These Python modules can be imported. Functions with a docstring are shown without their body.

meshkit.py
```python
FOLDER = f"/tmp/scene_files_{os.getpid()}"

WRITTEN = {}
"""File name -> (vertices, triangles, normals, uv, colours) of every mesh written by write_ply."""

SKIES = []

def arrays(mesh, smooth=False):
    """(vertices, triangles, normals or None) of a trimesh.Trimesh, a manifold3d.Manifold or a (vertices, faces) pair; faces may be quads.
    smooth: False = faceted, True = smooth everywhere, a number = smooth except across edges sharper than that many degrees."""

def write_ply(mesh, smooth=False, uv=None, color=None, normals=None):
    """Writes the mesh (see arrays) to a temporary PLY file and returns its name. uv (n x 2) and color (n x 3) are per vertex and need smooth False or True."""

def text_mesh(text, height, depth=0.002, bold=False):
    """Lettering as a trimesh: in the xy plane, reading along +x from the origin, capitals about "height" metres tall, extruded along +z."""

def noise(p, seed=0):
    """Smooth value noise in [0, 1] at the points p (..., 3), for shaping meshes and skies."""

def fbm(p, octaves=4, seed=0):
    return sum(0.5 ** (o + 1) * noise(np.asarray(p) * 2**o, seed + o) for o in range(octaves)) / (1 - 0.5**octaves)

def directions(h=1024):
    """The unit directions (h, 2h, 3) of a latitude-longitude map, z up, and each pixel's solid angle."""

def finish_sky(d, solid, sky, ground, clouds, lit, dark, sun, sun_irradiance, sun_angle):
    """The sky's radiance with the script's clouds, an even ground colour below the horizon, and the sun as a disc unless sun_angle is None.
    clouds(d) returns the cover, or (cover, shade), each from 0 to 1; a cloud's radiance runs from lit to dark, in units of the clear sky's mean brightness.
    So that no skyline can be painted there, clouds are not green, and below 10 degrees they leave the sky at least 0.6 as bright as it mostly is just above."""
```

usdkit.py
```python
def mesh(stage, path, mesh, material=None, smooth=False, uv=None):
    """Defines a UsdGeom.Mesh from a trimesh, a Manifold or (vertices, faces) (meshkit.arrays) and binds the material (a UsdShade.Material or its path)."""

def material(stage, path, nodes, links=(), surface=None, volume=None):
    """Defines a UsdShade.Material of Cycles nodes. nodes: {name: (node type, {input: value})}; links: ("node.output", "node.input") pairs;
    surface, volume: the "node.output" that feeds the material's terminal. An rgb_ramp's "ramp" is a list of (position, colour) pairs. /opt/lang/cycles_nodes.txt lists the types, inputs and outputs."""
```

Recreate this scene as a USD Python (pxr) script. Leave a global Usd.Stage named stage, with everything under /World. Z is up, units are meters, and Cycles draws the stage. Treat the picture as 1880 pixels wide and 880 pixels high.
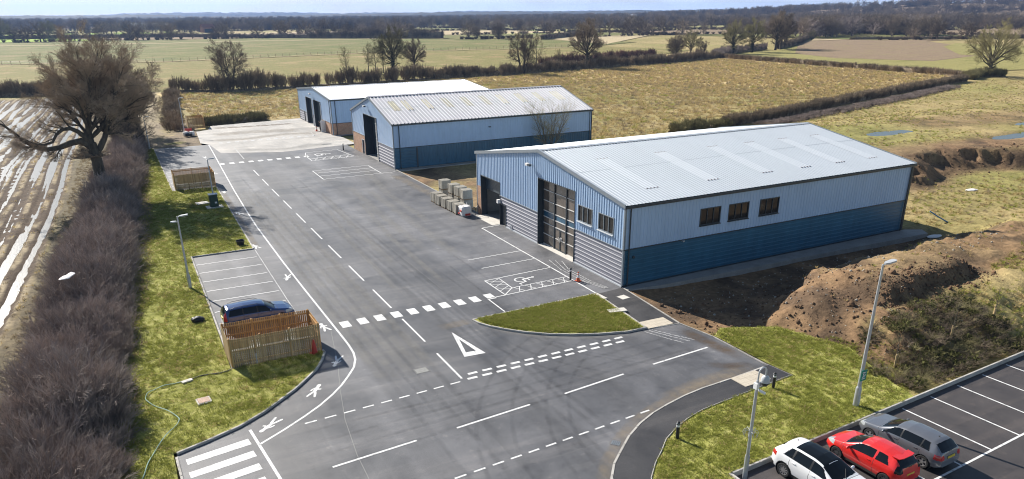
import math, random, numpy as np, trimesh, manifold3d, shapely, usdkit, meshkit
from shapely.geometry import Polygon, LineString, Point, MultiPolygon
from pxr import Usd, UsdGeom, UsdLux, UsdShade, Gf, Sdf, Vt

stage = Usd.Stage.CreateInMemory()
UsdGeom.SetStageUpAxis(stage, 'Z'); UsdGeom.SetStageMetersPerUnit(stage, 1.0)
UsdGeom.Xform.Define(stage, '/World'); UsdGeom.Scope.Define(stage, '/World/Looks')
PI = math.pi
RNG = np.random.default_rng(7)

# ------------------------------------------------------------------ camera
YAW, PITCH, ROLL, CAMH = 0.48133, 0.3908, -0.00773, 19.67
FPX, YC = 1340.73, 574.6
fw = np.array([math.sin(YAW)*math.cos(PITCH), math.cos(YAW)*math.cos(PITCH), -math.sin(PITCH)])
rt = np.array([math.cos(YAW), -math.sin(YAW), 0.0]); up = np.cross(rt, fw)
rt, up = math.cos(ROLL)*rt + math.sin(ROLL)*up, -math.sin(ROLL)*rt + math.cos(ROLL)*up
cam = UsdGeom.Camera.Define(stage, '/World/camera')
cam.AddTransformOp().Set(Gf.Matrix4d(*rt, 0, *up, 0, *(-fw), 0, 0, 0, CAMH, 1))
cam.CreateHorizontalApertureAttr(36.0); cam.CreateVerticalApertureAttr(36.0*880/1880)
cam.CreateFocalLengthAttr(FPX/1880*36.0)
cam.CreateVerticalApertureOffsetAttr((YC-440)*36.0/1880)
cam.CreateClippingRangeAttr(Gf.Vec2f(0.5, 60000)); cam.CreateFStopAttr(0.0)
cam.CreateExposureAttr(0.90)

# ------------------------------------------------------------------ sky and sun
SUN_EL = math.radians(32.0)
SUN_AZ = math.atan2(-0.29, 0.957)
sund = np.array([math.sin(SUN_AZ)*math.cos(SUN_EL), math.cos(SUN_AZ)*math.cos(SUN_EL), math.sin(SUN_EL)])
dome = UsdLux.DomeLight.Define(stage, '/World/sky')
dome.GetPrim().SetCustomDataByKey('kind', 'structure')
skym = usdkit.material(stage, '/World/Looks/sky', {
    'sky': ('sky_texture', {'sky_type': 'single_scattering', 'sun_disc': False, 'sun_elevation': SUN_EL, 'sun_rotation': SUN_AZ, 'altitude': 60.0, 'air_density': 1.15, 'aerosol_density': 0.25, 'ozone_density': 3.0}),
    'tc': ('texture_coordinate', {}),
    'map': ('mapping', {'scale': (1.6, 1.6, 9.0)}),
    'n': ('noise_texture', {'scale': 3.2, 'detail': 7.0, 'roughness': 0.58}),
    'r': ('rgb_ramp', {'ramp': [(0.30, (0, 0, 0)), (0.56, (1, 1, 1))]}),
    'f': ('math', {'math_type': 'multiply', 'value2': 0.85}),
    'cc': ('color', {'value': (11.6, 12.5, 13.6)}), 'sz': ('separate_xyz', {}), 'zr': ('map_range', {'from_min': 0.0, 'from_max': 0.13, 'to_min': 1.0, 'to_max': 0.06, 'clamp': True}), 'fz': ('math', {'math_type': 'multiply'}),
    'mx': ('mix_color', {'use_clamp': False}),
    'bg': ('background_shader', {'strength': 0.050})},
    [('tc.generated', 'map.vector'), ('map.vector', 'n.vector'), ('n.fac', 'r.fac'), ('r.color', 'f.value1'), ('tc.generated', 'sz.vector'), ('sz.z', 'zr.value'), ('f.value', 'fz.value1'), ('zr.result', 'fz.value2'), ('fz.value', 'mx.fac'),
     ('sky.color', 'mx.a'), ('cc.color', 'mx.b'), ('mx.result', 'bg.color')], surface='bg.background')
UsdShade.MaterialBindingAPI.Apply(dome.GetPrim()).Bind(skym)
sun = UsdLux.DistantLight.Define(stage, '/World/sun')
sun.CreateNormalizeAttr(True); sun.CreateIntensityAttr(1.25); sun.CreateAngleAttr(0.53); sun.CreateColorAttr(Gf.Vec3f(1.0, 0.945, 0.86))
zx = sund; xx = np.cross([0, 0, 1.0], zx); xx /= np.linalg.norm(xx); yx = np.cross(zx, xx)
sun.AddTransformOp().Set(Gf.Matrix4d(*xx, 0, *yx, 0, *zx, 0, 0, 0, 100, 1))

# ------------------------------------------------------------------ helpers
used = {}
def numbered(parent, name):
    k = (parent, name); n = used.get(k, 0); used[k] = n + 1
    return name if n == 0 else f'{name}_{n:03d}'
def meta(p, **kw):
    for k, v in kw.items():
        if v: p.SetCustomDataByKey(k, v)
def ppath(parent): return '/World' if parent is None else str(parent.GetPath())
def thing(name, label=None, category=None, loc=(0, 0, 0), rz=0.0, sc=1.0, group=None, kind=None, parent=None):
    pp = ppath(parent)
    x = UsdGeom.Xform.Define(stage, f'{pp}/{numbered(pp, name)}')
    x.AddTranslateOp().Set(Gf.Vec3d(*map(float, loc))); x.AddRotateZOp().Set(math.degrees(rz))
    s = (sc, sc, sc) if np.ndim(sc) == 0 else sc
    x.AddScaleOp().Set(Gf.Vec3f(*map(float, s)))
    meta(x.GetPrim(), label=label, category=category, group=group, kind=kind)
    return x.GetPrim()
def obj(name, mesh, mat, parent=None, smooth=False, **kw):
    if isinstance(mesh, MB): mesh = mesh.get()
    pp = ppath(parent)
    m = usdkit.mesh(stage, f'{pp}/{numbered(pp, name)}', mesh, mat, smooth)
    meta(m.GetPrim(), **kw)
    return m.GetPrim()
def copy(src, loc, rz=0.0, sc=1.0, label=None, group=None, category=None):
    base = src.GetName(); base = base[:-4] if base[-4:-3] == '_' and base[-3:].isdigit() else base
    was = src.GetCustomData()
    x = thing(base, label or was.get('label'), category or was.get('category'), loc, rz, sc, group or was.get('group'))
    x.GetReferences().AddInternalReference(src.GetPath()); x.SetInstanceable(True)
    return x
def instancer(name, protos, pos, rz, scale, idx=None, parent=None, tilt=0.0, **kw):
    """protos: list of (mesh, material); pos (n,3), rz (n), scale (n) or (n,3)."""
    pp = ppath(parent); path = f'{pp}/{numbered(pp, name)}'
    pi = UsdGeom.PointInstancer.Define(stage, path)
    for i, (m, mt) in enumerate(protos):
        usdkit.mesh(stage, f'{path}/clump_{i:03d}' if i else f'{path}/clump', m, mt, False)
        pi.CreatePrototypesRel().AddTarget(f'{path}/clump_{i:03d}' if i else f'{path}/clump')
    n = len(pos); pos = np.asarray(pos, np.float32)
    idx = RNG.integers(0, len(protos), n) if idx is None else idx
    scale = np.asarray(scale, np.float32)
    if scale.ndim == 1: scale = np.repeat(scale[:, None], 3, 1)
    pi.CreatePositionsAttr(Vt.Vec3fArray.FromNumpy(pos)); pi.CreateScalesAttr(Vt.Vec3fArray.FromNumpy(scale))
    pi.CreateProtoIndicesAttr(Vt.IntArray.FromNumpy(np.asarray(idx, np.int32)))
    h = np.asarray(rz)/2
    if tilt:
        ta = np.abs(np.random.default_rng(n).normal(0, tilt, n))/2; tz = np.random.default_rng(n+1).uniform(0, 2*PI, n)
        ct, sx, sy = np.cos(ta), np.sin(ta)*np.cos(tz), np.sin(ta)*np.sin(tz); ch, shh = np.cos(h), np.sin(h)
        Q = np.stack([ct*ch, sx*ch+sy*shh, sy*ch-sx*shh, ct*shh], 1)
    else: Q = np.stack([np.cos(h), h*0, h*0, np.sin(h)], 1)
    pi.CreateOrientationsAttr(Vt.QuathArray([Gf.Quath(*map(float, q_)) for q_ in Q]))
    meta(pi.GetPrim(), **kw)
    return pi.GetPrim()

class MB:
    def __init__(s): s.v, s.f, s.n = [], [], 0
    def add(s, v, f):
        v = np.asarray(v, float).reshape(-1, 3); f = np.asarray(f, int)
        if f.size == 0: return s
        if f.shape[1] == 4: f = np.vstack([f[:, [0, 1, 2]], f[:, [0, 2, 3]]])
        s.v.append(v); s.f.append(f + s.n); s.n += len(v); return s
    def mesh(s, m, M=None):
        if hasattr(m, 'to_mesh'):
            k = m.to_mesh(); v, f = k.vert_properties[:, :3], k.tri_verts
        elif isinstance(m, tuple): v, f = m
        else: v, f = m.vertices, m.faces
        v = np.asarray(v, float)
        if M is not None: v = v @ np.asarray(M)[:3, :3].T + np.asarray(M)[:3, 3]
        return s.add(v, f)
    def box(s, x0, y0, z0, x1, y1, z1):
        v = [(x, y, z) for z in (z0, z1) for y in (y0, y1) for x in (x0, x1)]
        return s.add(v, [(0, 2, 3, 1), (4, 5, 7, 6), (0, 1, 5, 4), (1, 3, 7, 5), (3, 2, 6, 7), (2, 0, 4, 6)])
    def obox(s, c, ax, ay, az):
        """box: centre and three half-axis vectors"""
        c, ax, ay, az = map(lambda q: np.asarray(q, float), (c, ax, ay, az))
        v = [c + i*ax + j*ay + k*az for k in (-1, 1) for j in (-1, 1) for i in (-1, 1)]
        return s.add(v, [(0, 2, 3, 1), (4, 5, 7, 6), (0, 1, 5, 4), (1, 3, 7, 5), (3, 2, 6, 7), (2, 0, 4, 6)])
    def quad(s, a, b, c, d): return s.add([a, b, c, d], [(0, 1, 2, 3)])
    def tube(s, pts, r, n=8, cap=True):
        p = np.asarray(pts, float); K = len(p)
        v, f = tubes(p[None], np.broadcast_to(r, (1, K)), n)
        s.add(v, f)
        if cap:
            for i0 in (0, (K-1)*n):
                ring = v[i0:i0+n]; s.add(np.vstack([ring, ring.mean(0)]), [(i, (i+1) % n, n) for i in range(n)])
        return s
    def prism(s, poly, z0, z1, bottom=False):
        if not isinstance(poly, (Polygon, MultiPolygon)): poly = Polygon(poly)
        for g in getattr(poly, 'geoms', [poly]):
            m = trimesh.creation.extrude_polygon(g, z1-z0, engine='earcut'); m.apply_translation((0, 0, z0)); s.mesh(m)
        return s
    def flat(s, poly, z):
        if not isinstance(poly, (Polygon, MultiPolygon)): poly = Polygon(poly)
        for g in getattr(poly, 'geoms', [poly]):
            v, f = trimesh.creation.triangulate_polygon(g, engine='earcut')
            v = np.asarray(v); f = np.asarray(f)
            a = v[f]; cr = (a[:, 1, 0]-a[:, 0, 0])*(a[:, 2, 1]-a[:, 0, 1])-(a[:, 1, 1]-a[:, 0, 1])*(a[:, 2, 0]-a[:, 0, 0])
            f = np.where(cr[:, None] < 0, f[:, ::-1], f)
            s.add(np.c_[v, np.full(len(v), z)], f)
        return s
    def lathe(s, prof, n=24, M=None):
        """prof: (r, z) pairs, revolved about z"""
        p = np.asarray(prof, float); a = np.arange(n)*2*PI/n
        v = np.stack([p[:, None, 0]*np.cos(a), p[:, None, 0]*np.sin(a), np.broadcast_to(p[:, None, 1], (len(p), n))], -1).reshape(-1, 3)
        i, j = np.meshgrid(np.arange(len(p)-1), np.arange(n), indexing='ij')
        f = np.stack([i*n+j, i*n+(j+1) % n, (i+1)*n+(j+1) % n, (i+1)*n+j], -1).reshape(-1, 4)
        if M is not None: v = v @ np.asarray(M)[:3, :3].T + np.asarray(M)[:3, 3]
        return s.add(v, f)
    def get(s): return np.vstack(s.v), np.vstack(s.f)

def tubes(P, Rr, n=3):
    """many tubes at once. P (N,K,3), Rr (N,K)."""
    P = np.asarray(P, float); N, K, _ = P.shape
    t = np.gradient(P, axis=1) if K > 1 else P; t /= np.linalg.norm(t, axis=2, keepdims=True) + 1e-9
    ref = np.where(np.abs(t[:, :, 2:]) < 0.9, [0, 0, 1.0], [1.0, 0, 0])
    a = np.cross(t, ref); a /= np.linalg.norm(a, axis=2, keepdims=True) + 1e-9
    for k in range(1, K):   # keep the frame from flipping along the tube
        a[:, k] = a[:, k-1] - t[:, k]*np.sum(a[:, k-1]*t[:, k], -1, keepdims=True); a[:, k] /= np.linalg.norm(a[:, k], axis=1, keepdims=True) + 1e-9
    b = np.cross(t, a); ang = np.arange(n)*2*PI/n
    v = P[:, :, None] + np.asarray(Rr)[:, :, None, None]*(np.cos(ang)[:, None]*a[:, :, None] + np.sin(ang)[:, None]*b[:, :, None])
    base = (np.arange(N)*K*n)[:, None, None]; i, j = np.meshgrid(np.arange(K-1), np.arange(n), indexing='ij')
    q = np.stack([base+i*n+j, base+i*n+(j+1) % n, base+(i+1)*n+(j+1) % n, base+(i+1)*n+j], -1).reshape(-1, 4)
    return v.reshape(-1, 3), q

def smooth01(x): x = np.clip(x, 0, 1); return x*x*(3-2*x)
def noise2(x, y, s, seed=0, oct=4): return meshkit.fbm(np.stack([np.asarray(x)/s, np.asarray(y)/s, np.zeros_like(np.asarray(x, float))], -1), oct, seed)

# ------------------------------------------------------------------ materials
def L(name): return '/World/Looks/' + name
MATS = {}
def surf(name, cols, scale=1.0, detail=5.0, rough=0.85, bump=0.0, bscale=None, bdist=0.03, spec=0.3, stretch=(1, 1, 1), fine=None, metallic=0.0, coat=0.0, rot=0.0, big=None, roughvar=None, space='world', rand=0.0, distortion=0.0):
    """A noisy surface: cols are ramp stops; fine = (scale, low, high) multiplies a finer noise in; big = (scale, low, high) a broader one."""
    N = {'g': ('geometry', {}), 'tc': ('texture_coordinate', {}), 'm': ('mapping', {'scale': stretch, 'rotation': (0, 0, rot)}),
         'n': ('noise_texture', {'scale': scale, 'detail': detail, 'roughness': 0.6, 'distortion': distortion}),
         'r': ('rgb_ramp', {'ramp': cols}),
         'p': ('principled_bsdf', {'roughness': rough, 'specular_ior_level': spec, 'metallic': metallic, 'coat_weight': coat})}
    src = 'g.position' if space == 'world' else 'tc.object'
    K = [(src, 'm.vector'), ('m.vector', 'n.vector'), ('n.fac', 'r.fac')]
    out = 'r.color'
    for key, spec_ in (('fine', fine), ('big', big)):
        if spec_:
            N[key+'n'] = ('noise_texture', {'scale': spec_[0], 'detail': 4.0, 'roughness': 0.65})
            N[key+'m'] = ('map_range', {'from_min': 0.25, 'from_max': 0.75, 'to_min': spec_[1], 'to_max': spec_[2]})
            N[key+'x'] = ('mix_color', {'blend_type': 'multiply', 'fac': 1.0, 'use_clamp': False})
            K += [(src, key+'n.vector'), (key+'n.fac', key+'m.value'), (out, key+'x.a'), (key+'m.result', key+'x.b')]
            out = key+'x.result'
    if rand:
        N['oi'] = ('object_info', {}); N['om'] = ('map_range', {'to_min': 1-rand, 'to_max': 1+rand}); N['ox'] = ('mix_color', {'blend_type': 'multiply', 'fac': 1.0, 'use_clamp': False})
        K += [('oi.random', 'om.value'), (out, 'ox.a'), ('om.result', 'ox.b')]; out = 'ox.result'
    K.append((out, 'p.base_color'))
    if roughvar:
        N['rm'] = ('map_range', {'from_min': 0.3, 'from_max': 0.7, 'to_min': roughvar[0], 'to_max': roughvar[1]}); K += [('n.fac', 'rm.value'), ('rm.result', 'p.roughness')]
    if bump:
        N['bn'] = ('noise_texture', {'scale': bscale or scale*4, 'detail': 5.0, 'roughness': 0.6}); N['b'] = ('bump', {'strength': bump, 'distance': bdist})
        K += [(src, 'bn.vector'), ('bn.fac', 'b.height'), ('b.normal', 'p.normal')]
    MATS[name] = usdkit.material(stage, L(name), N, K, surface='p.BSDF'); return MATS[name]
def flat3(c, d=0.12): return [(0.3, tuple(x*(1-d) for x in c)), (0.7, tuple(x*(1+d) for x in c))]
def simple(name, c, rough=0.5, spec=0.5, metallic=0.0, var=0.1, scale=3.0, coat=0.0, rand=0.0, bump=0.0, bscale=None, bdist=0.01, space='world', fine=None):
    return surf(name, flat3(c, var), scale=scale, detail=3, rough=rough, spec=spec, metallic=metallic, coat=coat, rand=rand, bump=bump, bscale=bscale, bdist=bdist, space=space, fine=fine)
# asphalt: base tone, paver lanes along y, scuffs
def asphalt(name, c, lane=0.22, rough=(0.46, 0.72)):
    N = {'g': ('geometry', {}),
         'm1': ('mapping', {'scale': (0.35, 0.03, 1)}), 'n1': ('noise_texture', {'scale': 1.0, 'detail': 5.0, 'roughness': 0.55}), 'r1': ('map_range', {'from_min': 0.3, 'from_max': 0.7, 'to_min': 1-lane*1.6, 'to_max': 1+lane*1.6}),
         'n2': ('noise_texture', {'scale': 0.22, 'detail': 6.0, 'roughness': 0.62, 'distortion': 0.6}), 'r2': ('map_range', {'from_min': 0.3, 'from_max': 0.7, 'to_min': 0.70, 'to_max': 1.38}),
         'n3': ('noise_texture', {'scale': 26.0, 'detail': 3.0, 'roughness': 0.7}), 'r3': ('map_range', {'from_min': 0.25, 'from_max': 0.75, 'to_min': 0.60, 'to_max': 1.44}),
         'm4': ('mapping', {'scale': (0.02, 0.45, 1), 'rotation': (0, 0, 0.25)}), 'n4': ('noise_texture', {'scale': 1.0, 'detail': 6.0, 'roughness': 0.6, 'distortion': 1.2}), 'r4': ('rgb_ramp', {'ramp': [(0.5, (1, 1, 1)), (0.6, (1.25, 1.22, 1.18)), (0.66, (1, 1, 1))]}),
         'n5': ('noise_texture', {'scale': 1.7, 'detail': 5.0, 'roughness': 0.7}), 'r5': ('rgb_ramp', {'ramp': [(0.34, (0.84, 0.84, 0.85)), (0.45, (1, 1, 1)), (0.58, (1, 1, 1)), (0.70, (1.38, 1.34, 1.28))]}),
         'c': ('color', {'value': c}), 'lx': ('separate_xyz', {}), 'ld': ('math', {'math_type': 'multiply_add', 'value2': 0.27, 'value3': 0.31}), 'lf': ('math', {'math_type': 'floor'}), 'lw': ('white_noise_texture', {'dimensions': '1D'}), 'lm': ('map_range', {'to_min': 1-lane*.38, 'to_max': 1+lane*.38}), 'x0': ('mix_color', {'blend_type': 'multiply', 'fac': 1.0, 'use_clamp': False}),
         'x1': ('mix_color', {'blend_type': 'multiply', 'fac': 1.0, 'use_clamp': False}), 'x2': ('mix_color', {'blend_type': 'multiply', 'fac': 1.0, 'use_clamp': False}), 'x3': ('mix_color', {'blend_type': 'multiply', 'fac': 1.0, 'use_clamp': False}), 'x4': ('mix_color', {'blend_type': 'multiply', 'fac': 1.0, 'use_clamp': False}), 'x5': ('mix_color', {'blend_type': 'multiply', 'fac': 1.0, 'use_clamp': False}),
         'rr': ('map_range', {'from_min': 0.3, 'from_max': 0.7, 'to_min': rough[0], 'to_max': rough[1]}),
         'b': ('bump', {'strength': 0.35, 'distance': 0.012}),
         'p': ('principled_bsdf', {'specular_ior_level': 0.4})}
    K = [('g.position', 'm1.vector'), ('m1.vector', 'n1.vector'), ('g.position', 'n2.vector'), ('g.position', 'n3.vector'), ('g.position', 'm4.vector'), ('m4.vector', 'n4.vector'), ('g.position', 'n5.vector'),
         ('n1.fac', 'r1.value'), ('n2.fac', 'r2.value'), ('n3.fac', 'r3.value'), ('n4.fac', 'r4.fac'), ('n5.fac', 'r5.fac'),
         ('g.position', 'lx.vector'), ('lx.x', 'ld.value1'), ('ld.value', 'lf.value1'), ('lf.value', 'lw.w'), ('lw.value', 'lm.value'), ('c.color', 'x0.a'), ('lm.result', 'x0.b'), ('x0.result', 'x1.a'), ('r1.result', 'x1.b'), ('x1.result', 'x2.a'), ('r2.result', 'x2.b'), ('x2.result', 'x3.a'), ('r3.result', 'x3.b'), ('x3.result', 'x4.a'), ('r4.color', 'x4.b'), ('x4.result', 'x5.a'), ('r5.color', 'x5.b'), ('x5.result', 'p.base_color'),
         ('n2.fac', 'rr.value'), ('rr.result', 'p.roughness'), ('n3.fac', 'b.height'), ('b.normal', 'p.normal')]
    MATS[name] = usdkit.material(stage, L(name), N, K, surface='p.BSDF'); return MATS[name]
asphalt('asphalt', (0.088, 0.089, 0.096)); asphalt('path_asphalt', (0.042, 0.041, 0.043), 0.05); asphalt('carpark_asphalt', (0.060, 0.053, 0.052), 0.06)
asphalt('yard_concrete', (0.31, 0.295, 0.275), 0.06, (0.6, 0.85))
surf('paint', [(0.26, (0.20, 0.20, 0.20)), (0.40, (0.58, 0.58, 0.57)), (0.55, (0.74, 0.74, 0.73)), (0.7, (0.80, 0.80, 0.79))], scale=4, detail=7, rough=0.6, fine=(40, 0.86, 1.08), bump=0.2, bscale=60, bdist=0.004)
surf('paint_worn', [(0.38, (0.13, 0.13, 0.13)), (0.52, (0.5, 0.5, 0.5)), (0.7, (0.68, 0.68, 0.67))], scale=6, detail=8, rough=0.65, fine=(40, 0.86, 1.08))
surf('kerb', flat3((0.42, 0.40, 0.37), 0.15), scale=1.3, detail=6, rough=0.85, fine=(18, 0.8, 1.15), rand=0.10, bump=0.3, bscale=25, bdist=0.01)
surf('slab', flat3((0.58, 0.55, 0.50), 0.1), scale=2, rough=0.85, fine=(20, 0.85, 1.1)); surf('tactile', flat3((0.52, 0.46, 0.37), 0.1), scale=2, rough=0.85, fine=(20, 0.85, 1.1))
surf('iron', flat3((0.14, 0.14, 0.14), 0.25), scale=6, rough=0.6); surf('grey_cover', flat3((0.24, 0.24, 0.23), 0.15), scale=5, rough=0.8); surf('pink_cover', flat3((0.48, 0.34, 0.27), 0.15), scale=5, rough=0.85)
# lawn and field
surf('lawn', [(0.32, (0.20, 0.21, 0.048)), (0.5, (0.31, 0.31, 0.08)), (0.68, (0.41, 0.38, 0.145))], scale=1.6, detail=8, rough=0.95, spec=0.12, fine=(11, 0.6, 1.4), big=(0.13, 0.85, 1.12), bump=0.8, bscale=9, bdist=0.08)
def leafm(name, c0, c1, rand=0.25, trans=0.25):
    N = {'oi': ('object_info', {}), 'g': ('geometry', {}), 'r': ('rgb_ramp', {'ramp': [(0.0, c0), (1.0, c1)]}),
         'p': ('principled_bsdf', {'roughness': 0.85, 'specular_ior_level': 0.12}), 't': ('translucent_bsdf', {}), 'mx': ('mix_closure', {'fac': trans}),
         'n': ('noise_texture', {'scale': 0.9, 'detail': 4.0}), 'a': ('math', {'math_type': 'multiply_add', 'value2': 0.4, 'value3': -0.2}), 's': ('math', {'math_type': 'add', 'use_clamp': True})}
    K = [('g.random_per_island', 's.value1'), ('g.position', 'n.vector'), ('n.fac', 'a.value1'), ('a.value', 's.value2'), ('s.value', 'r.fac'), ('r.color', 'p.base_color'), ('r.color', 't.color'), ('p.BSDF', 'mx.closure1'), ('t.BSDF', 'mx.closure2')]
    MATS[name] = usdkit.material(stage, L(name), N, K, surface='mx.closure'); return MATS[name]
leafm('tuft_dry', (0.46, 0.355, 0.17), (0.88, 0.70, 0.38), trans=.4); leafm('tuft_green', (0.27, 0.285, 0.058), (0.55, 0.53, 0.18), trans=.4); leafm('tuft_dead', (0.30, 0.24, 0.15), (0.62, 0.52, 0.36), trans=.35)
def twigm(name, c0, c1):
    N = {'g': ('geometry', {}), 'oi': ('object_info', {}), 'n': ('noise_texture', {'scale': 0.6, 'detail': 4.0}), 'a': ('math', {'math_type': 'multiply_add', 'value2': 0.8, 'value3': -0.4}), 's': ('math', {'math_type': 'add', 'use_clamp': True}),
         'r': ('rgb_ramp', {'ramp': [(0.0, c0), (1.0, c1)]}), 'p': ('principled_bsdf', {'roughness': 0.75, 'specular_ior_level': 0.25})}
    N['om'] = ('map_range', {'to_min': 0.62, 'to_max': 1.38}); N['ox'] = ('mix_color', {'blend_type': 'multiply', 'fac': 1.0, 'use_clamp': False})
    K = [('g.random_per_island', 's.value1'), ('g.position', 'n.vector'), ('n.fac', 'a.value1'), ('a.value', 's.value2'), ('s.value', 'r.fac'), ('oi.random', 'om.value'), ('r.color', 'ox.a'), ('om.result', 'ox.b'), ('ox.result', 'p.base_color')]
    MATS[name] = usdkit.material(stage, L(name), N, K, surface='p.BSDF'); return MATS[name]
twigm('twig_purple', (0.29, 0.235, 0.205), (0.84, 0.72, 0.62)); twigm('twig_brown', (0.17, 0.13, 0.09), (0.46, 0.36, 0.26)); twigm('twig_olive', (0.21, 0.185, 0.085), (0.58, 0.50, 0.27)); twigm('twig_red', (0.18, 0.10, 0.075), (0.44, 0.27, 0.19))
surf('bark', [(0.3, (0.035, 0.03, 0.024)), (0.7, (0.12, 0.105, 0.08))], scale=3, detail=6, rough=0.95, stretch=(1, 1, 0.25), bump=0.6, bscale=9, bdist=0.05, space='object')
surf('bark_pale', [(0.3, (0.07, 0.06, 0.045)), (0.7, (0.19, 0.165, 0.12))], scale=3, detail=6, rough=0.95, stretch=(1, 1, 0.25), space='object')
leafm('ivy', (0.012, 0.025, 0.008), (0.05, 0.085, 0.025))
surf('litter', [(0.35, (0.11, 0.085, 0.055)), (0.6, (0.27, 0.21, 0.14))], scale=2.5, detail=7, rough=0.95, bump=0.8, bscale=5, bdist=0.15)
# the land sheet takes its base colour from the mesh (grass, soil, stubble), broken up by noise
MATS['land'] = usdkit.material(stage, L('land'), {
    'at': ('attribute', {'attribute': 'tint'}), 'g': ('geometry', {}),
    'n1': ('noise_texture', {'scale': 2.4, 'detail': 8.0, 'roughness': 0.68}), 'r1': ('map_range', {'from_min': 0.28, 'from_max': 0.72, 'to_min': 0.55, 'to_max': 1.45}),
    'n2': ('noise_texture', {'scale': 0.35, 'detail': 5.0, 'roughness': 0.6}), 'r2': ('map_range', {'from_min': 0.3, 'from_max': 0.7, 'to_min': 0.78, 'to_max': 1.22}),
    'x1': ('mix_color', {'blend_type': 'multiply', 'fac': 1.0, 'use_clamp': False}), 'x2': ('mix_color', {'blend_type': 'multiply', 'fac': 1.0, 'use_clamp': False}),
    'b': ('bump', {'strength': 0.9, 'distance': 0.12}), 'p': ('principled_bsdf', {'roughness': 0.92, 'specular_ior_level': 0.15})},
    [('g.position', 'n1.vector'), ('g.position', 'n2.vector'), ('n1.fac', 'r1.value'), ('n2.fac', 'r2.value'), ('at.color', 'x1.a'), ('r1.result', 'x1.b'), ('x1.result', 'x2.a'), ('r2.result', 'x2.b'), ('x2.result', 'p.base_color'), ('n1.fac', 'b.height'), ('b.normal', 'p.normal')], surface='p.BSDF')
MATS['water'] = usdkit.material(stage, L('water'), {
    'g': ('geometry', {}), 'n': ('noise_texture', {'scale': 6.0, 'detail': 3.0}), 'b': ('bump', {'strength': 0.5, 'distance': 0.03}),
    'p': ('principled_bsdf', {'base_color': (0.07, 0.06, 0.045), 'roughness': 0.30, 'specular_ior_level': 0.8, 'ior': 1.33})},
    [('g.position', 'n.vector'), ('n.fac', 'b.height'), ('b.normal', 'p.normal')], surface='p.BSDF')
MATS['pool'] = usdkit.material(stage, L('pool'), {'g': ('geometry', {}), 'n': ('noise_texture', {'scale': 3.0, 'detail': 3.0}), 'b': ('bump', {'strength': 0.04, 'distance': 0.01}), 'p': ('principled_bsdf', {'base_color': (0.07, 0.06, 0.045), 'roughness': 0.05, 'specular_ior_level': 1.0, 'ior': 1.5})}, [('g.position', 'n.vector'), ('n.fac', 'b.height'), ('b.normal', 'p.normal')], surface='p.BSDF')
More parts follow.
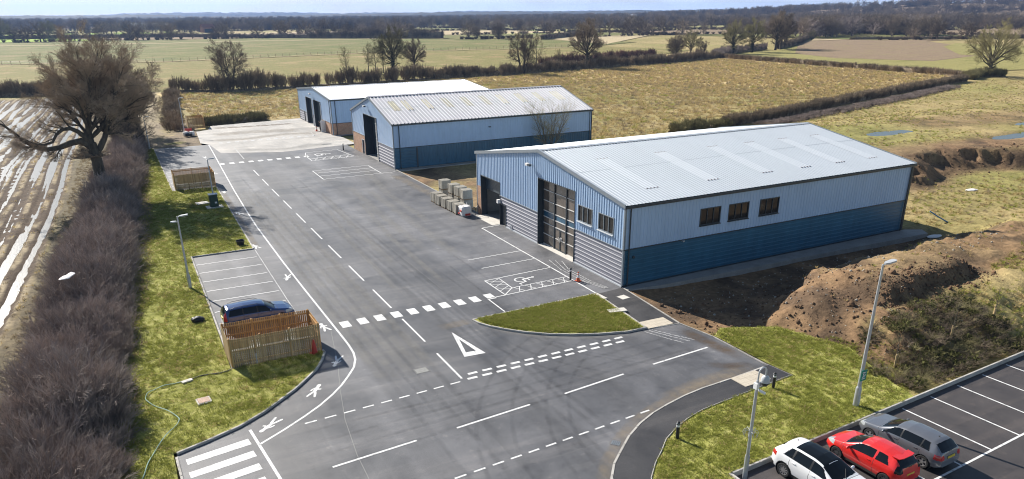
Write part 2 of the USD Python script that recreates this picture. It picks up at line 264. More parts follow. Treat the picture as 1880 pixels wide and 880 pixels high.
# buildings
surf('clad_light', flat3((0.345, 0.475, 0.66), 0.05), scale=1.6, detail=5, rough=0.4, spec=0.5, stretch=(1, 1, 0.10), big=(0.25, 0.93, 1.07)); surf('clad_slate', flat3((0.026, 0.098, 0.165), 0.12), scale=1.4, detail=5, rough=0.33, spec=0.5, stretch=(1, 1, 0.15), big=(0.25, 0.85, 1.15))
simple('clad_silver', (0.25, 0.252, 0.29), rough=0.6, spec=0.3, var=0.05, scale=0.4)  # pale copy of the slate for the gables, sunlight put into its colour
simple('trim_dark', (0.03, 0.04, 0.05), rough=0.4, var=0.05); simple('trim_grey', (0.20, 0.23, 0.26), rough=0.4, var=0.05); simple('trim_pale', (0.5, 0.53, 0.56), rough=0.45, var=0.05)
surf('roof_grey', flat3((0.475, 0.515, 0.555), 0.03), scale=0.5, detail=5, rough=0.45, spec=0.4, stretch=(1, 0.25, 1), fine=(3, 0.96, 1.04))
surf('roof_old', flat3((0.58, 0.565, 0.58), 0.06), scale=0.6, detail=6, rough=0.45, spec=0.5, stretch=(1, 0.25, 1), fine=(3, 0.9, 1.08))
surf('roof_white', flat3((0.66, 0.68, 0.71), 0.04), scale=0.5, detail=5, rough=0.36, spec=0.5, fine=(3, 0.95, 1.05))
simple('rooflight', (0.555, 0.59, 0.625), rough=0.35, var=0.02, scale=2); simple('rooflight_old', (0.50, 0.46, 0.34), rough=0.45, var=0.12, scale=1.2)
simple('glass_dark', (0.018, 0.016, 0.014), rough=0.06, spec=0.4, var=0.3, scale=0.5); simple('glass_bronze', (0.115, 0.093, 0.075), rough=0.10, spec=0.6, var=0.35, scale=0.9, rand=0.25)
simple('door_dark', (0.025, 0.035, 0.045), rough=0.5); simple('door_grey', (0.26, 0.26, 0.26), rough=0.5); simple('shutter', (0.05, 0.07, 0.085), rough=0.45); simple('inside', (0.32, 0.33, 0.34), rough=0.9)
simple('bar_pale', (0.6, 0.58, 0.55), rough=0.5)
MATS['brick'] = usdkit.material(stage, L('brick'), {
    'g': ('geometry', {}), 'sx': ('separate_xyz', {}), 'ad': ('math', {'math_type': 'add'}), 'cx': ('combine_xyz', {}),
    'br': ('brick_texture', {'color1': (0.46, 0.225, 0.125), 'color2': (0.36, 0.165, 0.09), 'mortar': (0.42, 0.36, 0.29), 'scale': 1.0, 'mortar_size': 0.010, 'brick_width': 0.225, 'row_height': 0.075, 'bias': 0.0}),
    'n': ('noise_texture', {'scale': 1.2, 'detail': 5.0}), 'm': ('map_range', {'from_min': 0.3, 'from_max': 0.7, 'to_min': 0.85, 'to_max': 1.15}), 'x': ('mix_color', {'blend_type': 'multiply', 'fac': 1.0}),
    'b': ('bump', {'strength': 0.5, 'distance': 0.01}), 'p': ('principled_bsdf', {'roughness': 0.9, 'specular_ior_level': 0.2})},
    [('g.position', 'sx.vector'), ('sx.x', 'ad.value1'), ('sx.y', 'ad.value2'), ('ad.value', 'cx.x'), ('sx.z', 'cx.y'), ('cx.vector', 'br.vector'), ('br.color', 'x.a'), ('g.position', 'n.vector'), ('n.fac', 'm.value'), ('m.result', 'x.b'), ('x.result', 'p.base_color'), ('br.fac', 'b.height'), ('b.normal', 'p.normal')], surface='p.BSDF')
surf('apron_concrete', flat3((0.30, 0.29, 0.27), 0.15), scale=1, detail=6, rough=0.9, fine=(12, 0.8, 1.15))
# timber, metal, plastics, cars
surf('timber', [(0.3, (0.30, 0.215, 0.11)), (0.7, (0.50, 0.375, 0.20))], scale=2.0, detail=6, rough=0.85, stretch=(6, 6, 0.8), rand=0.22); surf('timber_warm', [(0.3, (0.34, 0.19, 0.075)), (0.7, (0.54, 0.33, 0.14))], scale=2.0, detail=6, rough=0.85, stretch=(6, 6, 0.8), rand=0.2)
surf('timber_old', [(0.3, (0.16, 0.11, 0.07)), (0.7, (0.30, 0.21, 0.13))], scale=2.0, detail=6, rough=0.85, stretch=(6, 6, 0.8), rand=0.22)
simple('galv', (0.46, 0.48, 0.50), rough=0.42, metallic=0.55, var=0.1, scale=5); simple('lamp_head', (0.42, 0.44, 0.46), rough=0.4); simple('lens', (0.75, 0.77, 0.78), rough=0.2)
simple('black_plastic', (0.012, 0.012, 0.013), rough=0.45, var=0.2); simple('white_plastic', (0.75, 0.75, 0.74), rough=0.45, var=0.05); simple('red_plastic', (0.5, 0.045, 0.03), rough=0.5); simple('orange_plastic', (0.65, 0.11, 0.03), rough=0.5); simple('blue_plastic', (0.04, 0.20, 0.42), rough=0.45)
simple('cabinet_green', (0.015, 0.045, 0.03), rough=0.5); simple('sign_green', (0.0, 0.17, 0.12), rough=0.4); simple('hose_green', (0.30, 0.45, 0.38), rough=0.45); simple('dark_soil', (0.03, 0.022, 0.016), rough=0.95, var=0.4)
surf('block', flat3((0.36, 0.335, 0.285), 0.12), scale=2, rough=0.95, fine=(20, 0.8, 1.15)); simple('bag_white', (0.72, 0.70, 0.68), rough=0.8, var=0.08)
simple('skin', (0.5, 0.3, 0.22), rough=0.6); simple('jacket', (0.015, 0.016, 0.02), rough=0.8); simple('trousers', (0.03, 0.03, 0.035), rough=0.8); simple('hair', (0.03, 0.02, 0.015), rough=0.7); simple('hivis', (0.7, 0.75, 0.1), rough=0.7)
simple('car_white', (0.78, 0.78, 0.79), rough=0.25, coat=1.0, var=0.01); simple('car_red', (0.60, 0.022, 0.018), rough=0.25, coat=1.0, var=0.02); simple('car_grey', (0.15, 0.158, 0.178), rough=0.27, metallic=0.35, coat=1.0, var=0.02); simple('car_blue', (0.014, 0.045, 0.15), rough=0.28, metallic=0.3, coat=1.0, var=0.02)
simple('car_glass', (0.006, 0.008, 0.010), rough=0.03, spec=0.35, var=0.05); simple('car_seam', (0.012, 0.012, 0.012), rough=0.7); simple('tyre', (0.018, 0.018, 0.018), rough=0.85); simple('alloy', (0.5, 0.5, 0.51), rough=0.3, metallic=0.8); simple('alloy_dark', (0.10, 0.10, 0.105), rough=0.35, metallic=0.7)
simple('tail_red', (0.42, 0.012, 0.015), rough=0.15, coat=1.0); simple('head_lamp', (0.34, 0.36, 0.38), rough=0.1, coat=1.0); simple('plate_yellow', (0.68, 0.50, 0.06), rough=0.5); simple('plate_white', (0.7, 0.7, 0.68), rough=0.5); simple('chrome', (0.7, 0.7, 0.7), rough=0.12, metallic=1.0)
def field_mat(name, c0, c1, c2=None, rows=None, rot=0.0, bump=0.6):
    c2 = c2 or c1
    return surf(name, [(0.32, c0), (0.5, c1), (0.68, c2)], scale=0.05, detail=9, rough=0.95, spec=0.1, stretch=rows or (1, 1, 1), rot=rot, fine=(1.3, 0.72, 1.28), bump=bump, bscale=1.0, bdist=0.25)

def stain(name, c, amount=0.6, scale=1.5):
    """wear lying on a surface: opacity from the strip's own soft edge and from noise"""
    MATS[name] = usdkit.material(stage, L(name), {'at': ('attribute', {'attribute': 'fade'}), 'g': ('geometry', {}), 'n': ('noise_texture', {'scale': scale, 'detail': 6.0, 'roughness': 0.65}), 'm': ('map_range', {'from_min': 0.32, 'from_max': 0.68, 'to_min': 0.1, 'to_max': 1.0, 'clamp': True}),
        'x': ('math', {'math_type': 'multiply'}), 'y': ('math', {'math_type': 'multiply', 'value2': amount}), 'p': ('principled_bsdf', {'base_color': c, 'roughness': 0.85, 'specular_ior_level': 0.25}), 't': ('transparent_bsdf', {}), 'mx': ('mix_closure', {})},
        [('g.position', 'n.vector'), ('n.fac', 'm.value'), ('at.fac', 'x.value1'), ('m.result', 'x.value2'), ('x.value', 'y.value1'), ('y.value', 'mx.fac'), ('t.BSDF', 'mx.closure1'), ('p.BSDF', 'mx.closure2')], surface='mx.closure'); return MATS[name]
stain('tyre_dark', (0.04, 0.04, 0.043), .17, .8); stain('dust', (0.30, 0.25, 0.19), .55, 1.2); stain('dust_pale', (0.30, 0.29, 0.27), .45, .9); stain('mud_stain', (0.13, 0.085, 0.05), .75, 1.0)
twigm('twig_hedge', (0.24, 0.185, 0.125), (0.66, 0.53, 0.37))
# ------------------------------------------------------------------ plan of the site (metres; x to the right, y away along the estate road)
X1, Y1, LN1, W1, EV1, RG1 = 31.94, 42.87, 32.76, 25.9, 6.39, 8.50     # nearest unit
X2, Y2, LN2, W2, EV2, RG2 = 31.96, 95.16, 31.65, 19.02, 5.97, 8.63
X3, Y3, LN3, W3, EV3, RG3 = 32.62, 129.22, 30.79, 24.92, 5.95, 7.05
curveL = [(-0.48, 34.18), (0.9, 34.66), (2.6, 35.36), (4.0, 36.28), (4.86, 37.04), (6.0, 38.05), (6.77, 38.9), (7.7, 40.0), (8.3, 41.05), (8.75, 42.15)]
inner2 = [(15.2, 12.0), (15.3, 15.0), (15.45, 17.5), (15.75, 19.6), (16.2, 21.3), (16.84, 22.57), (17.6, 23.45), (18.51, 24.19), (19.6, 25.05), (20.85, 25.79), (22.1, 26.32), (23.33, 26.68), (24.8, 27.0), (26.24, 27.19), (28.56, 27.3), (31.2, 27.5)]
outer2 = [(16.85, 12.0), (16.9, 15.0), (17.0, 17.5), (17.25, 19.3), (17.7, 20.6), (18.42, 21.72), (19.3, 22.55), (20.24, 23.26), (21.1, 23.98), (22.1, 24.51), (23.3, 25.0), (24.61, 25.33), (26.7, 25.53), (28.69, 25.72), (31.8, 25.95)]
island = [(19.07, 42.37), (29.35, 42.50), (28.66, 35.55), (27.2, 35.62), (25.4, 36.2), (23.75, 36.95), (22.4, 37.8), (21.13, 38.9), (20.3, 39.85), (19.63, 40.8), (19.2, 41.7)]
def cpk(x): return 20.05 + 0.047*(x-21.7)        # kerb line of the car park
asph = Polygon([(-0.3, 10), (-0.48, 34.2)] + curveL[1:] + [(8.75, 42.6), (3.3, 42.6), (3.45, 67.0), (8.7, 66.9), (9.15, 93.9), (9.2, 95.6), (4.25, 95.7), (4.1, 129.8), (12.3, 129.8), (12.9, 120.5), (21.4, 116.8), (31.9, 118.5), (32.0, 72), (31.9, 42.87), (31.7, 42.6), (31.1, 35.2), (31.65, 32.3), (31.6, 28), (31.8, 25.9)] + outer2[::-1][1:] + [(16.85, 8)])
yard = Polygon([(12.3, 129.8), (12.9, 120.5), (21.4, 116.8), (31.9, 118.5), (33.5, 118.5), (33.5, 128), (66, 128), (66, 154), (32.6, 155), (15.2, 152.5), (14.2, 147.5), (12.0, 146), (11.2, 132)])
carpark = Polygon([(21.75, 6), (21.75, cpk(21.75))] + [(x, cpk(x)) for x in range(22, 72, 2)] + [(72, 6)])
path1 = Polygon([(29.45, 42.5), (31.85, 42.7), (31.15, 35.25), (28.75, 35.5)])
path2 = Polygon(inner2 + [(31.65, 27.55), (31.8, 25.95)] + outer2[::-1][1:])
lawnL = Polygon([(-5.5, 20), (-0.62, 20), (-0.62, 34.25)] + curveL + [(8.72, 42.45), (3.2, 42.45), (3.35, 67.08), (8.6, 66.98), (9.05, 93.9), (9.1, 95.5), (4.15, 95.6), (4.0, 129.5), (1.0, 129.5), (-1.2, 92), (-2.4, 70), (-3.2, 55), (-4.2, 43), (-5.0, 33)])
lawnR = Polygon(outer2 + [(31.95, 25.85), (31.75, 28.0), (31.75, 32.4), (33.0, 33.2), (36.5, 31.5), (38, 27), (36, 22.5), (35.5, cpk(35.5)+.1)] + [(x, cpk(x)+.12) for x in range(34, 21, -2)] + [(21.55, cpk(21.7)+.1), (21.55, 8), (17, 8)])
siteunion = shapely.union_all([asph, yard, carpark, path1, path2, lawnL, lawnR]).buffer(0.02)
walls = shapely.union_all([shapely.box(X1, Y1, X1+LN1, Y1+W1), shapely.box(X2, Y2, X2+LN2, Y2+W2), shapely.box(X3, Y3, X3+LN3, Y3+W3)])
mound = Polygon([(36.2, 33), (37.6, 24.5), (40.5, 21.9), (60, 22.6), (90, 24), (125, 25), (125, 42), (90, 40.5), (66, 39.3), (56, 38.6), (48, 38.8), (41.5, 37.2)])
def sd(poly, x, y):
    """distance inside (positive) or outside (negative) of a polygon"""
    pts = shapely.points(x, y); d = shapely.distance(poly.boundary, pts); return np.where(shapely.contains_xy(poly, x, y), d, -d)
fedge_y = [20, 35, 45, 52.8, 60.7, 77.3, 109.7, 127.4, 200, 400]; fedge_x = [-11.5, -10.4, -9.9, -9.3, -8.5, -7.6, -6.8, -6.7, -5, 0]
def height(x, y):
    x = np.asarray(x, float); y = np.asarray(y, float)
    R = np.hypot(x-35, y-80)
    near = 1-smooth01((R-110)/90)
    z = -0.16 + near*(noise2(x, y, 9, 3)-0.5)*0.22 + near*(noise2(x, y, 1.6, 5)-0.5)*0.16
    z = z*near + (1-near)*(-0.45)
    # ploughed field on the left
    u = np.interp(y, fedge_y, fedge_x) - x
    u = u + 2.4*(noise2(x*0.5, y*0.10, 5, 13)-.5)*1.0*smooth01(u/2)
    s = smooth01((u+0.2)/1.5)*(y < 235)*(u < 70)
    rut = -0.33 + 0.09*np.cos(2*PI*(u-0.55)/1.75) + 0.055*np.cos(2*PI*u/0.62) + 0.30*(noise2(x*1.9, y*0.2, 5, 11)-0.45) + 0.13*(noise2(x, y, .8, 12)-0.5)
    sk = s > 0
    for tr in (1.25, 2.95, 7.7, 11.4, 17.5, 24): rut[sk & (np.abs(u-tr) < 1.2)] -= (lambda q: 0.13*np.exp(-((u[q]-tr+.5*(noise2(x[q]*.2, y[q]*.12, 3, 5)-.5))/.24)**2)*(0.05+1.6*noise2(x[q]*.3, y[q]*.10, 3, int(tr*7))))(sk & (np.abs(u-tr) < 1.2))
    z = np.where(s > 0, z*(1-s)+s*rut, z)
    # right-hand spoil: worked soil, mound, scooped bank, terrace
    m = (x > 28) & (x < 150) & (y > 15) & (y < 110)
    if m.any():
        xm, ym = x[m], y[m]; zm = z[m]
        ds = sd(mound, xm, ym)
        zm = zm - 0.30*smooth01((xm-31.8)/2.0)*smooth01((42.2-ym)/1.0)*smooth01((ym-29)/3.5)*(1-smooth01((ds)/1.5))*(1-smooth01((xm-62)/10))
        n1 = noise2(xm, ym, 2.2, 21); n2 = noise2(xm, ym, 6, 22); n3 = noise2(xm, ym, 0.7, 23, 3)
        top = 1.75 + 0.9*(n2-0.5) - 0.35*smooth01((xm-65)/30)
        west = smooth01((ds+0.3+1.5*(n1-.5))/4.2)
        south = smooth01((ym-21.6)/6.5)
        mm = top*np.minimum(west, 0.25*west+0.75*south)*(ds > -0.8)
        scoop = smooth01((ym-(28.0+0.12*(xm-43)+1.6*(n1-.5)))/1.0)*smooth01((xm-41.5)/2.5)*(1-smooth01((xm-53.5)/2.5))*(1-smooth01((ym-31.5)/4.5))
        mm += 0.95*scoop*smooth01((ds-.5)/2)
        mm += (ds > 0)*smooth01(ds/2)*(0.46*(n3-0.5)+0.6*(n1-0.5))
        zm = zm + mm
        tl = ym - (57.2 + 2.4*np.sin(xm*0.21) - 0.06*(xm-95) + 3.0*(noise2(xm, ym, 13, 27)-0.5) + 2.0*(n1-.5))
        wx = smooth01((xm-70)/8)
        terr = 2.1*smooth01((tl+2.6)/(4.0+3.0*noise2(xm, ym, 15, 26)))*wx*(1-smooth01((ym-82)/22))
        zm = zm + terr + 0.25*(n3-.5)*np.exp(-(tl/4.0)**2)*wx - 0.5*np.exp(-((tl-0.4)/1.2)**2)*(n1 > .55)*wx
        # puddle hollows on the terrace
        for (cx, cy, ra, rb) in ((106, 75.5, 7, 1.9), (121, 64.0, 8.5, 1.6), (135, 70.5, 4.5, 1.4)):
            zm = zm - 0.30*np.exp(-(((xm-cx)/ra)**2+((ym-cy)/rb)**2)**1.5)
        z = z.copy(); z[m] = zm
    # far rises
    far = smooth01((R-900)/800)
    z = z + 34*np.exp(-(((x-1900)/700)**2+((y-1120)/420)**2))*far + far*12*(noise2(x, y, 900, 31)-0.45)*smooth01((R-1400)/1500)
    z = z + 7*smooth01((R-4300)/1500)*(0.35+noise2(x, y, 2600, 33))*(1-0.35*smooth01((x-y*0.7)/3000))
    return z
def axis(lo, hi, fine, a, b, growth=1.075):
    mid = list(np.arange(a, b+1e-6, fine)); out = []; st = fine; x = b
    while x < hi: st *= growth; x += st; out.append(x)
    pre = []; st = fine; x = a
    while x > lo: st *= growth; x -= st; pre.append(x)
    return np.array(pre[::-1]+mid+out)
gx = axis(-7500, 9500, 0.5, -24, 128); gx = np.unique(np.round(np.r_[gx, np.arange(-16, -5, 0.25)], 3)); gy = axis(-400, 10500, 0.5, 14, 132)
GX, GY = np.meshgrid(gx, gy); fx, fy = GX.ravel(), GY.ravel()
GZ = height(fx, fy)
from scipy.interpolate import RegularGridInterpolator
HGI = RegularGridInterpolator((gy, gx), GZ.reshape(GX.shape))
def gz(x, y): return float(HGI((y, x)))
gl = gz
nearm = (fx > -30) & (fx < 75) & (fy > 5) & (fy < 160)
sdist = np.full(len(fx), -99.0); sdist[nearm] = sd(siteunion, fx[nearm], fy[nearm])
wd = np.full(len(fx), -99.0); wd[nearm] = sd(walls, fx[nearm], fy[nearm])
GZ = np.where((sdist > 0.55) | (wd > 0.7), -0.75, np.where(sdist > -0.35, np.minimum(GZ, -0.05), GZ))
# ground colours
def lerp(a, b, t): return a*(1-t[:, None]) + np.asarray(b)*t[:, None]
col = np.tile(np.array([0.285, 0.235, 0.095]), (len(fx), 1))
n8 = noise2(fx, fy, 8, 41); n3_ = noise2(fx, fy, 2.5, 42); n25 = noise2(fx, fy, 26, 43)
col = lerp(col, (0.36, 0.28, 0.13), smooth01((n8-0.42)/0.22)); col = lerp(col, (0.20, 0.22, 0.05), smooth01((n25-0.52)/0.15)*0.4)
u = np.interp(fy, fedge_y, fedge_x)-fx; u = u + 2.4*(noise2(fx*0.5, fy*0.10, 5, 13)-.5)*smooth01(u/2)
fld = smooth01((u+0.2)/1.0)*(fy < 233)*(u < 75)
col = lerp(col, (0.082, 0.056, 0.036), fld)
crest = smooth01((np.cos(2*PI*(u-0.55)/1.75)-0.42)/0.4)*smooth01((n3_-0.40)/0.14)
col = lerp(col, (0.31, 0.25, 0.16), fld*crest)
# soil on the right
right = (fx > 31.5)*(fy > 20)*(fy < 96)*1.0
soil = np.zeros(len(fx)); mk = (fx > 28) & (fx < 150) & (fy > 15) & (fy < 110)
dsm = np.full(len(fx), -50.0); dsm[mk] = sd(mound, fx[mk], fy[mk])
patch = smooth01((fx-31)/0.6)*(1-smooth01((fx-64)/6))*smooth01((fy-31.5-1.5*(n3_-.5))/1.5)*(1-smooth01((fy-43)/1.0))*(dsm < 1.0)
soil = np.maximum(soil, patch)
brown = smooth01((dsm+0.3)/1.0)*(1-smooth01((fx-46-10*(n8-.5))/4))                # bare west end of the mound
soil = np.maximum(soil, brown*smooth01((n3_-0.12)/0.2))
topb = smooth01((dsm)/1.0)*smooth01((fy-28.0)/2.0)*(1-smooth01((fx-72)/18))*0.95      # thin soil along its top
soil = np.maximum(soil, topb*smooth01((n8-0.18)/0.2))
dig = smooth01((fx-41.5)/2)*(1-smooth01((fx-55.5)/1.5))*np.exp(-((fy-(28.6+0.12*(fx-43)))/1.3)**2)
soil = np.maximum(soil, dig)
face = smooth01((fx-70)/5)*np.exp(-((fy-(57.2+2.4*np.sin(fx*.21)-.06*(fx-95)))/3.6)**4); soil = np.maximum(soil, face)
trk = smooth01((fx-66)/6)*np.exp(-((fy-(62.5-0.05*(fx-85)))/5.0)**4); soil = np.maximum(soil, trk)
b12 = (fx > 32)*(fx < 70)*(fy > 68.5)*(fy < 96)*smooth01((n8-0.30)/0.25)*(1-0.75*smooth01((fx-37)/4)); soil = np.maximum(soil, b12)
btrk = smooth01((fx-112)/6)*np.exp(-((fy-(78-0.1*(fx-125)))/6.0)**4)*0.7; soil = np.maximum(soil, btrk)
sc = lerp(np.tile(np.array([0.225, 0.142, 0.078]), (len(fx), 1)), (0.115, 0.076, 0.047), smooth01((n3_-0.42)/0.2))
sc = lerp(sc, (0.27, 0.19, 0.10), smooth01((n8-0.52)/0.12)*0.75)
sc = lerp(sc, (0.10, 0.068, 0.042), np.clip(np.maximum(dig, face*.5), 0, 1)*0.8)
col = col*(1-soil[:, None]) + sc*soil[:, None]
gy_ = (fx > 3)*(fx < 13)*(fy > 128)*(fy < 165); col = lerp(col, (0.2, 0.155, 0.105), gy_*smooth01((n3_-0.3)/0.2))
trackl = np.exp(-((fx-(3.0+0.045*(fy-130)))/3.2)**4)*(fy > 128)*(fy < 245); col = lerp(col, (0.26, 0.21, 0.14), trackl*0.85)
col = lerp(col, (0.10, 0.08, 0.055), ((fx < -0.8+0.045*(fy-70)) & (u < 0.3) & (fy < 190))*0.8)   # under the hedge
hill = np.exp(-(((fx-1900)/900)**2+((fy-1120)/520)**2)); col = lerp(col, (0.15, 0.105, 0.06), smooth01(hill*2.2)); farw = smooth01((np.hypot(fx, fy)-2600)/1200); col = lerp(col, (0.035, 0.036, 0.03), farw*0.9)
col = np.clip(col, 0.01, 0.9)
nxg, nyg = len(gx), len(gy)
i, j = np.meshgrid(np.arange(nyg-1), np.arange(nxg-1), indexing='ij')
q = np.stack([i*nxg+j, i*nxg+j+1, (i+1)*nxg+j+1, (i+1)*nxg+j], -1).reshape(-1, 4)
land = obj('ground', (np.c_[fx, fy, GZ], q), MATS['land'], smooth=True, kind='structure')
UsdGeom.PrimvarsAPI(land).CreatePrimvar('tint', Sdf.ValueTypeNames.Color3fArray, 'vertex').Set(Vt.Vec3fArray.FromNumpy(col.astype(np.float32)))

# ------------------------------------------------------------------ paved surfaces
obj('road', MB().flat(asph, 0.0), MATS['asphalt'], kind='structure')
road = thing('road_markings', kind='structure')
obj('yard', MB().flat(yard, 0.004), MATS['yard_concrete'], kind='structure')
obj('car_park', MB().flat(carpark, 0.0), MATS['carpark_asphalt'], kind='structure')
obj('footpath', MB().prism(path1, -0.1, 0.02), MATS['path_asphalt'], kind='structure')
obj('footpath', MB().prism(path2, -0.1, 0.09), MATS['path_asphalt'], kind='structure')
def bumpy(poly, z, step=0.22, amp=0.05, edge=0.35, seed=50):
    x0, y0, x1, y1 = poly.bounds
    X, Y = np.meshgrid(np.arange(x0, x1, step), np.arange(y0, y1, step)); X, Y = X.ravel(), Y.ravel()
    k = shapely.contains_xy(poly.buffer(-0.08), X, Y); X, Y = X[k], Y[k]
    ring = poly.segmentize(0.3)
    b = np.array(ring.exterior.coords)[:-1]
    P = np.vstack([b, np.c_[X, Y]])
    from scipy.spatial import Delaunay
    t = Delaunay(P).simplices
    c = P[t].mean(1); t = t[shapely.contains_xy(poly, c[:, 0], c[:, 1])]
    d = np.r_[np.zeros(len(b)), shapely.distance(poly.boundary, shapely.points(X, Y))]
    e = smooth01(d/edge)
    z_ = z + e*(amp*0.4 + amp*(noise2(P[:, 0], P[:, 1], 0.6, seed, 3)-0.35) + 1.1*amp*(noise2(P[:, 0], P[:, 1], 3, seed+1)-0.5))
    a = P[t]; cr = (a[:, 1, 0]-a[:, 0, 0])*(a[:, 2, 1]-a[:, 0, 1])-(a[:, 1, 1]-a[:, 0, 1])*(a[:, 2, 0]-a[:, 0, 0])
    t = np.where(cr[:, None] < 0, t[:, ::-1], t)
    return np.c_[P, z_], t
obj('lawn', bumpy(lawnL, 0.07), MATS['lawn'], smooth=True, kind='structure')
obj('lawn', bumpy(Polygon(island).buffer(-0.06), 0.09, amp=0.06), MATS['lawn'], smooth=True, kind='structure')
lv_, lf_ = bumpy(lawnR.buffer(-0.03), 0.07, edge=0.6); lv_[:, 2] += .15*smooth01(1-(lv_[:, 1]-cpk(lv_[:, 0]))/3.5)*(lv_[:, 0] > 21.4); obj('lawn', (lv_, lf_), MATS['lawn'], smooth=True, kind='structure')
# water lying in the ruts, on the terrace and along the track
wl = MB()
obj('rut_water', MB().flat([(-70, 20), (-9.5, 20), (-9.0, 45), (-7.2, 75), (-6.2, 130), (-5.4, 200), (-4.6, 232), (-70, 232)], -0.372), MATS['water'], kind='structure')
for cx, cy, ra, rb in ((106, 75.5, 8, 2.3), (121, 64.0, 9.5, 2.0), (135, 70.5, 5.5, 1.8)):
    a = np.linspace(0, 2*PI, 40)[:-1]
    lv = float(height(np.array([cx]), np.array([cy]))[0])+0.17
    obj('puddle', MB().flat(Polygon(np.c_[cx+ra*np.cos(a), cy+rb*np.sin(a)]), lv), MATS['pool'], kind='structure')
# ------------------------------------------------------------------ painted markings (parts of road_markings)
PZ = 0.005
def mark(name, poly, mat='paint', z=PZ, label=None): obj(name, MB().flat(poly, z), MATS[mat], road, label=label)
def line(name, pts, w, mat='paint', z=PZ): mark(name, LineString(pts).buffer(w/2, cap_style='flat', join_style='mitre'), mat, z)
def rect(x0, y0, x1, y1): return shapely.box(min(x0, x1), min(y0, y1), max(x0, x1), max(y0, y1))
lane = [(12.2, 129.6), (11.9, 121.5), (11.35, 108), (10.75, 92.7), (10.42, 82), (10.25, 75), (10.22, 61.6), (10.28, 54), (10.35, 47.8), (10.39, 44.4), (10.40, 42.6), (10.34, 41.3), (10.16, 40.3), (9.78, 39.3), (9.18, 38.36), (8.5, 37.4), (7.73, 36.53), (6.8, 35.65), (5.83, 34.9), (4.6, 34.05), (3.22, 33.2)]
line('walkway_line', lane, 0.13)
line('edge_line', [(3.03, 34.85), (3.55, 29.6), (3.75, 27)], 0.14)
for yb in np.arange(45-4.3, 106, 6.6): line('lane_dash', [(14.9+0.006*max(0, yb-90), yb), (14.9+0.006*max(0, yb-86), yb+4.3)], 0.12)
line('lane_dash', [(14.88, 34.85), (14.9, 38.7)], 0.13)
line('lane_dash', [(15.2, 113.5), (15.45, 124.5)], 0.12, 'paint_worn', 0.009)
for a, b in (((5.89, 29.55), (10.19, 29.85)), ((12.43, 29.98), (16.89, 30.31)), ((19.18, 30.45), (23.46, 30.84)), ((25.77, 31.04), (30.27, 31.32))): line('centre_dash', [a, b], 0.13)
for k in range(9):
    x = 5.66+k*1.045; y = 34.13+0.046*(x-5.66); line('junction_dash', [(x, y), (x+.62, y+.029)], 0.11)
for k in range(-7, 12):
    x = 10.57+k*1.0; y = 26.0+0.065*(x-10.57); line('junction_dash', [(x, y), (x+.6, y+.039)], 0.11)
for k in range(12):
    x = 15.15+k*0.95
    mark('give_way_dash', rect(x+.28, 35.08, x+.88, 35.30))
    if k < 11 or True: mark('give_way_dash', rect(x, 34.52, x+.62, 34.74))
mark('give_way_triangle', Polygon([(17.0, 41.25), (17.60, 37.30), (16.2, 37.40)], [[(16.98, 40.0), (16.55, 37.95), (17.2, 37.88)]]))
for k in range(10): mark('crossing_square', rect(10.83+k*1.22, 45.42, 11.47+k*1.22, 46.52))
for k in range(10): mark('crossing_square', rect(11.5+k*1.32, 110.6, 12.16+k*1.32, 111.7), 'paint')
for k in range(13): mark('crossing_square', rect(13.9+k*1.28, 130.1, 14.5+k*1.28, 131.2), 'paint_worn', 0.009)
for k in range(7):
    y = 33.5-k*1.22; mark('zebra_bar', Polygon([(-0.15+.02*k, y), (2.8+.045*k, y+.52-.02*k), (2.87+.045*k, y-.08), (-0.1+.02*k, y-.52)]))
def walker(x, y, a, s=1.0, mat='paint', z=PZ):
    g = [Point(0, .92).buffer(.13), LineString([(0, .78), (0, .40)]).buffer(.11), LineString([(0, .42), (-.2, -.1)]).buffer(.07), LineString([(0, .42), (.14, .16), (.24, -.1)]).buffer(.07),
         LineString([(0, .74), (-.19, .55), (-.24, .40)]).buffer(.045), LineString([(0, .74), (.17, .56), (.27, .6)]).buffer(.045)]
    p = shapely.affinity.translate(shapely.affinity.rotate(shapely.affinity.scale(shapely.union_all(g).simplify(.01), s*.95, s*1.25, origin=(0, 0)), math.degrees(a), origin=(0, .45)), x, y-.45)
    mark('walking_figure', p, mat, z)
for x, y, a in ((8.95, 67.6, 0.2), (9.75, 57.8, PI-.3), (9.75, 46.1, .1), (9.15, 40.7, PI-.5), (6.95, 37.4, -.6), (4.1, 34.9, PI-.9), (9.5, 81.0, 0.3), (9.55, 92.6, PI)): walker(x, y, a)
walker(10.0, 105.0, 0.2); walker(10.3, 118.0, PI)
# bays beside the left lawn, mid-distance bays
for k in range(1, 10): line('bay_line', [(3.55, 67.0-2.4*k-.02), (8.5, 66.9-2.4*k)], 0.09)
line('bay_line', [(8.6, 44.9), (8.72, 66.7)], 0.06, 'paint_worn')
for k in range(1, 7): line('bay_line', [(4.3, 96.2+2.4*k), (9.0, 96.1+2.4*k)], 0.09, 'paint')
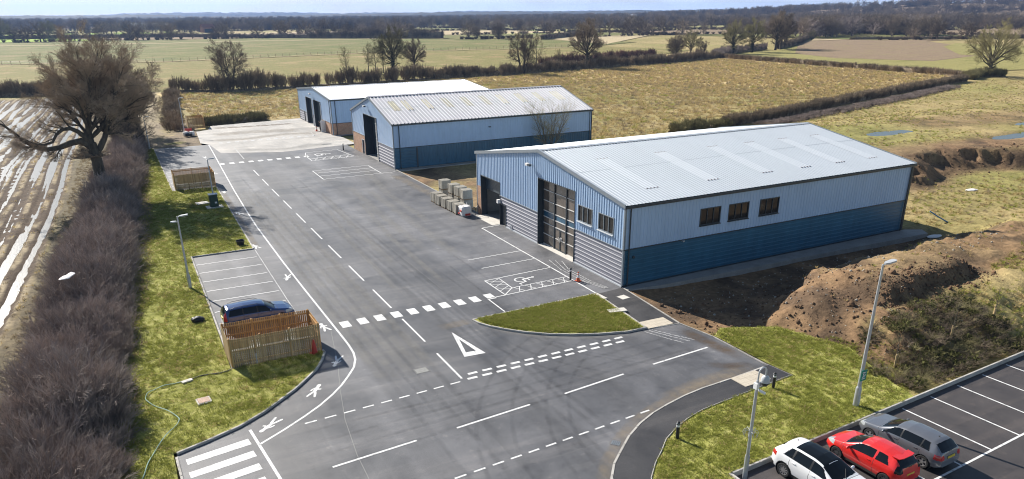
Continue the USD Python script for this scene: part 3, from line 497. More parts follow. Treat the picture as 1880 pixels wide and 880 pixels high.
# marked bays in front of the nearest unit
line('bay_line', [(29.47, 42.75), (29.6, 54), (29.7, 63.1), (31.8, 63.35)], 0.12)
line('bay_line', [(24.3, 54.65), (29.6, 54.8)], 0.09); line('bay_line', [(24.4, 52.1), (29.58, 52.25)], 0.09)
line('bay_line', [(23.3, 49.25), (29.55, 49.55)], 0.09); line('bay_line', [(23.3, 49.27), (23.32, 45.72)], 0.09); line('bay_line', [(21.8, 45.6), (29.45, 45.95)], 0.10); line('bay_line', [(21.8, 45.55), (21.76, 42.75)], 0.1)
line('bay_line', [(24.48, 46.8), (29.5, 46.95)], 0.08); line('bay_line', [(24.55, 49.25), (24.46, 46.8)], 0.08); line('bay_line', [(24.46, 46.8), (23.34, 45.75)], 0.08)
for k in range(5):
    x = 24.6+k*1.0; line('hatch_line', [(x, 46.78), (x+.45, 45.85)], 0.06, z=PZ+.002); line('hatch_line', [(x+.5, 46.8), (x+.02, 45.83)], 0.06, z=PZ+.004)
for k in range(3):
    y = 46.6+k*.9; line('hatch_line', [(23.35, y), (24.45, y+.75)], 0.06, z=PZ+.002); line('hatch_line', [(24.45, y), (23.35, y+.75)], 0.06, z=PZ+.004)
def wheelchair(x, y, s=1.0, mat='paint'):
    g = [Point(0, 0).buffer(.52).difference(Point(0, 0).buffer(.40)).difference(shapely.box(.12, -.05, .7, .7)), LineString([(-.1, 1.0), (-.02, .2), (.55, .2), (.75, -.45), (.95, -.4)]).buffer(.07), Point(-.1, 1.15).buffer(.13), LineString([(-.06, .62), (.4, .62)]).buffer(.05)]
    p = shapely.affinity.rotate(shapely.affinity.scale(shapely.union_all(g), s, s, origin=(0, 0)), -90, origin=(0, 0))
    mark('wheelchair_symbol', shapely.affinity.translate(p, x, y), mat, PZ+.002)
wheelchair(25.9, 48.1, 1.0)
# marked bays in front of the middle unit
for pts in ([(21.94, 99.82), (29.63, 99.87)], [(22.2, 98.0), (29.6, 97.9)], [(21.85, 95.9), (29.6, 95.9)], [(21.9, 99.82), (21.82, 93.8)], [(29.63, 99.87), (29.55, 93.6)], [(21.8, 93.72), (31.5, 93.7)],
            [(24.32, 114.3), (29.3, 114.7)], [(29.3, 114.7), (30.0, 107.9)], [(23.6, 107.1), (30.0, 107.9)], [(23.7, 111.4), (23.6, 107.1)], [(23.7, 111.4), (24.3, 114.3)], [(23.7, 109.0), (29.8, 109.6)]): line('bay_line', pts, 0.11)
for k in range(5):
    x = 24.0+k*1.15; line('hatch_line', [(x, 107.2), (x+1.0, 109.3)], 0.09, z=PZ+.002); line('hatch_line', [(x+1.0, 107.3), (x, 109.1)], 0.09, z=PZ+.004)
wheelchair(25.8, 111.8, 1.4)
for x in (16.9, 19.3, 22.0, 24.7, 27.3): line('bay_line', [(x, 151.3), (x+.9, 147.6)], 0.1, 'paint', 0.009)
line('bay_line', [(30.0, 134.5), (29.6, 130)], 0.1, 'paint_worn', 0.009)
# car park bays
def cp(x, y): return (x, y+0.047*(x-31))
for k in range(-3, 9):
    x = 34.1+2.52*k; line('bay_line', [(x, cpk(x)-.15), (x+.2, cpk(x)-4.75)], 0.10)
line('bay_line', [(x0 := 22, cpk(22)-4.8), (60, cpk(60)-4.8)], 0.11, z=PZ+.003)
# sealed joints and tyre-tracked mud
seam = [(10.0, 45.4), (9.0, 40), (8.3, 37), (7.6, 33.5), (7.2, 30), (7.05, 26.5), (7.0, 22)]
line('sealed_joint', seam, 0.025, 'grey_cover', 0.003)
for x0, y0, x1, y1 in ((16.9, 100, 16.6, 48), (19.8, 98, 19.6, 49)): line('sealed_joint', [(x0, y0), (x1, y1)], 0.025, 'iron', 0.003)
for dx in (0, .35, .62): line('tyre_mud_streak', [(28.3+dx, 35.2), (28.9+dx*1.3, 33.7), (29.4+dx*1.5, 32.6)], 0.06, 'paint_worn', 0.003)
for dx in (0, .4, .8): line('tyre_mud_streak', [(30.4+dx, 51.3-dx), (29.95+dx*.8, 48.5), (30.1+dx*.6, 45.2), (30.6+dx*.4, 43.2)], 0.07, 'paint_worn', 0.024)
def strip(name, pts, w, mat, z, ends=1.5):
    """a soft-edged band of wear lying on the paving"""
    ln = LineString(pts); n = max(6, int(ln.length/.4)); s = np.linspace(0, ln.length, n); c = np.array([ln.interpolate(a).coords[0] for a in s]); d = np.gradient(c, axis=0); d /= np.linalg.norm(d, axis=1, keepdims=True)+1e-9; nn = np.c_[-d[:, 1], d[:, 0]]
    k = np.linspace(-1, 1, 5); V = c[:, None]+nn[:, None]*k[None, :, None]*w/2; fa = (1-k**2)[None]*np.clip(np.minimum(s, ln.length-s)/ends, 0, 1)[:, None]
    i, j = np.meshgrid(np.arange(n-1), np.arange(4), indexing='ij'); q = np.stack([i*5+j+1, i*5+j, (i+1)*5+j, (i+1)*5+j+1], -1).reshape(-1, 4); V = V.reshape(-1, 2)
    o = obj(name, (np.c_[V, np.full(len(V), z)], q), MATS[mat], road); UsdGeom.PrimvarsAPI(o).CreatePrimvar('fade', Sdf.ValueTypeNames.FloatArray, 'vertex').Set(Vt.FloatArray.FromNumpy(fa.ravel().astype(np.float32)))
def arc(cx, cy, r, a0, a1, n=24): a = np.radians(np.linspace(a0, a1, n)); return list(np.c_[cx+r*np.cos(a), cy+r*np.sin(a)])
zt_ = .0012; kz = 0
def tyre(pts, w=.32, mat='tyre_dark'):
    global kz; kz += 1; strip('tyre_mark', pts, w, mat, zt_+.00008*kz, 2.5)
rr_ = np.random.default_rng(70)
for k in range(9):     # turning in and out of the stub road on the right
    o = rr_.uniform(-.5, .5); r0 = 8.2+k*.75; tyre([(15.6+k*.55+o, 14)]+arc(31.0+o, 22.2-k*.1, r0+5.5, 176, 104)+[(31.2, 35.2+k*.2-2)]) if k % 2 else tyre([(18.2+k*.7, 50+k)]+arc(32+o, 40+o, 13.5-k*.6, 172, 236))
for k in range(8): x = 11.3+k*.85+rr_.uniform(-.2, .2)+(2.2 if k > 3 else 0); y0 = rr_.uniform(14, 36); tyre([(x, y0), (x+rr_.uniform(-.3, .3), y0+25), (x+rr_.uniform(-.4, .4), rr_.uniform(75, 108))], rr_.uniform(.3, .7))
for k in range(4): y = 30.8+k*1.0; tyre([(4.5, y-1.4+.3*k), (14, y-.6), (31, y)], .35)
for k in range(6): x = 16.5+k*1.9; y0 = rr_.uniform(48, 70); tyre([(x, y0), (x+.4, y0+14), (x+rr_.uniform(.2, 2.5), y0+30)], rr_.uniform(.5, 1.4), 'dust_pale')
for k in range(5): x = 10.8+k*.8; tyre([(x, 36), (x+.1, 60), (x-.1, 92)], .9, 'dust_pale')
ln2 = LineString(inner2).parallel_offset(.38, 'left'); strip('kerb_dust', list(ln2.coords), .8, 'dust', .0031); strip('kerb_dust', [(23.5, 27.3), (27, 27.9), (30.8, 28.1)], 1.3, 'dust', .0033)
strip('kerb_dust', [(16.5, 42.2), (17.6, 42.35), (19.0, 42.45)], 1.2, 'dust', .0031, .6); strip('kerb_dust', list(LineString(island[1:]).parallel_offset(.35, 'right').coords) if False else [(29, 34.9), (26.5, 35.5), (24, 36.4), (21.5, 38.1), (19.4, 40.6)], .6, 'dust_pale', .0032)
strip('kerb_dust', [(30.6, 92), (30.8, 80), (31.1, 70.5)], 1.6, 'dust', .0031); strip('kerb_dust', [(9.0, 67), (9.3, 80), (9.45, 93)], .7, 'dust', .0031); strip('kerb_dust', [(31.2, 29), (30.9, 31), (30.6, 34.6)], 1.2, 'mud_stain', .0034); strip('kerb_dust', [(28.5, 29.5), (29.6, 28.7), (31.2, 28.2)], .9, 'mud_stain', .0035)
strip('yard_stain', [(14, 140), (20, 141), (29, 139)], 5, 'dust', .0062); strip('yard_stain', [(13, 134), (18, 133), (26, 135), (31, 133)], 3, 'dust', .0065); strip('yard_stain', [(15, 149), (22, 148), (30, 148)], 2.5, 'mud_stain', .0068)
strip('yard_stain', [(16, 122), (22, 119.5), (30, 121)], 2.5, 'dust_pale', .007)
for x, y in ((20.3, 77.8), (21.5, 65), (13.4, 58), (26, 71), (12.2, 80), (18.4, 90)): strip('oil_stain', [(x-.6, y), (x, y+.1), (x+.6, y)], .8, 'tyre_dark', .0036, .5)
# ------------------------------------------------------------------ kerbs, stone by stone
def kerb(pts, w=0.125, z0=-0.1, z1=0.10, Ls=0.915, gap=0.012, name='kerb', mat='kerb'):
    k = thing(name, kind='structure'); ln = LineString(pts); n = max(1, int(round(ln.length/Ls))); st = ln.length/n
    for i in range(n):
        seg = shapely.ops.substring(ln, i*st+gap/2, (i+1)*st-gap/2) if hasattr(shapely, 'ops') else None
        p = seg.buffer(w/2, cap_style='flat', join_style='mitre')
        dz = float(RNG.uniform(-.004, .004))
        b = 0.018; top = p.buffer(-b)
        m = MB().prism(p, z0, z1-b+dz)
        if top.area > 0 and top.geom_type == 'Polygon': m.prism(top, z1-b+dz-.001, z1+dz)
        obj('kerb_stone', m, MATS[mat], k)
    return k
import shapely.ops
kerb(curveL, 0.14, z1=0.115)
kerb([(8.75, 42.15), (8.72, 42.5)], z1=0.11)
kerb([(3.32, 42.5), (3.42, 67.02), (8.6, 66.95)], 0.12, z1=0.10)
kerb([(8.65, 66.95), (9.1, 93.9), (9.15, 95.6)], 0.13, z1=0.09)
kerb([(4.15, 95.6), (4.05, 129.6)], 0.12, z1=0.10)
kerb(island+[island[0]], 0.13, z1=0.12)
kerb([(-0.52, 33.9), (-0.38, 30), (-0.2, 24)], 0.12, z1=0.06)
kerb(inner2, 0.13, z1=0.105); kerb(outer2, 0.06, z1=0.12)
kerb([(31.95, 25.95), (31.72, 28.0), (31.75, 32.3), (31.25, 35.2)], 0.07, z1=0.03); kerb([(31.25, 35.2), (31.9, 42.5)], 0.07, z1=0.05); kerb([(28.75, 35.45), (31.2, 35.15)], 0.08, z1=0.035)
kerb([(31.9, 69.2), (32.05, 95.0)], 0.10, z1=0.05)
kerb([(21.65, 12), (21.65, cpk(21.65)+.06)] + [(x, cpk(x)+.06) for x in np.arange(22.5, 62, 1.83)], 0.125, z1=0.25)
# ------------------------------------------------------------------ covers, slabs, hose, odds and ends on the ground
def slab(name, label, cat, c, size, rz, z0, h, mat, group=None, frame=None):
    t = thing(name, label, cat, (c[0], c[1], z0), rz, group=group); a, b = size[0]/2, size[1]/2
    if frame: obj('frame', MB().prism(shapely.box(-a-.06, -b-.06, a+.06, b+.06).difference(shapely.box(-a, -b, a, b)), 0, h*.8), MATS[frame], t)
    obj('cover', MB().prism(shapely.box(-a+.01, -b+.01, a-.01, b-.01), 0, h), MATS[mat], t)
    return t
slab('drain_cover', 'pale square drain cover in the lawn nearest the kerb curve', 'drain cover', (1.3, 39.0), (.6, .6), .1, .08, .10, 'pink_cover', frame='slab')
slab('drain_cover', 'small pale cover in the lawn where the hose ends', 'drain cover', (0.72, 41.9), (.62, .3), .3, .08, .10, 'slab')
slab('drain_cover', 'grey rectangular cover in the road south of the give way triangle', 'drain cover', (13.2, 36.95), (.75, .6), 0, 0.0, .009, 'grey_cover', frame='iron')
slab('drain_cover', 'grey square cover in the footpath beside the nearest unit', 'drain cover', (30.75, 41.0), (.7, .7), .1, 0.02, .012, 'slab', frame='iron')
slab('drain_cover', 'dark cover in the concrete yard between the far units', 'drain cover', (29.2, 120.5), (1.6, 1.0), .1, 0.004, .012, 'iron')
slab('drain_cover', 'round-edged white cover on the grass by the green cabinet', 'drain cover', (6.55, 87.1), (1.3, 1.1), .2, .09, .12, 'slab')
g = slab('gully_grate', 'dark iron gully grate at the curved kerb', 'drain grate', (18.75, 24.95), (.48, .48), .7, 0.0, .006, 'iron')
for k in range(5): obj('grate_bar', MB().box(-.2, -.2+k*.09, .006, .2, -.155+k*.09, .02), MATS['trim_grey'], g)
slab('paving_slab', 'white slab at the top corner of the grass island', 'slab', (29.05, 41.75), (.75, 1.2), .05, .11, .035, 'slab')
slab('paving_slab', 'white slab lying across the island edge near the path', 'slab', (28.65, 38.85), (1.35, .62), -.2, .12, .06, 'slab')
def pavers(label, c, size, rz, z0):
    t = thing('tactile_paving', label, 'paving', (c[0], c[1], z0), rz)
    nx, ny = int(round(size[0]/.4)), int(round(size[1]/.4))
    for i in range(nx):
        for j in range(ny): obj('paving_slab', MB().box(-size[0]/2+i*.4+.006, -size[1]/2+j*.4+.006, 0, -size[0]/2+(i+1)*.4-.006, -size[1]/2+(j+1)*.4-.006, .045+float(RNG.uniform(-.003, .003))), MATS['tactile'], t)
pavers('buff tactile paving at the end of the straight footpath', (29.85, 35.95), (2.0, 1.2), -.04, 0.0)
pavers('buff tactile paving at the end of the curved footpath', (29.4, 26.75), (2.0, 1.2), .03, .07)
# garden hose
hp = np.array([(-3.2, 30.5), (-2.0, 32.7), (-1.6, 34.2), (-0.7, 36.2), (-0.1, 37.2), (-0.3, 38.2), (-1.1, 39.6), (-1.5, 40.6), (-1.3, 41.4), (-0.6, 41.8), (0.5, 41.95)])
from scipy.interpolate import CubicSpline
cs = CubicSpline(np.arange(len(hp)), hp); tt = np.linspace(0, len(hp)-1, 140); hc = cs(tt)
obj('garden_hose', MB().tube(np.c_[hc, np.full(len(hc), .17)+.03*np.sin(tt*5)], .024, 7), MATS['hose_green'], label='pale green garden hose snaking across the lawn', category='hose')
tt = np.linspace(0, 1, 30)
obj('cable', MB().tube(np.c_[0.9+2.3*tt, 42.0+0.3*tt+.15*np.sin(tt*6), .14+.0*tt], .03, 6), MATS['black_plastic'], label='black cable on the lawn leading to the timber enclosure', category='cable')
def sack(name, label, c, s, mat, cat, seed=0, z=None, flatn=0.6):
    m = trimesh.creation.icosphere(3, 1.0); v = m.vertices.copy(); n = meshkit.fbm(v*1.7+seed*9, 3, seed)
    v *= (0.65+0.7*n)[:, None]; v[:, 2] = np.maximum(v[:, 2]*flatn, -.25); v *= np.asarray(s); v[:, 2] -= v[:, 2].min()
    return obj(name, (v+[c[0], c[1], z if z is not None else .06], m.faces), MATS[mat], smooth=True, label=label, category=cat)
sack('rubbish_bag', 'crumpled black bag on the lawn left of the parked blue car', (2.3, 51.2), (.42, .36, .45), 'black_plastic', 'bag', 1)
t = thing('rubber_bucket', 'black round tub on the grass at the corner of the left bays', 'bucket', (7.8, 68.6, .08))
obj('tub', MB().lathe([(0.30, 0), (.38, .42), (.40, .42), (.37, .40), (.29, .03), (0.0, .03)], 24), MATS['black_plastic'], t, smooth=40)
obj('handle', MB().tube([(-.39, 0, .40), (-.3, 0, .5), (0, 0, .55), (.3, 0, .5), (.39, 0, .40)], .015, 6), MATS['black_plastic'], t)
m = trimesh.creation.icosphere(3, 1.0); v = m.vertices*[.75, .5, .18]; v += .22*(meshkit.fbm(v*3, 3, 5)-.5)[:, None]*[1, 1, .8]
simple('lap', (0.30, 0.34, 0.38), rough=.5)
simple('fixing', (0.22, 0.17, 0.17), rough=.6)
# ------------------------------------------------------------------ the three industrial units
VP = [(0, 0), (.30, 0), (.38, 1), (.62, 1), (.70, 0)]     # one rib of the sheeting: (part of the pitch, part of the depth)
def prof(L, pitch, extra=()):
    n = int(math.ceil(L/pitch)); s = np.concatenate([np.array([a for a, _ in VP])+k for k in range(n)]+[[n]])*pitch
    h = np.concatenate([[b for _, b in VP]]*n+[[0.0]])
    e = np.unique(np.round(np.concatenate([s[s < L-1e-4], [0, L], [x for x in extra if 0 < x < L]]), 5))
    return e, np.interp(e, s, h)
def clad(o, d, n, s0, s1, zlo, ztop, openings=(), pitch=.333, depth=.035, vertical=True):
    """ribbed sheeting on a wall: o origin, d along the wall, n outwards; ztop a number or a function of s; openings (s0, s1, z0, z1)"""
    o, d, n = (np.asarray(q, float) for q in (o, d, n)); zt = ztop if callable(ztop) else (lambda s: np.full_like(np.asarray(s, float), ztop))
    mb = MB(); V = []
    def q(a, b, c, e): V.append((a, b, c, e))
    pt = lambda s, z, h: o+d*s+n*(h*depth)+np.array([0, 0, z])
    if vertical:
        ex = [x for op in openings for x in op[:2]]
        e, h = prof(s1-s0, pitch, [x-s0 for x in ex]+[(W_-s0) for W_ in getattr(zt, 'breaks', [])]); e = e+s0
        for k in range(len(e)-1):
            a, b = e[k], e[k+1]; m = (a+b)/2; cuts = sorted((z0, z1) for (p, r, z0, z1) in openings if p-1e-6 <= m <= r+1e-6)
            za, zb = float(zt(a)), float(zt(b)); lo = zlo
            for z0, z1 in cuts:
                if z0 > lo+1e-4: q(pt(a, lo, h[k]), pt(b, lo, h[k+1]), pt(b, z0, h[k+1]), pt(a, z0, h[k]))
                lo = max(lo, z1)
            if min(za, zb) > lo: q(pt(a, lo, h[k]), pt(b, lo, h[k+1]), pt(b, zb, h[k+1]), pt(a, za, h[k]))
    else:
        H_ = float(zt(s0)); e, h = prof(H_-zlo, pitch, [x-zlo for op in openings for x in op[2:]]); e = e+zlo
        for k in range(len(e)-1):
            a, b = e[k], e[k+1]; m = (a+b)/2; cuts = sorted((p, r) for (p, r, z0, z1) in openings if z0-1e-6 <= m <= z1+1e-6); lo = s0
            for p, r in cuts+[(s1, s1)]:
                if p > lo+1e-4: q(pt(lo, a, h[k]), pt(p, a, h[k]), pt(p, b, h[k+1]), pt(lo, b, h[k+1]))
                lo = max(lo, r)
    v = np.array(V).reshape(-1, 3); return v, np.arange(len(v)).reshape(-1, 4)
def roof_sheet(xa, xb, ya, za, yb, zb, pitch, depth, lift=0.0, phase=0.0):
    """ribs run from the eaves (ya, za) to the ridge (yb, zb)"""
    e, h = prof(xb-xa, pitch); k = len(e)
    nv = np.array([0, -(zb-za), abs(yb-ya)]) if yb > ya else np.array([0, (zb-za), abs(yb-ya)]); nv = nv/np.linalg.norm(nv)
    A = np.c_[xa+e, np.full(k, ya), np.full(k, za)]+nv*(h*depth+lift)[:, None]; B = np.c_[xa+e, np.full(k, yb), np.full(k, zb)]+nv*(h*depth+lift)[:, None]
    i = np.arange(k-1); f = np.stack([i, i+1, k+i+1, k+i], 1) if yb > ya else np.stack([i+1, i, k+i, k+i+1], 1)
    return np.vstack([A, B]), f
def unit(name, label, X, Y, Ln, W, EV, RG, roofm, pitch, depth, rl, rlmat, group):
    b = thing(name, label, 'industrial unit', (X, Y, 0), group=group)
    g = (RG-EV)/(W/2)
    top = lambda s: EV+np.minimum(s, W-s)*g-0.02
    top.breaks = [W/2]
    oh = 0.12
    obj('roof', roof_sheet(-oh, Ln+oh, -oh, EV-oh*g+.03, W/2, RG+.03, pitch, depth), MATS[roofm], b)
    obj('roof', roof_sheet(-oh, Ln+oh, W+oh, EV-oh*g+.03, W/2, RG+.03, pitch, depth), MATS[roofm], b)
    nv = np.array([0, -g, 1])/math.hypot(g, 1)
    for (xa, xb, ya, yb) in rl:                                            # translucent strips let into the near slope
        t = obj('rooflight', roof_sheet(xa, xb, ya, EV+ya*g+.03, yb, EV+yb*g+.03, pitch, depth, .012), MATS[rlmat], b)
        for yy in (ya, yb):
            k = MB()
            for s in np.arange(xa+pitch*.15, xb, pitch): k.obox(np.array([s+.13, yy, EV+yy*g+.03])+nv*(depth+.018), (.055, 0, 0), (0, .04, .04*g), nv*.018)
            obj('end_flashing', k, MATS['fixing'], t, kind='stuff')
    # lap joint across each sheet run, and the fixings' grime below it
    for yl in (W*.27,): obj('lap_joint', roof_sheet(-oh, Ln+oh, yl-.05, EV+(yl-.05)*g+.03, yl+.02, EV+(yl+.02)*g+.03, pitch, depth, .006), MATS['lap'], b)
    # ridge cap with its dark profile fillers, verges, gutters, corner flashings
    m = MB(); m.quad((-oh, W/2-.32, RG-.32*g+depth+.05), (Ln+oh, W/2-.32, RG-.32*g+depth+.05), (Ln+oh, W/2, RG+depth+.075), (-oh, W/2, RG+depth+.075)); m.quad((-oh, W/2, RG+depth+.075), (Ln+oh, W/2, RG+depth+.075), (Ln+oh, W/2+.32, RG-.32*g+depth+.05), (-oh, W/2+.32, RG-.32*g+depth+.05))
    obj('ridge_cap', m, MATS[roofm], b)
    m = MB()
    for s in np.arange(-oh+.62*pitch, Ln, pitch): m.box(s+pitch*.05, W/2-.36, RG-.36*g+.035, s+pitch*.68, W/2-.30, RG-.3*g+.05+depth*.9)
    obj('ridge_filler', m, MATS['trim_dark'], b, kind='stuff')
    for x0 in (-oh-.05, Ln+oh-.03):
        for y0, y1, z0, z1 in ((-oh-.04, W/2, EV-oh*g, RG), (W+oh+.04, W/2, EV-oh*g, RG)):
            m = MB(); m.add([(x0+dx, yy, zz+dz) for yy, zz in ((y0, z0), (y1, z1)) for dx in (0, .08) for dz in (-.17, .11)], [(0, 1, 5, 4), (2, 6, 7, 3), (1, 3, 7, 5), (0, 4, 6, 2), (0, 2, 3, 1), (4, 5, 7, 6)])
            obj('verge_flashing', m, MATS['trim_grey'], b)
    for y0 in (-oh-.13, W+oh): obj('gutter', MB().box(-oh, y0, EV-.22, Ln+oh, y0+.13, EV-.04), MATS['trim_dark'], b)
    for x0, y0 in ((-.05, -.05), (Ln-.1, -.05), (Ln-.1, W-.1), (-.05, W-.1)): obj('corner_flashing', MB().box(x0, y0, 0.05, x0+.15, y0+.15, EV-.23), MATS['trim_grey' if x0 < 0 else 'trim_dark'], b)
    # the two walls turned away, plain
    obj('end_wall', clad((Ln, 0, 0), (0, 1, 0), (1, 0, 0), 0, W, 0, top, (), pitch=.5, depth=.03), MATS['clad_light'], b)
    obj('rear_wall', clad((Ln, W, 0), (-1, 0, 0), (0, 1, 0), 0, Ln, 0, EV-.1, (), pitch=.5, depth=.03), MATS['clad_light'], b)
    obj('floor_slab', MB().box(.02, .02, -.6, Ln-.02, W-.02, .012), MATS['apron_concrete'], b)
    return b, top, g
def downpipe(b, x, y, h, n=(0, -1)):
    obj('downpipe', MB().tube([(x+n[0]*.12, y+n[1]*.12, .02), (x+n[0]*.12, y+n[1]*.12, h-.35), (x+n[0]*.16, y+n[1]*.17, h-.1)], .055, 8), MATS['trim_dark'], b)
def window(b, o, d, n, s0, s1, z0, z1, panes=3, frame='trim_dark', glass='glass_dark'):
    o, d, n = (np.asarray(q, float) for q in (o, d, n)); up_ = np.array([0, 0, 1.0])
    w = thing('window', parent=b); fr = MB(); F = .07
    def bar(a, c, e, g, out=.045): fr.obox(o+d*(a+c)/2+up_*(e+g)/2+n*(out-.04), d*(c-a)/2, n*.05, up_*(g-e)/2)
    bar(s0-F, s0, z0-F, z1+F); bar(s1, s1+F, z0-F, z1+F); bar(s0, s1, z0-F, z0); bar(s0, s1, z1, z1+F)
    st = (s1-s0)/panes
    for k in range(1, panes): bar(s0+k*st-.03, s0+k*st+.03, z0, z1, .03)
    obj('frame', fr, MATS[frame], w)
    obj('sill', MB().obox(o+d*(s0+s1)/2+up_*(z0-F-.03)+n*.08, d*((s1-s0)/2+.1), n*.09, up_*.025), MATS['trim_pale' if n[0] < 0 else 'trim_dark'], w)
    for k in range(panes): obj('pane', MB().obox(o+d*(s0+(k+.5)*st)+up_*(z0+z1)/2-n*.03, d*(st/2-.028), n*.008, up_*((z1-z0)/2-.002)), MATS[glass], w)
def reveal(b, o, d, n, s0, s1, z1, depth, mat='door_dark'):
    """the sides and head of a deep opening"""
    o, d, n = (np.asarray(q, float) for q in (o, d, n)); up_ = np.array([0, 0, 1.0]); m = MB()
    m.obox(o+d*(s0-.04)+up_*z1/2-n*(depth/2-.03), d*.04, n*(depth/2+.03), up_*z1/2); m.obox(o+d*(s1+.04)+up_*z1/2-n*(depth/2-.03), d*.04, n*(depth/2+.03), up_*z1/2); m.obox(o+d*(s0+s1)/2+up_*(z1+.04)-n*(depth/2-.03), d*((s1-s0)/2+.08), n*(depth/2+.03), up_*.04)
    obj('door_reveal', m, MATS[mat], b)
def floodlight(b, o, n, d):
    o, n, d = (np.asarray(q, float) for q in (o, n, d)); l = thing('floodlight', parent=b)
    obj('bracket', MB().obox(o+n*.22, n*.22, d*.03, (0, 0, .03)), MATS['galv'], l); obj('lamp', MB().obox(o+n*.42-d*.2, n*.12, d*.16, (0, 0, .09)), MATS['trim_dark'], l); obj('lamp', MB().obox(o+n*.40+d*.25, n*.14, d*.18, (0, 0, .10)), MATS['bag_white'], l)
GX_ = ((0, 0, 0), (0, 1, 0), (-1, 0, 0)); GY_ = ((0, 0, 0), (1, 0, 0), (0, -1, 0))
UG = 'three steel-clad industrial units along the estate road'
# --- nearest unit
rl = [(a-X1-.45, a-X1+.75, 2.3, 9.35) for a in (35.9, 42.1, 48.2, 52.8, 57.2, 61.6)]
b1, top, g1 = unit('industrial_unit', 'nearest blue-clad unit with a tall glazed entrance and three dark side windows', X1, Y1, LN1, W1, EV1, RG1, 'roof_grey', .333, .022, rl, 'rooflight', UG)
ogl = (6.95, 12.98, 0, 6.03); oro = (20.65, 24.85, 0, 4.15); oped = (19.45, 20.55, 0, 2.1); ow1 = (4.35, 6.35, 3.84, 5.08); ow2 = (1.42, 3.38, 3.84, 5.08)
BD = 2.99
obj('upper_cladding', clad(*GX_, 0, W1, BD, top, (ogl, oro, ow1, ow2)), MATS['clad_light'], b1)
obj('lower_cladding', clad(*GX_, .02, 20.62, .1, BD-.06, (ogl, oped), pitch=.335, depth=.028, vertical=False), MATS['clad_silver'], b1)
obj('lower_cladding', clad(*GY_, .02, LN1, .1, BD-.06, (), pitch=.335, depth=.016, vertical=False), MATS['clad_slate'], b1)
lw = [(39.27-X1, 41.22-X1, 3.95, 5.18), (42.2-X1, 44.25-X1, 3.95, 5.18), (45.62-X1, 47.65-X1, 3.95, 5.18)]
obj('upper_cladding', clad(*GY_, 0, LN1, BD, EV1-.12, lw, depth=.03), MATS['clad_light'], b1)
m = MB().box(-.075, 0, BD-.07, .0, 6.91, BD).box(-.075, 13.02, BD-.07, 0, 20.62, BD); obj('band_flashing', m, MATS['trim_grey'], b1)
obj('band_flashing', MB().box(0, -.075, BD-.07, LN1, 0, BD), MATS['trim_dark'], b1); obj('base_flashing', MB().box(-.06, .02, 0, 0, 6.9, .1).box(-.06, 13.03, 0, 0, 19.4, .1), MATS['trim_pale'], b1)
obj('base_flashing', MB().box(0, -.05, 0, LN1, 0, .1), MATS['trim_dark'], b1)
obj('brick_pier', MB().box(-.04, 24.9, 0, .3, W1-.0, BD), MATS['brick'], b1)
for s in lw: window(b1, *GY_, *s, panes=3)
for s in (ow1, ow2): window(b1, *GX_, *s, panes=3, frame='trim_grey')
downpipe(b1, .42, 0, EV1); downpipe(b1, LN1-.35, 0, EV1); obj('vent', MB().lathe([(0, .09), (.11, .08), (.12, 0)], 16, trimesh.transformations.translation_matrix((.95, -.02, 2.28)) @ trimesh.transformations.rotation_matrix(PI/2, (1, 0, 0))), MATS['trim_dark'], b1)
obj('wall_lamp', MB().box(5.55, -.22, 2.84, 5.72, -.03, 2.94), MATS['galv'], b1); floodlight(b1, (-.04, 14.05, 7.1), (-1, 0, 0), (0, 1, 0))
# glazed entrance: recessed screen of bronze panes in dark mullions, spandrel band, double doors
reveal(b1, *GX_, *ogl[:2], ogl[3], .62)
scr = thing('glazed_screen', parent=b1); xs = .52; ys = [7.0, 9.0, 10.98, 12.93]; zs = [.06, 1.02, 2.02, 2.62, 3.16, 4.1, 5.05, 5.98]
for i in range(3):
    for j in range(7):
        if i == 1 and j < 2: continue
        sp = j == 3
        obj('spandrel_panel' if sp else 'pane', MB().box(xs, ys[i]+.06, zs[j]+.035, xs+.03, ys[i+1]-.06, zs[j+1]-.035), MATS['clad_slate' if sp else 'glass_bronze'], scr)
for y in ys: obj('mullion', MB().box(xs-.09, y-.07, .0, xs+.06, y+.07, 6.02), MATS['trim_dark'], scr)
for z in zs: obj('transom', MB().box(xs-.05, 6.96, z-.035, xs+.05, 12.97, z+.035), MATS['bar_pale'], scr)
for y0, y1 in ((9.08, 9.97), (10.01, 10.9)):
    dr = obj('door', MB().box(xs-.02, y0, .04, xs+.025, y1, 1.98), MATS['glass_bronze'], scr); fr = MB()
    fr.box(xs-.06, y0, .04, xs+.05, y0+.07, 1.98).box(xs-.06, y1-.07, .04, xs+.05, y1, 1.98).box(xs-.06, y0+.07, .04, xs+.05, y1-.07, .14).box(xs-.06, y0+.07, 1.9, xs+.05, y1-.07, 1.98); obj('door_frame', fr, MATS['trim_dark'], dr)
    obj('handle', MB().box(xs-.14, (y0+.1 if y0 > 10 else y1-.16), .9, xs-.09, (y0+.16 if y0 > 10 else y1-.1), 1.3), MATS['bar_pale'], dr)
obj('door_notice', MB().box(xs-.075, 9.66, 1.1, xs-.065, 9.84, 1.34), MATS['bag_white'], scr)
obj('threshold', MB().box(-.1, 6.95, -.05, .55, 12.98, .03), MATS['slab'], b1)
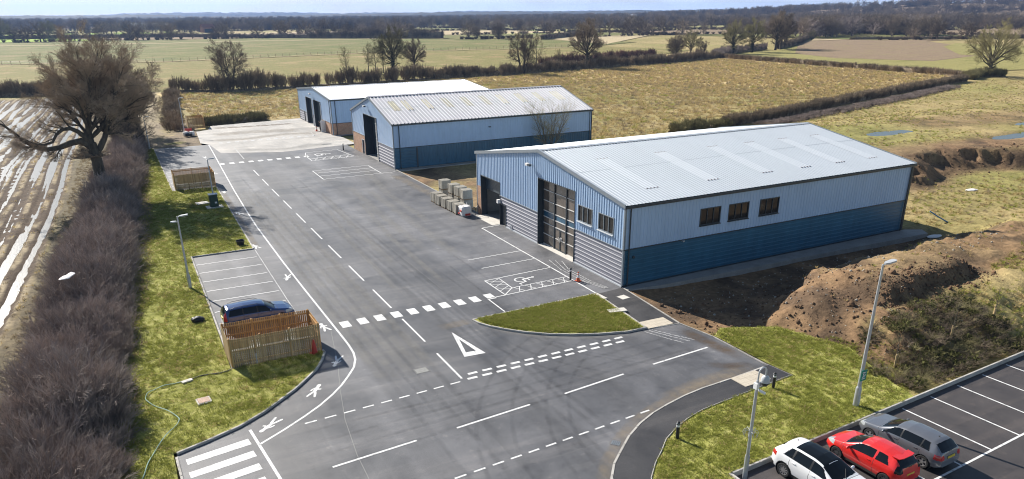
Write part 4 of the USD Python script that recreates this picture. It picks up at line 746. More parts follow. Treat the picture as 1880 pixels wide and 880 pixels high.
# half-raised roller shutter, dark store behind
reveal(b1, *GX_, *oro[:2], oro[3], .62)
sh = obj('roller_shutter', MB().box(.5, 20.66, 2.75, .55, 24.84, 4.14), MATS['shutter'], b1)
for k in range(9): obj('shutter_slat', MB().box(.475, 20.7, 2.78+k*.15, .5, 24.8, 2.90+k*.15), MATS['shutter'], sh)
obj('inner_wall', MB().box(5.0, 19.2, .012, 5.1, W1-.1, 5.0).box(.62, 19.2, .012, 5.0, 19.3, 5.0).box(.62, W1-.2, .012, 5.0, W1-.1, 5.0).box(.3, 19.2, 5.0, 5.1, W1-.1, 5.1), MATS['inside'], b1)
obj('threshold', MB().box(-.9, 20.65, -.05, .5, 24.85, .02), MATS['slab'], b1)
reveal(b1, *GX_, *oped[:2], oped[3], .2); dd = obj('side_door', MB().box(.14, 19.5, .03, .2, 20.5, 2.06), MATS['door_dark'], b1); obj('handle', MB().box(.09, 19.58, 1.0, .14, 19.7, 1.05), MATS['bar_pale'], dd)
obj('meter_box', MB().box(-.35, 20.45, 2.2, -.05, 20.75, 2.55), MATS['bag_white'], b1); obj('outlet_pipe', MB().tube([(-.1, 18.2, .1), (-.1, 18.2, .45), (-.02, 18.2, .5)], .05, 8), MATS['trim_pale'], b1)
obj('concrete_apron', MB().prism(Polygon([(X1-.05, 42.15), (X1-.02, 42.80), (X1+LN1+.5, 42.80), (X1+LN1+1.9, 42.0), (X1+LN1+1.2, 40.9), (X1+20, 41.35), (X1+7, 41.65), (X1+3, 41.75)]), -.75, -.01), MATS['apron_concrete'], kind='structure')
# --- middle unit
r2 = [(33.3, 34.3), (35.2, 36.3), (38.3, 39.3), (41.2, 42.3), (44.3, 45.4), (47.4, 48.4), (50.2, 51.3), (53.4, 54.6), (56.5, 57.6), (59.6, 60.9)]
b2, top2, g2 = unit('industrial_unit', 'middle unit with weathered ribbed roof, yellowed rooflights and brick by its door', X2, Y2, LN2, W2, EV2, RG2, 'roof_old', .52, .075, [(a-X2+.6, b-X2+.6, 4.1, 7.4) for a, b in r2], 'rooflight_old', UG)
od = (6.71, 12.75, 0, 5.98); op2 = (13.35, 14.35, 0, 2.1); B2B = 2.85
obj('upper_cladding', clad(*GX_, 0, W2, B2B, top2, (od,), pitch=.4, depth=.02), MATS['clad_light'], b2)
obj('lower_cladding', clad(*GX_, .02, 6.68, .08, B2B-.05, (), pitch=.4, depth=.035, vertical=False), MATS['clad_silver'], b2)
for bb in ((12.8, 0, 13.35, 2.78), (14.35, 0, W2, 2.78), (13.352, 2.1, 14.348, 2.78)): obj('brick_wall', MB().box(-.03, bb[0], bb[1], .2, bb[2], bb[3]), MATS['brick'], b2)
obj('band_flashing', MB().box(-.07, 0, B2B-.07, 0, 6.68, B2B+.0).box(-.07, 12.8, B2B-.07, 0, W2, B2B), MATS['trim_grey'], b2); obj('band_flashing', MB().box(0, -.07, B2B-.07, LN2, 0, B2B), MATS['trim_dark'], b2)
obj('upper_cladding', clad(*GY_, 0, LN2, B2B, EV2-.12, (), pitch=.4, depth=.02), MATS['clad_light'], b2)
obj('lower_cladding', clad(*GY_, .02, 3.2, .08, B2B-.07, (), pitch=.4, depth=.04, vertical=False), MATS['clad_slate'], b2); obj('lower_cladding', clad(*GY_, 3.4, LN2, .08, B2B-.07, (), pitch=.4, depth=.03), MATS['clad_slate'], b2)
obj('post', MB().box(3.2, -.09, 0, 3.4, .02, B2B-.07), MATS['trim_dark'], b2); downpipe(b2, .85, 0, EV2); downpipe(b2, LN2-.4, 0, EV2)
reveal(b2, *GX_, *od[:2], od[3], 1.5); obj('sliding_door', MB().box(.3, 6.75, .03, .4, 8.4, 5.95), MATS['door_grey'], b2)
for k in range(5): obj('door_rail', MB().box(.26, 6.75, .8+k*1.05, .3, 8.4, .9+k*1.05), MATS['trim_grey'], b2)
obj('roller_shutter', MB().box(1.3, 6.75, .02, 1.4, 12.7, 5.96), MATS['shutter'], b2)
d2 = obj('side_door', MB().box(.08, 13.38, .03, .14, 14.32, 2.07), MATS['door_dark'], b2); obj('handle', MB().box(.03, 13.5, 1.0, .08, 13.62, 1.05), MATS['bar_pale'], d2); obj('door_frame', MB().box(-.06, 13.25, 0, .02, 13.36, 2.16).box(-.06, 14.34, 0, .02, 14.45, 2.16).box(-.06, 13.36, 2.08, .02, 14.34, 2.16), MATS['trim_pale'], b2)
floodlight(b2, (-.02, 10.6, 7.3), (-1, 0, 0), (0, 1, 0)); obj('wall_lamp', MB().box(14.2, -.25, 4.6, 14.5, -.02, 4.72), MATS['trim_dark'], b2)
obj('concrete_apron', MB().box(X2+.0, Y2-.95, -.5, X2+LN2+.3, Y2-.08, -.01), MATS['apron_concrete'], kind='structure')
# --- farthest unit
r3 = [(35.9, 37.1), (39.4, 40.5), (43.2, 44.3), (46.4, 47.5), (49.3, 50.4), (56.0, 57.1), (60.1, 61.2)]
b3, top3, g3 = unit('industrial_unit', 'farthest unit with bright white roof and two dark shutter openings', X3, Y3, LN3, W3, EV3, RG3, 'roof_white', .333, .03, [(a-X3, b-X3, 5.2, 9.4) for a, b in r3], 'rooflight', UG)
oa = (13.55, 18.3, 0, 4.88); ob = (7.05, 12.3, 0, 4.85); oc = (20.0, 20.95, 0, 2.0); od3 = (4.75, 5.75, 0, 2.05); B3B = 2.02
obj('upper_cladding', clad(*GX_, 0, W3, B3B, top3, (oa, ob), pitch=.4, depth=.02), MATS['clad_light'], b3); obj('upper_cladding', clad(*GY_, 0, LN3, B3B, EV3-.12, (), pitch=.4, depth=.02), MATS['clad_light'], b3)
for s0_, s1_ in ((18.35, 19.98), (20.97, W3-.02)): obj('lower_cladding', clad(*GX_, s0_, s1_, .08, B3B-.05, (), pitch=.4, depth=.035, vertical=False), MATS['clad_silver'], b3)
obj('brick_wall', MB().box(-.03, .12, 0, .2, 4.75, 1.95).box(-.03, 5.75, 0, .2, 7.0, 1.95), MATS['brick'], b3); obj('brick_wall', MB().box(.12, -.03, 0, LN3, .2, 1.95), MATS['brick'], b3)
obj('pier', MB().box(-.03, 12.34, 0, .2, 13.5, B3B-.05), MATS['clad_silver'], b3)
obj('band_flashing', MB().box(-.07, 0, B3B-.07, 0, 7.0, B3B).box(-.07, 18.35, B3B-.07, 0, W3, B3B), MATS['trim_grey'], b3); obj('band_flashing', MB().box(0, -.07, B3B-.07, LN3, 0, B3B), MATS['trim_dark'], b3)
for o_ in (oa, ob):
    reveal(b3, *GX_, *o_[:2], o_[3], .75); obj('roller_shutter', MB().box(.6, o_[0]+.02, .02, .66, o_[1]-.02, o_[3]-.02), MATS['shutter'], b3)
    for s in (o_[0]-.1, o_[1]): obj('door_post', MB().box(-.12, s-.02, 0, -.02, s+.12, o_[3]), MATS['trim_pale'], b3)
for o_ in (oc, od3): dd = obj('side_door', MB().box(.06, o_[0]+.03, .03, .12, o_[1]-.03, o_[3]-.03), MATS['door_dark'], b3); obj('handle', MB().box(.01, o_[0]+.12, 1.0, .06, o_[0]+.22, 1.05), MATS['bar_pale'], dd)
obj('door_leaf', MB().box(-.9, 4.66, .03, -.04, 4.73, 2.0), MATS['bag_white'], b3, label='white door leaf standing open')
downpipe(b3, .75, 0, EV3); downpipe(b3, 0, .5, EV3, (-1, 0)); floodlight(b3, (-.02, 12.9, 5.9), (-1, 0, 0), (0, 1, 0))
# ------------------------------------------------------------------ timber bin stores
def enclosure(label, FL, FR, BR, BL, h, gates=()):
    t = thing('timber_enclosure', label, 'timber fence', (FL[0], FL[1], 0), group='timber slatted bin stores')
    O = np.array(FL); C = [np.array(p)-O for p in (FL, FR, BR, BL)]; cen = sum(C)/4
    for si in range(4):
        a, b = C[si], C[(si+1) % 4]; Ls = np.hypot(*(b-a)); d = (b-a)/Ls; n = np.array([d[1], -d[0]])
        D = np.array([*d, 0]); Nn = np.array([*n, 0]); mat = 'timber' if si in (0, 3) else 'timber_warm'
        k = int(Ls/.118)
        for i in range(k):
            s = (i+.5)*Ls/k; dh = float(RNG.uniform(-.012, .012)); w = .045+float(RNG.uniform(-.003, .002))
            obj('picket', MB().obox(np.array([*(a+d*s), (h+dh)/2+.03])+Nn*.055, D*w, Nn*.010, (0, 0, (h+dh)/2-.03)), MATS[mat], t)
        for z in (.35, 1.08, h-.22): obj('rail', MB().obox(np.array([*(a+d*Ls/2), z])+Nn*.022, D*Ls/2, Nn*.022, (0, 0, .045)), MATS['timber_warm'], t)
        for i in range(max(1, int(round(Ls/1.8)))):
            s = i*Ls/max(1, int(round(Ls/1.8))); obj('post', MB().obox(np.array([*(a+d*s), (h+.06)/2])-Nn*.03, D*.05, Nn*.05, (0, 0, (h+.06)/2)), MATS['timber_warm'], t)
    return t
en = enclosure('sunlit timber slatted enclosure in front of the parked blue car', (3.34, 42.55), (8.60, 42.45), (8.56, 45.05), (3.28, 45.2), 1.9)
obj('galvanised_post', MB().box(1.35, -.13, 0, 1.42, -.08, .75), MATS['galv'], en)
obj('hanging_cable', MB().tube([(3.4, -.08, 1.75), (3.46, -.1, 1.2), (3.75, -.11, .8), (4.2, -.12, .5), (4.6, -.14, .3)], .018, 5), MATS['trim_grey'], en)
enclosure('brown timber enclosure at the edge of the lawn, middle distance', (4.55, 95.75), (9.05, 95.9), (9.05, 99.5), (4.6, 99.5), 1.9)
enclosure('small timber enclosure at the far corner of the pale yard', (11.2, 150.6), (14.0, 150.5), (14.1, 155.0), (11.3, 155.0), 1.9)
# ------------------------------------------------------------------ lamp posts, camera mast, bollards, cones
def lamp(label, x, y, h, base=1.1, r0=.085, r1=.05, head=1.0, two=False, ang=0.0, sign=False):
    t = thing('lamp_post', label, 'lamp post', (x, y, 0), ang, group='grey lamp posts on the estate')
    obj('base', MB().lathe([(r0*1.5, 0), (r0*1.5, base), (r0, base+.12)], 12), MATS['galv'], t, smooth=40)
    obj('door', MB().box(-r0*.6, -r0*1.5-.012, .35, r0*.6, -r0*1.5+.02, .85), MATS['trim_pale'], t)
    obj('pole', MB().lathe([(r0, base+.1), (r1, h), (0, h+.02)], 12), MATS['galv'], t, smooth=40)
    def hd(s, L_, z, tilt):
        q = MB().tube([(0, 0, z), (s*.18, 0, z+.05)], .03, 8); hh = obj('bracket', q, MATS['galv'], t)
        c = [(.12, -.06), (.3, -.13), (L_, -.15), (L_+.1, -.08), (L_+.1, .08), (L_, .15), (.3, .13), (.12, .06)]
        v, f = MB().prism(Polygon(c), 0, .085).get(); v[:, 2] += z+.02+v[:, 0]*tilt; v[:, 0] *= s
        if s < 0: f = f[:, ::-1]
        l = obj('lamp_head', (v, f), MATS['lamp_head'], t)
        m = MB().box(.32, -.11, -.012, L_-.03, .11, .004); v, f = m.get(); v[:, 2] += z+.02+v[:, 0]*tilt; v[:, 0] *= s; obj('lens', (v, f), MATS['lens'], l)
    hd(1, .55*head+.1, h-.05, .08)
    if two: hd(-1, .42*head, h-.42, .02)
    if sign: obj('sign', MB().box(-.20, -.13, 1.75, .22, -.105, 2.35), MATS['sign_green'], t, label='small green sign plate'); obj('sign_mark', MB().prism(Polygon([(-.1, 0), (.02, 0), (.02, -.1), (.12, .04), (.02, .18), (.02, .08), (-.1, .08)]), 0, .004).mesh(MB().prism(shapely.box(-.14, -.16, .16, -.12), 0, .004).get()), MATS['bag_white'], t) if False else None
    return t
lamp('slim grey lamp post on the lawn beside the left parking bays', 2.52, 58.57, 5.75, two=True)
lamp('grey lamp post beside the green cabinet on the lawn', 7.77, 86.66, 5.0)
lamp('grey lamp post behind the far bays, next to the red and white heap', 9.86, 143.8, 6.2)
lamp('short lamp post against the hedge at the end of the left bays', 3.46, 129.6, 5.0)
lr = lamp('tall silver lamp post with a green sign plate, above the parked cars', 31.85, 21.65, 8.1, base=1.25, r0=.10, r1=.055, head=1.25, sign=True)
mk_ = MB(); mk_.box(-.12, -.136, 1.85, .14, -.131, 1.90).box(-.12, -.136, 2.2, .14, -.131, 2.25); m2 = shapely.union_all([LineString([(-.1, 1.96), (.02, 2.05), (-.06, 2.14)]).buffer(.02), LineString([(.0, 1.96), (.12, 2.06), (.05, 2.15)]).buffer(.02)])
v, f = MB().prism(m2, 0, .005).get(); mk_.add(np.c_[v[:, 0], -.131-v[:, 2], v[:, 1]], f[:, ::-1]); obj('sign_mark', mk_, MATS['bag_white'], lr)
t = thing('camera_mast', 'silver camera mast with hooked top and dome camera by the white car', 'camera mast', (22.16, 19.75, 0))
obj('pole', MB().lathe([(.11, 0), (.11, 1.2), (.075, 1.3), (.065, 5.0), (0, 5.02)], 12), MATS['galv'], t, smooth=40)
obj('swan_neck', MB().tube([(0, 0, 4.9), (.02, 0, 5.3)]+[(.24-.22*math.cos(a), 0, 5.35+.22*math.sin(a)) for a in np.linspace(0, PI, 9)]+[(.46, 0, 5.12)], .035, 8), MATS['galv'], t, smooth=40)
dm = obj('dome_camera', MB().lathe([(.05, 5.14), (.13, 5.1), (.19, 4.98), (.19, 4.82), (.15, 4.8)], 18, trimesh.transformations.translation_matrix((.46, 0, 0))), MATS['lamp_head'], t, smooth=40)
obj('lens', MB().lathe([(.15, 4.82), (.145, 4.72), (.10, 4.64), (0, 4.61)], 18, trimesh.transformations.translation_matrix((.46, 0, 0))), MATS['black_plastic'], dm, smooth=True)
obj('bullet_camera', MB().tube([(.08, -.05, 4.55), (.30, -.22, 4.40)], .06, 10), MATS['white_plastic'], t); obj('bracket', MB().tube([(0, 0, 4.7), (.12, -.08, 4.55)], .025, 6).tube([(0, 0, 4.85), (.3, 0, 4.9)], .02, 6), MATS['galv'], t)
obj('camera_box', MB().box(-.12, -.1, 4.62, .02, .1, 4.9), MATS['white_plastic'], t)
m = MB()
for k in range(9):
    a = k*2*PI/9; pts = [(.06*math.cos(a), .06*math.sin(a), 2.5), (.28*math.cos(a), .28*math.sin(a), 2.56), (.34*math.cos(a+.15), .34*math.sin(a+.15), 2.40), (.26*math.cos(a+.2), .26*math.sin(a+.2), 2.24)]; m.tube(pts, .012, 4)
obj('anti_climb_ring', m, MATS['galv'], t)
def bollard_parts(t):
    obj('post', MB().lathe([(.085, 0), (.085, .72), (.085, .92), (.075, .99), (.04, 1.02), (0, 1.025)], 18), MATS['black_plastic'], t, smooth=35)
    obj('reflector', MB().lathe([(.087, .74), (.088, .75), (.088, .84), (.087, .85)], 18), MATS['white_plastic'], t, smooth=35); obj('cap_ring', MB().lathe([(.085, .9), (.095, .91), (.095, .935), (.085, .945)], 18), MATS['trim_grey'], t)
BG = 'black bollards with a white band'
bl = thing('bollard', 'black bollard on the right-hand lawn at the outside of the path bend', 'bollard', (21.55, 23.72, .05), group=BG); bollard_parts(bl)
copy(bl, (29.67, 25.3, .05), label='black bollard behind the camera mast near the paving pad'); copy(bl, (29.35, 46.15, 0), label='black bollard at the corner of the hatched bay by the nearest unit'); copy(bl, (30.05, 113.7, 0), label='black bollard in front of the middle unit')
def cone_parts(t, white=True):
    obj('base', MB().prism(shapely.box(-.18, -.18, .18, .18).buffer(.02), 0, .04), MATS['orange_plastic' if white else 'red_plastic'], t)
    obj('cone_body', MB().lathe([(.15, .04), (.045, .72), (.035, .75), (0, .75)], 18), MATS['orange_plastic' if white else 'red_plastic'], t, smooth=40)
    if white: obj('sleeve', MB().lathe([(.113, .30), (.080, .50)], 18), MATS['white_plastic'], t, smooth=True); obj('sleeve', MB().lathe([(.070, .58), (.058, .66)], 18), MATS['white_plastic'], t, smooth=True)
c0 = thing('traffic_cone', 'orange and white traffic cone beside the bollard near the glazed unit', 'traffic cone', (29.75, 45.65, 0)); cone_parts(c0)
c1 = thing('traffic_cone', 'red cone leaning close to the front of the near timber enclosure', 'traffic cone', (8.15, 42.2, .06), .3, 1.25); cone_parts(c1, False)
copy(c0, (31.3, 135.6, 0), .4, 1.15, label='orange cone by the door of the farthest unit')
# ------------------------------------------------------------------ utility cabinet, block packs, bulk bags, debris
t = thing('utility_cabinet', 'dark green utility cabinet on a pale plinth on the lawn', 'cabinet', (7.55, 84.7, .08), .05)
obj('plinth', MB().prism(shapely.box(-.85, -.6, .85, .6), -.1, .12), MATS['slab'], t); bd = obj('body', MB().box(-.42, -.3, .12, .42, .3, 1.45), MATS['cabinet_green'], t); obj('roof', MB().prism(shapely.box(-.47, -.35, .47, .35), 1.45, 1.52), MATS['trim_pale'], t)
obj('door', MB().box(-.38, -.325, .2, -.01, -.3, 1.4), MATS['cabinet_green'], t); obj('door', MB().box(.01, -.325, .2, .38, -.3, 1.4), MATS['cabinet_green'], t); obj('label_plate', MB().box(.05, -.335, .5, .28, -.325, .68), MATS['bag_white'], t)
def pack(t):
    p = MB()
    for y in (-.45, 0, .45): p.box(-.55, y-.05, 0, .55, y+.05, .09)
    for k in range(5): p.box(-.55, -.5+k*.22, .09, .55, -.38+k*.22, .115)
    obj('pallet', p, MATS['timber_old'], t); m = MB(); r = np.random.default_rng(3)
    for k in range(5):
        for i in range(5):
            for j in range(2):
                a, b, c = r.uniform(-.006, .006, 3); m.box(-.55+i*.22+.004+a, -.5+j*.5+.004+b, .12+k*.19, -.55+(i+1)*.22-.006+a, -.5+(j+1)*.5-.006+b, .12+(k+1)*.19-.005)
    obj('blocks', m, MATS['block'], t, kind='stuff')
    for y in (-.25, .22): s_ = MB().box(-.562, y-.012, .11, -.553, y+.012, 1.08).box(-.562, y-.012, 1.075, .562, y+.012, 1.084).box(.553, y-.012, .11, .562, y+.012, 1.08); obj('strap', s_, MATS['black_plastic'], t)
BK = 'packs of grey concrete blocks beside the nearest unit'
spots = [(30.0, 75.4, 0, 'block pack at the far end of the front row'), (29.95, 73.95, 0, 'second block pack from the far end of the front row'), (30.0, 72.45, 0, 'middle block pack of the front row'), (30.05, 70.95, 0, 'fourth block pack of the front row, next to the bag row end'), (30.1, 69.55, 0, 'block pack of the front row right behind the white bag'),
         (31.5, 76.6, 0, 'block pack underneath the tall far stack'), (31.5, 73.9, 0, 'bottom block pack of the back row, left'), (31.55, 72.4, 0, 'bottom block pack of the back row, middle'), (31.6, 70.9, 0, 'bottom block pack of the back row, right'),
         (31.45, 76.5, 1.08, 'block pack on top of the far stack, standing alone'), (31.5, 73.95, 1.08, 'top block pack of the back row, left of three'), (31.6, 72.45, 1.08, 'top block pack of the back row, middle of three'), (31.55, 70.85, 1.08, 'top block pack of the back row, nearest the unit')]
pk = None
for x, y, z, lb in spots:
    if pk is None: pk = thing('block_pack', lb, 'block pack', (x, y, z), .03, group=BK); pack(pk)
    else: copy(pk, (x, y, z), float(RNG.uniform(-.06, .06)), label=lb)
def bulkbag(label, c, s=1.0, logo=True, rz=0.0):
    t = thing('bulk_bag', label, 'bulk bag', (*c, 0), rz, s)
    m = trimesh.creation.box((.95, .95, .9)); m = m.subdivide().subdivide().subdivide(); v = m.vertices.copy(); r = np.linalg.norm(v, axis=1); v *= (1+.25*(0.62-r))[:, None]; v += .06*(meshkit.fbm(v*5, 3, 2)-.5)[:, None]; v[:, 2] -= v[:, 2].min()
    obj('bag', (v, m.faces), MATS['bag_white'], t, smooth=True)
    for a in range(4): obj('lifting_loop', MB().tube([(.38*math.cos(a*PI/2+PI/4)*1.3, .38*math.sin(a*PI/2+PI/4)*1.3, .85), (.5*math.cos(a*PI/2+PI/4), .5*math.sin(a*PI/2+PI/4), 1.15), (.3*math.cos(a*PI/2+PI/4), .3*math.sin(a*PI/2+PI/4), .92)], .025, 5), MATS['bag_white'], t)
    if logo:
        for y, z, h_ in ((-.2, .55, .16), (.22, .25, .14)): obj('printed_patch', MB().box(-.575, y-.14, z-h_/2, -.5, y+.14, z+h_/2), MATS['red_plastic'], t)
        obj('printed_patch', MB().box(-.2, -.575, .12, .3, -.5, .3), MATS['red_plastic'], t)
    return t
bulkbag('white bulk bag with red printing at the end of the block packs', (30.25, 68.35), 1.1)
bulkbag('white bag at the foot of the far lamp post', (9.9, 141.4), .8, False, .3); bulkbag('second white bag of the heap, nearer the pale yard', (10.9, 141.9), .75, False, .9)
obj('pipe_hoop', MB().tube([(31.2, 67.9, 0), (31.3, 67.9, .8), (31.5, 67.85, 1.0), (31.75, 67.8, .8), (31.78, 67.8, 0)], .03, 6), MATS['black_plastic'], label='black pipe hoop standing by the brick pier', category='pipe')
t = thing('barrier', 'red plastic barrier standing behind the white bags', 'barrier', (10.6, 143.4, 0), .2)
obj('panel', MB().box(-.55, -.03, .45, .55, .03, 1.05).box(-.55, -.03, .12, .55, .03, .3), MATS['red_plastic'], t)
for x in (-.5, .5): obj('foot', MB().box(x-.06, -.3, 0, x+.06, .3, .1).box(x-.04, -.035, .1, x+.04, .035, 1.1), MATS['red_plastic'], t)
sack('rubbish_bag', 'dark sack between the white bags by the far lamp', (10.3, 141.0), (.6, .5, .6), 'black_plastic', 'bag', 4)
m = trimesh.creation.icosphere(3, 1.0); v = m.vertices*[.6, .36, .07]; v = v+.35*(meshkit.fbm(v*2.2, 4, 15)-.5)[:, None]*[1, 1, .6]; v[:, 1] += .25*np.sin(v[:, 0]*3)
obj('plastic_sheet', (v @ trimesh.transformations.rotation_matrix(.35, (0, 0, 1))[:3, :3].T+[-5.2, 57.6, 2.72], m.faces), MATS['bag_white'], smooth=True, label='white plastic sheet caught on top of the hedge', category='plastic sheet')
obj('blue_pipe', MB().tube([(70.3, 43.9, gz(70.3, 43.9)+1.0), (70.8, 43.4, gz(70.8, 43.4)+.55), (71.5, 42.6, gz(71.5, 42.6)+.02)], .06, 8), MATS['blue_plastic'], label='blue water pipe sticking out of the ground past the nearest unit', category='pipe')
sack('sheet_scrap', 'pale scrap lying in the shade at the end of the concrete apron', (66.6, 40.6), (.9, .4, .12), 'bag_white', 'debris', 8, gz(66.6, 40.6)); sack('sheet_scrap', 'pale scrap on the rough grass below the far bank', (87.5, 50.2), (.8, .5, .15), 'bag_white', 'debris', 9, gz(87.5, 50.2))
# stones strewn over the worked soil
st = MB(); r = np.random.default_rng(21); ico = trimesh.creation.icosphere(1, 1.0); n = 0
for _ in range(1500):
    x, y = r.uniform(32.5, 66), r.uniform(22.5, 41)
    if shapely.contains_xy(siteunion, x, y): continue
    if x > 46 and y < 33: continue
    s = r.gamma(1.6, .016)+.012; v = ico.vertices*(r.uniform(.6, 1.2, 3)*s)+(meshkit.noise(ico.vertices*2+_)[:, None]-.5)*s*.5; st.add(v+[x, y, gz(x, y)+s*.2], ico.faces); n += 1
obj('stones', st, MATS['block'], label='small pale stones strewn over the bare soil of the mound', category='stones', kind='stuff')
cl = MB()
for _ in range(4200):
    k = r.random()
    if k < .45: x, y = r.uniform(32, 48), r.uniform(23, 39)
    elif k < .75: x = r.uniform(72, 118); y = 58.5-.06*(x-95)+r.normal(0, 1.8)
    else: x = r.uniform(42, 56); y = 28.6+.12*(x-43)+r.normal(0, 1.0)
    if shapely.contains_xy(siteunion, x, y): continue
    s = r.gamma(1.3, .026)+.012; v = ico.vertices*(r.uniform(.6, 1.3, 3)*s)+(meshkit.noise(ico.vertices*2+_)[:, None]-.5)*s*.8; cl.add(v+[x, y, gz(x, y)+s*.1], ico.faces)
surf('clod', [(0.35, (0.075, 0.045, 0.026)), (0.65, (0.19, 0.115, 0.065))], scale=.8, rough=.95, fine=(6, .7, 1.3))
obj('soil_clods', cl, MATS['clod'], label='brown clods of turned soil on the mound and banks', category='soil', kind='stuff')
# ------------------------------------------------------------------ cars
def car(label, paint, loc, rz, P, group='parked cars'):
    """P: L, W, H, wb, overhang front, profile lists. Local x runs from the tail (0) to the nose (L); origin at the middle."""
    Lc, Wd = P['L'], P['W']; t = thing('parked_car', label, 'car', (*loc, 0.0), rz, group=group)
    x = np.unique(np.r_[np.linspace(0, .18, 16), np.arange(.18, Lc-.2, .022), np.linspace(Lc-.2, Lc, 18)])
    zt = np.interp(x, *zip(*P['top'])); zb = np.interp(x, *zip(*P['belt'])); zl = np.interp(x, [0, .25, Lc-.3, Lc], [.34, .20, .19, .30])
    ker = np.exp(-np.linspace(-2, 2, 9)**2); ker /= ker.sum()
    sm = lambda q: np.convolve(np.pad(q, 4, 'edge'), ker, 'valid')
    zt, zb = sm(zt), np.minimum(sm(zb), sm(zt)-.03)
    ef = np.clip((x-(Lc-.80))/.80, 0, 1); er = np.clip((.55-x)/.55, 0, 1)
    w = Wd/2*(1-.34*ef**2.4-.20*er**2.4)
    wt = np.interp(x, *zip(*P['rw']))*Wd/2; wt = np.minimum(wt, w*.96)
    pr = [(0, 'l', 0), (.88, 'l', 0), (.955, 'l', .10), (.995, 'm', .42), (1.0, 'm', .72), (.945, 'b', 0), (None, 'r1', 0), (None, 'r2', 0), (None, 'r3', 0), (0, 't', 0)]
    S = []
    for k, z_, o in pr:
        if z_ == 'l': S.append((k*w, zl+o))
        elif z_ == 'm': S.append((k*w, zl+(zb-zl)*o))
        elif z_ == 'b': S.append((k*w, zb))
        elif z_ == 'r1': S.append((wt+.004, zb+(zt-zb)*.80))
        elif z_ == 'r2': S.append((wt*.87, zt-.036*np.minimum(1, (zt-zb)/.2)))
        elif z_ == 'r3': S.append((wt*.55, zt))
        else: S.append((0*w, zt+.022))
    S = np.array(S)                                            # (10, 2, nx)
    nt = 64; seg = np.array([0, .9, 1.1, 1.55, 2.0, 2.4, 3.1, 3.35, 3.7, 4.3]); tt = np.linspace(0, seg[-1], nt)
    Yh = np.empty((nt, len(x))); Zh = np.empty((nt, len(x)))
    for i in range(len(x)): Yh[:, i] = np.interp(tt, seg, S[:, 0, i]); Zh[:, i] = np.interp(tt, seg, S[:, 1, i])
    k5 = np.array([.1, .2, .4, .2, .1])
    for A in (Yh, Zh, Yh, Zh, Yh, Zh, Yh, Zh):
        B = np.pad(A, ((2, 2), (0, 0)), 'reflect', reflect_type='odd'); A[:] = sum(k5[q]*B[q:q+nt] for q in range(5))
    Yh[0] = 0; Yh[-1] = 0
    Yf = np.vstack([Yh, -Yh[-2:0:-1]]); Zf = np.vstack([Zh, Zh[-2:0:-1]]); T = np.r_[tt, tt[-2:0:-1]]; n = len(Yf); nx = len(x)
    V = np.stack([np.broadcast_to(x-Lc/2, (n, nx)), Yf, Zf], -1)
    # a crease along the flank
    i, j = np.meshgrid(np.arange(n), np.arange(nx-1), indexing='ij'); i2 = (i+1) % n
    Q = np.stack([i*nx+j, i*nx+j+1, i2*nx+j+1, i2*nx+j], -1).reshape(-1, 4)
    Vf = V.reshape(-1, 3); C = Vf[Q].mean(1); cx, cy, cz = C[:, 0]+Lc/2, np.abs(C[:, 1]), C[:, 2]
    Tc = (np.broadcast_to(T[:, None], (n, nx))[:, :-1]).reshape(-1); Tn = np.roll(T, -1); Tm = ((T+Tn)/2); Tm[-1] = tt[1]/2; Tm = np.where(np.abs(T-Tn) > 2, T, Tm); Tq = np.broadcast_to(Tm[:, None], (n, nx-1)).reshape(-1)
    lab = np.full(len(Q), 0)                                   # 0 paint 1 side glass 2 front screen 3 rear screen 4 seam 5 tail light 6 head light 7 dark trim 8 sunroof 9 gone
    zbq = np.interp(cx, x, zb); ztq = np.interp(cx, x, zt)
    side = (Tq > 2.4) & (Tq < 3.16)
    rel = (cz-zbq)/np.maximum(ztq-zbq, .05)
    for a, b, c, e in P['side_glass']:                         # bottom x0, x1 and top x0, x1
        lo = a+(c-a)*np.clip((rel-.08)/.78, 0, 1); hi = b+(e-b)*np.clip((rel-.08)/.78, 0, 1)
        lab[side & (rel > .09) & (rel < .84) & (cx > lo) & (cx < hi)] = 1
    if P.get('black_pillars', True):
        a_, b_ = P['side_glass'][0], P['side_glass'][-1]; lab[side & (rel > .07) & (rel < .86) & (cx > a_[0]-.03+(a_[2]-a_[0])*np.clip((rel-.08)/.78, 0, 1)) & (cx < b_[1]+.03+(b_[3]-b_[1])*np.clip((rel-.08)/.78, 0, 1)) & (lab == 0)] = 7
    xa, xb = P['screen']; bow = .10*(cy/(Wd/2))**2
    wtq = np.interp(cx, x, wt)
    lab[(Tq > 2.75) & (cx+bow > xa) & (cx+bow < xb) & (cy < wtq*.93)] = 2
    xa, xb = P['rear']; lab[(Tq > 2.6) & (cx-bow > xa) & (cx-bow < xb) & (cy < wtq*.90)] = 3
    if P.get('sunroof'): xa, xb = P['sunroof']; lab[(Tq > 3.2) & (cx > xa) & (cx < xb) & (cy < wtq*.86)] = 8
    for s in P['seams']: lab[(Tq > 1.0) & (Tq < 2.42) & (np.abs(cx-s-.05*(cz-.6)) < .009) & (cz > .28)] = 4
    lab[(np.abs(cx-P['bonnet']) < .011) & (Tq > 2.42) & (lab == 0)] = 4
    lab[(Tq > 1.05) & (Tq < (1.25 if P.get('cladding') else 1.09)) & (cx > .5) & (cx < Lc-.5)] = 7
    lab[(cz < (.46 if P.get('cladding') else .30)) & ((cx < .25) | (cx > Lc-.3)) & (lab == 0)] = 7
    x0, x1, z0, z1, y0 = P['tail']; lab[(cx > x0) & (cx < x1) & (cz > z0) & (cz < z1) & (cy > y0) & (lab == 0)] = 5
    x0, x1, z0, z1, y0 = P['head']; lab[(cx > x0) & (cx < x1) & (cz > z0) & (cz < z1) & (cy > y0) & (lab == 0)] = 6
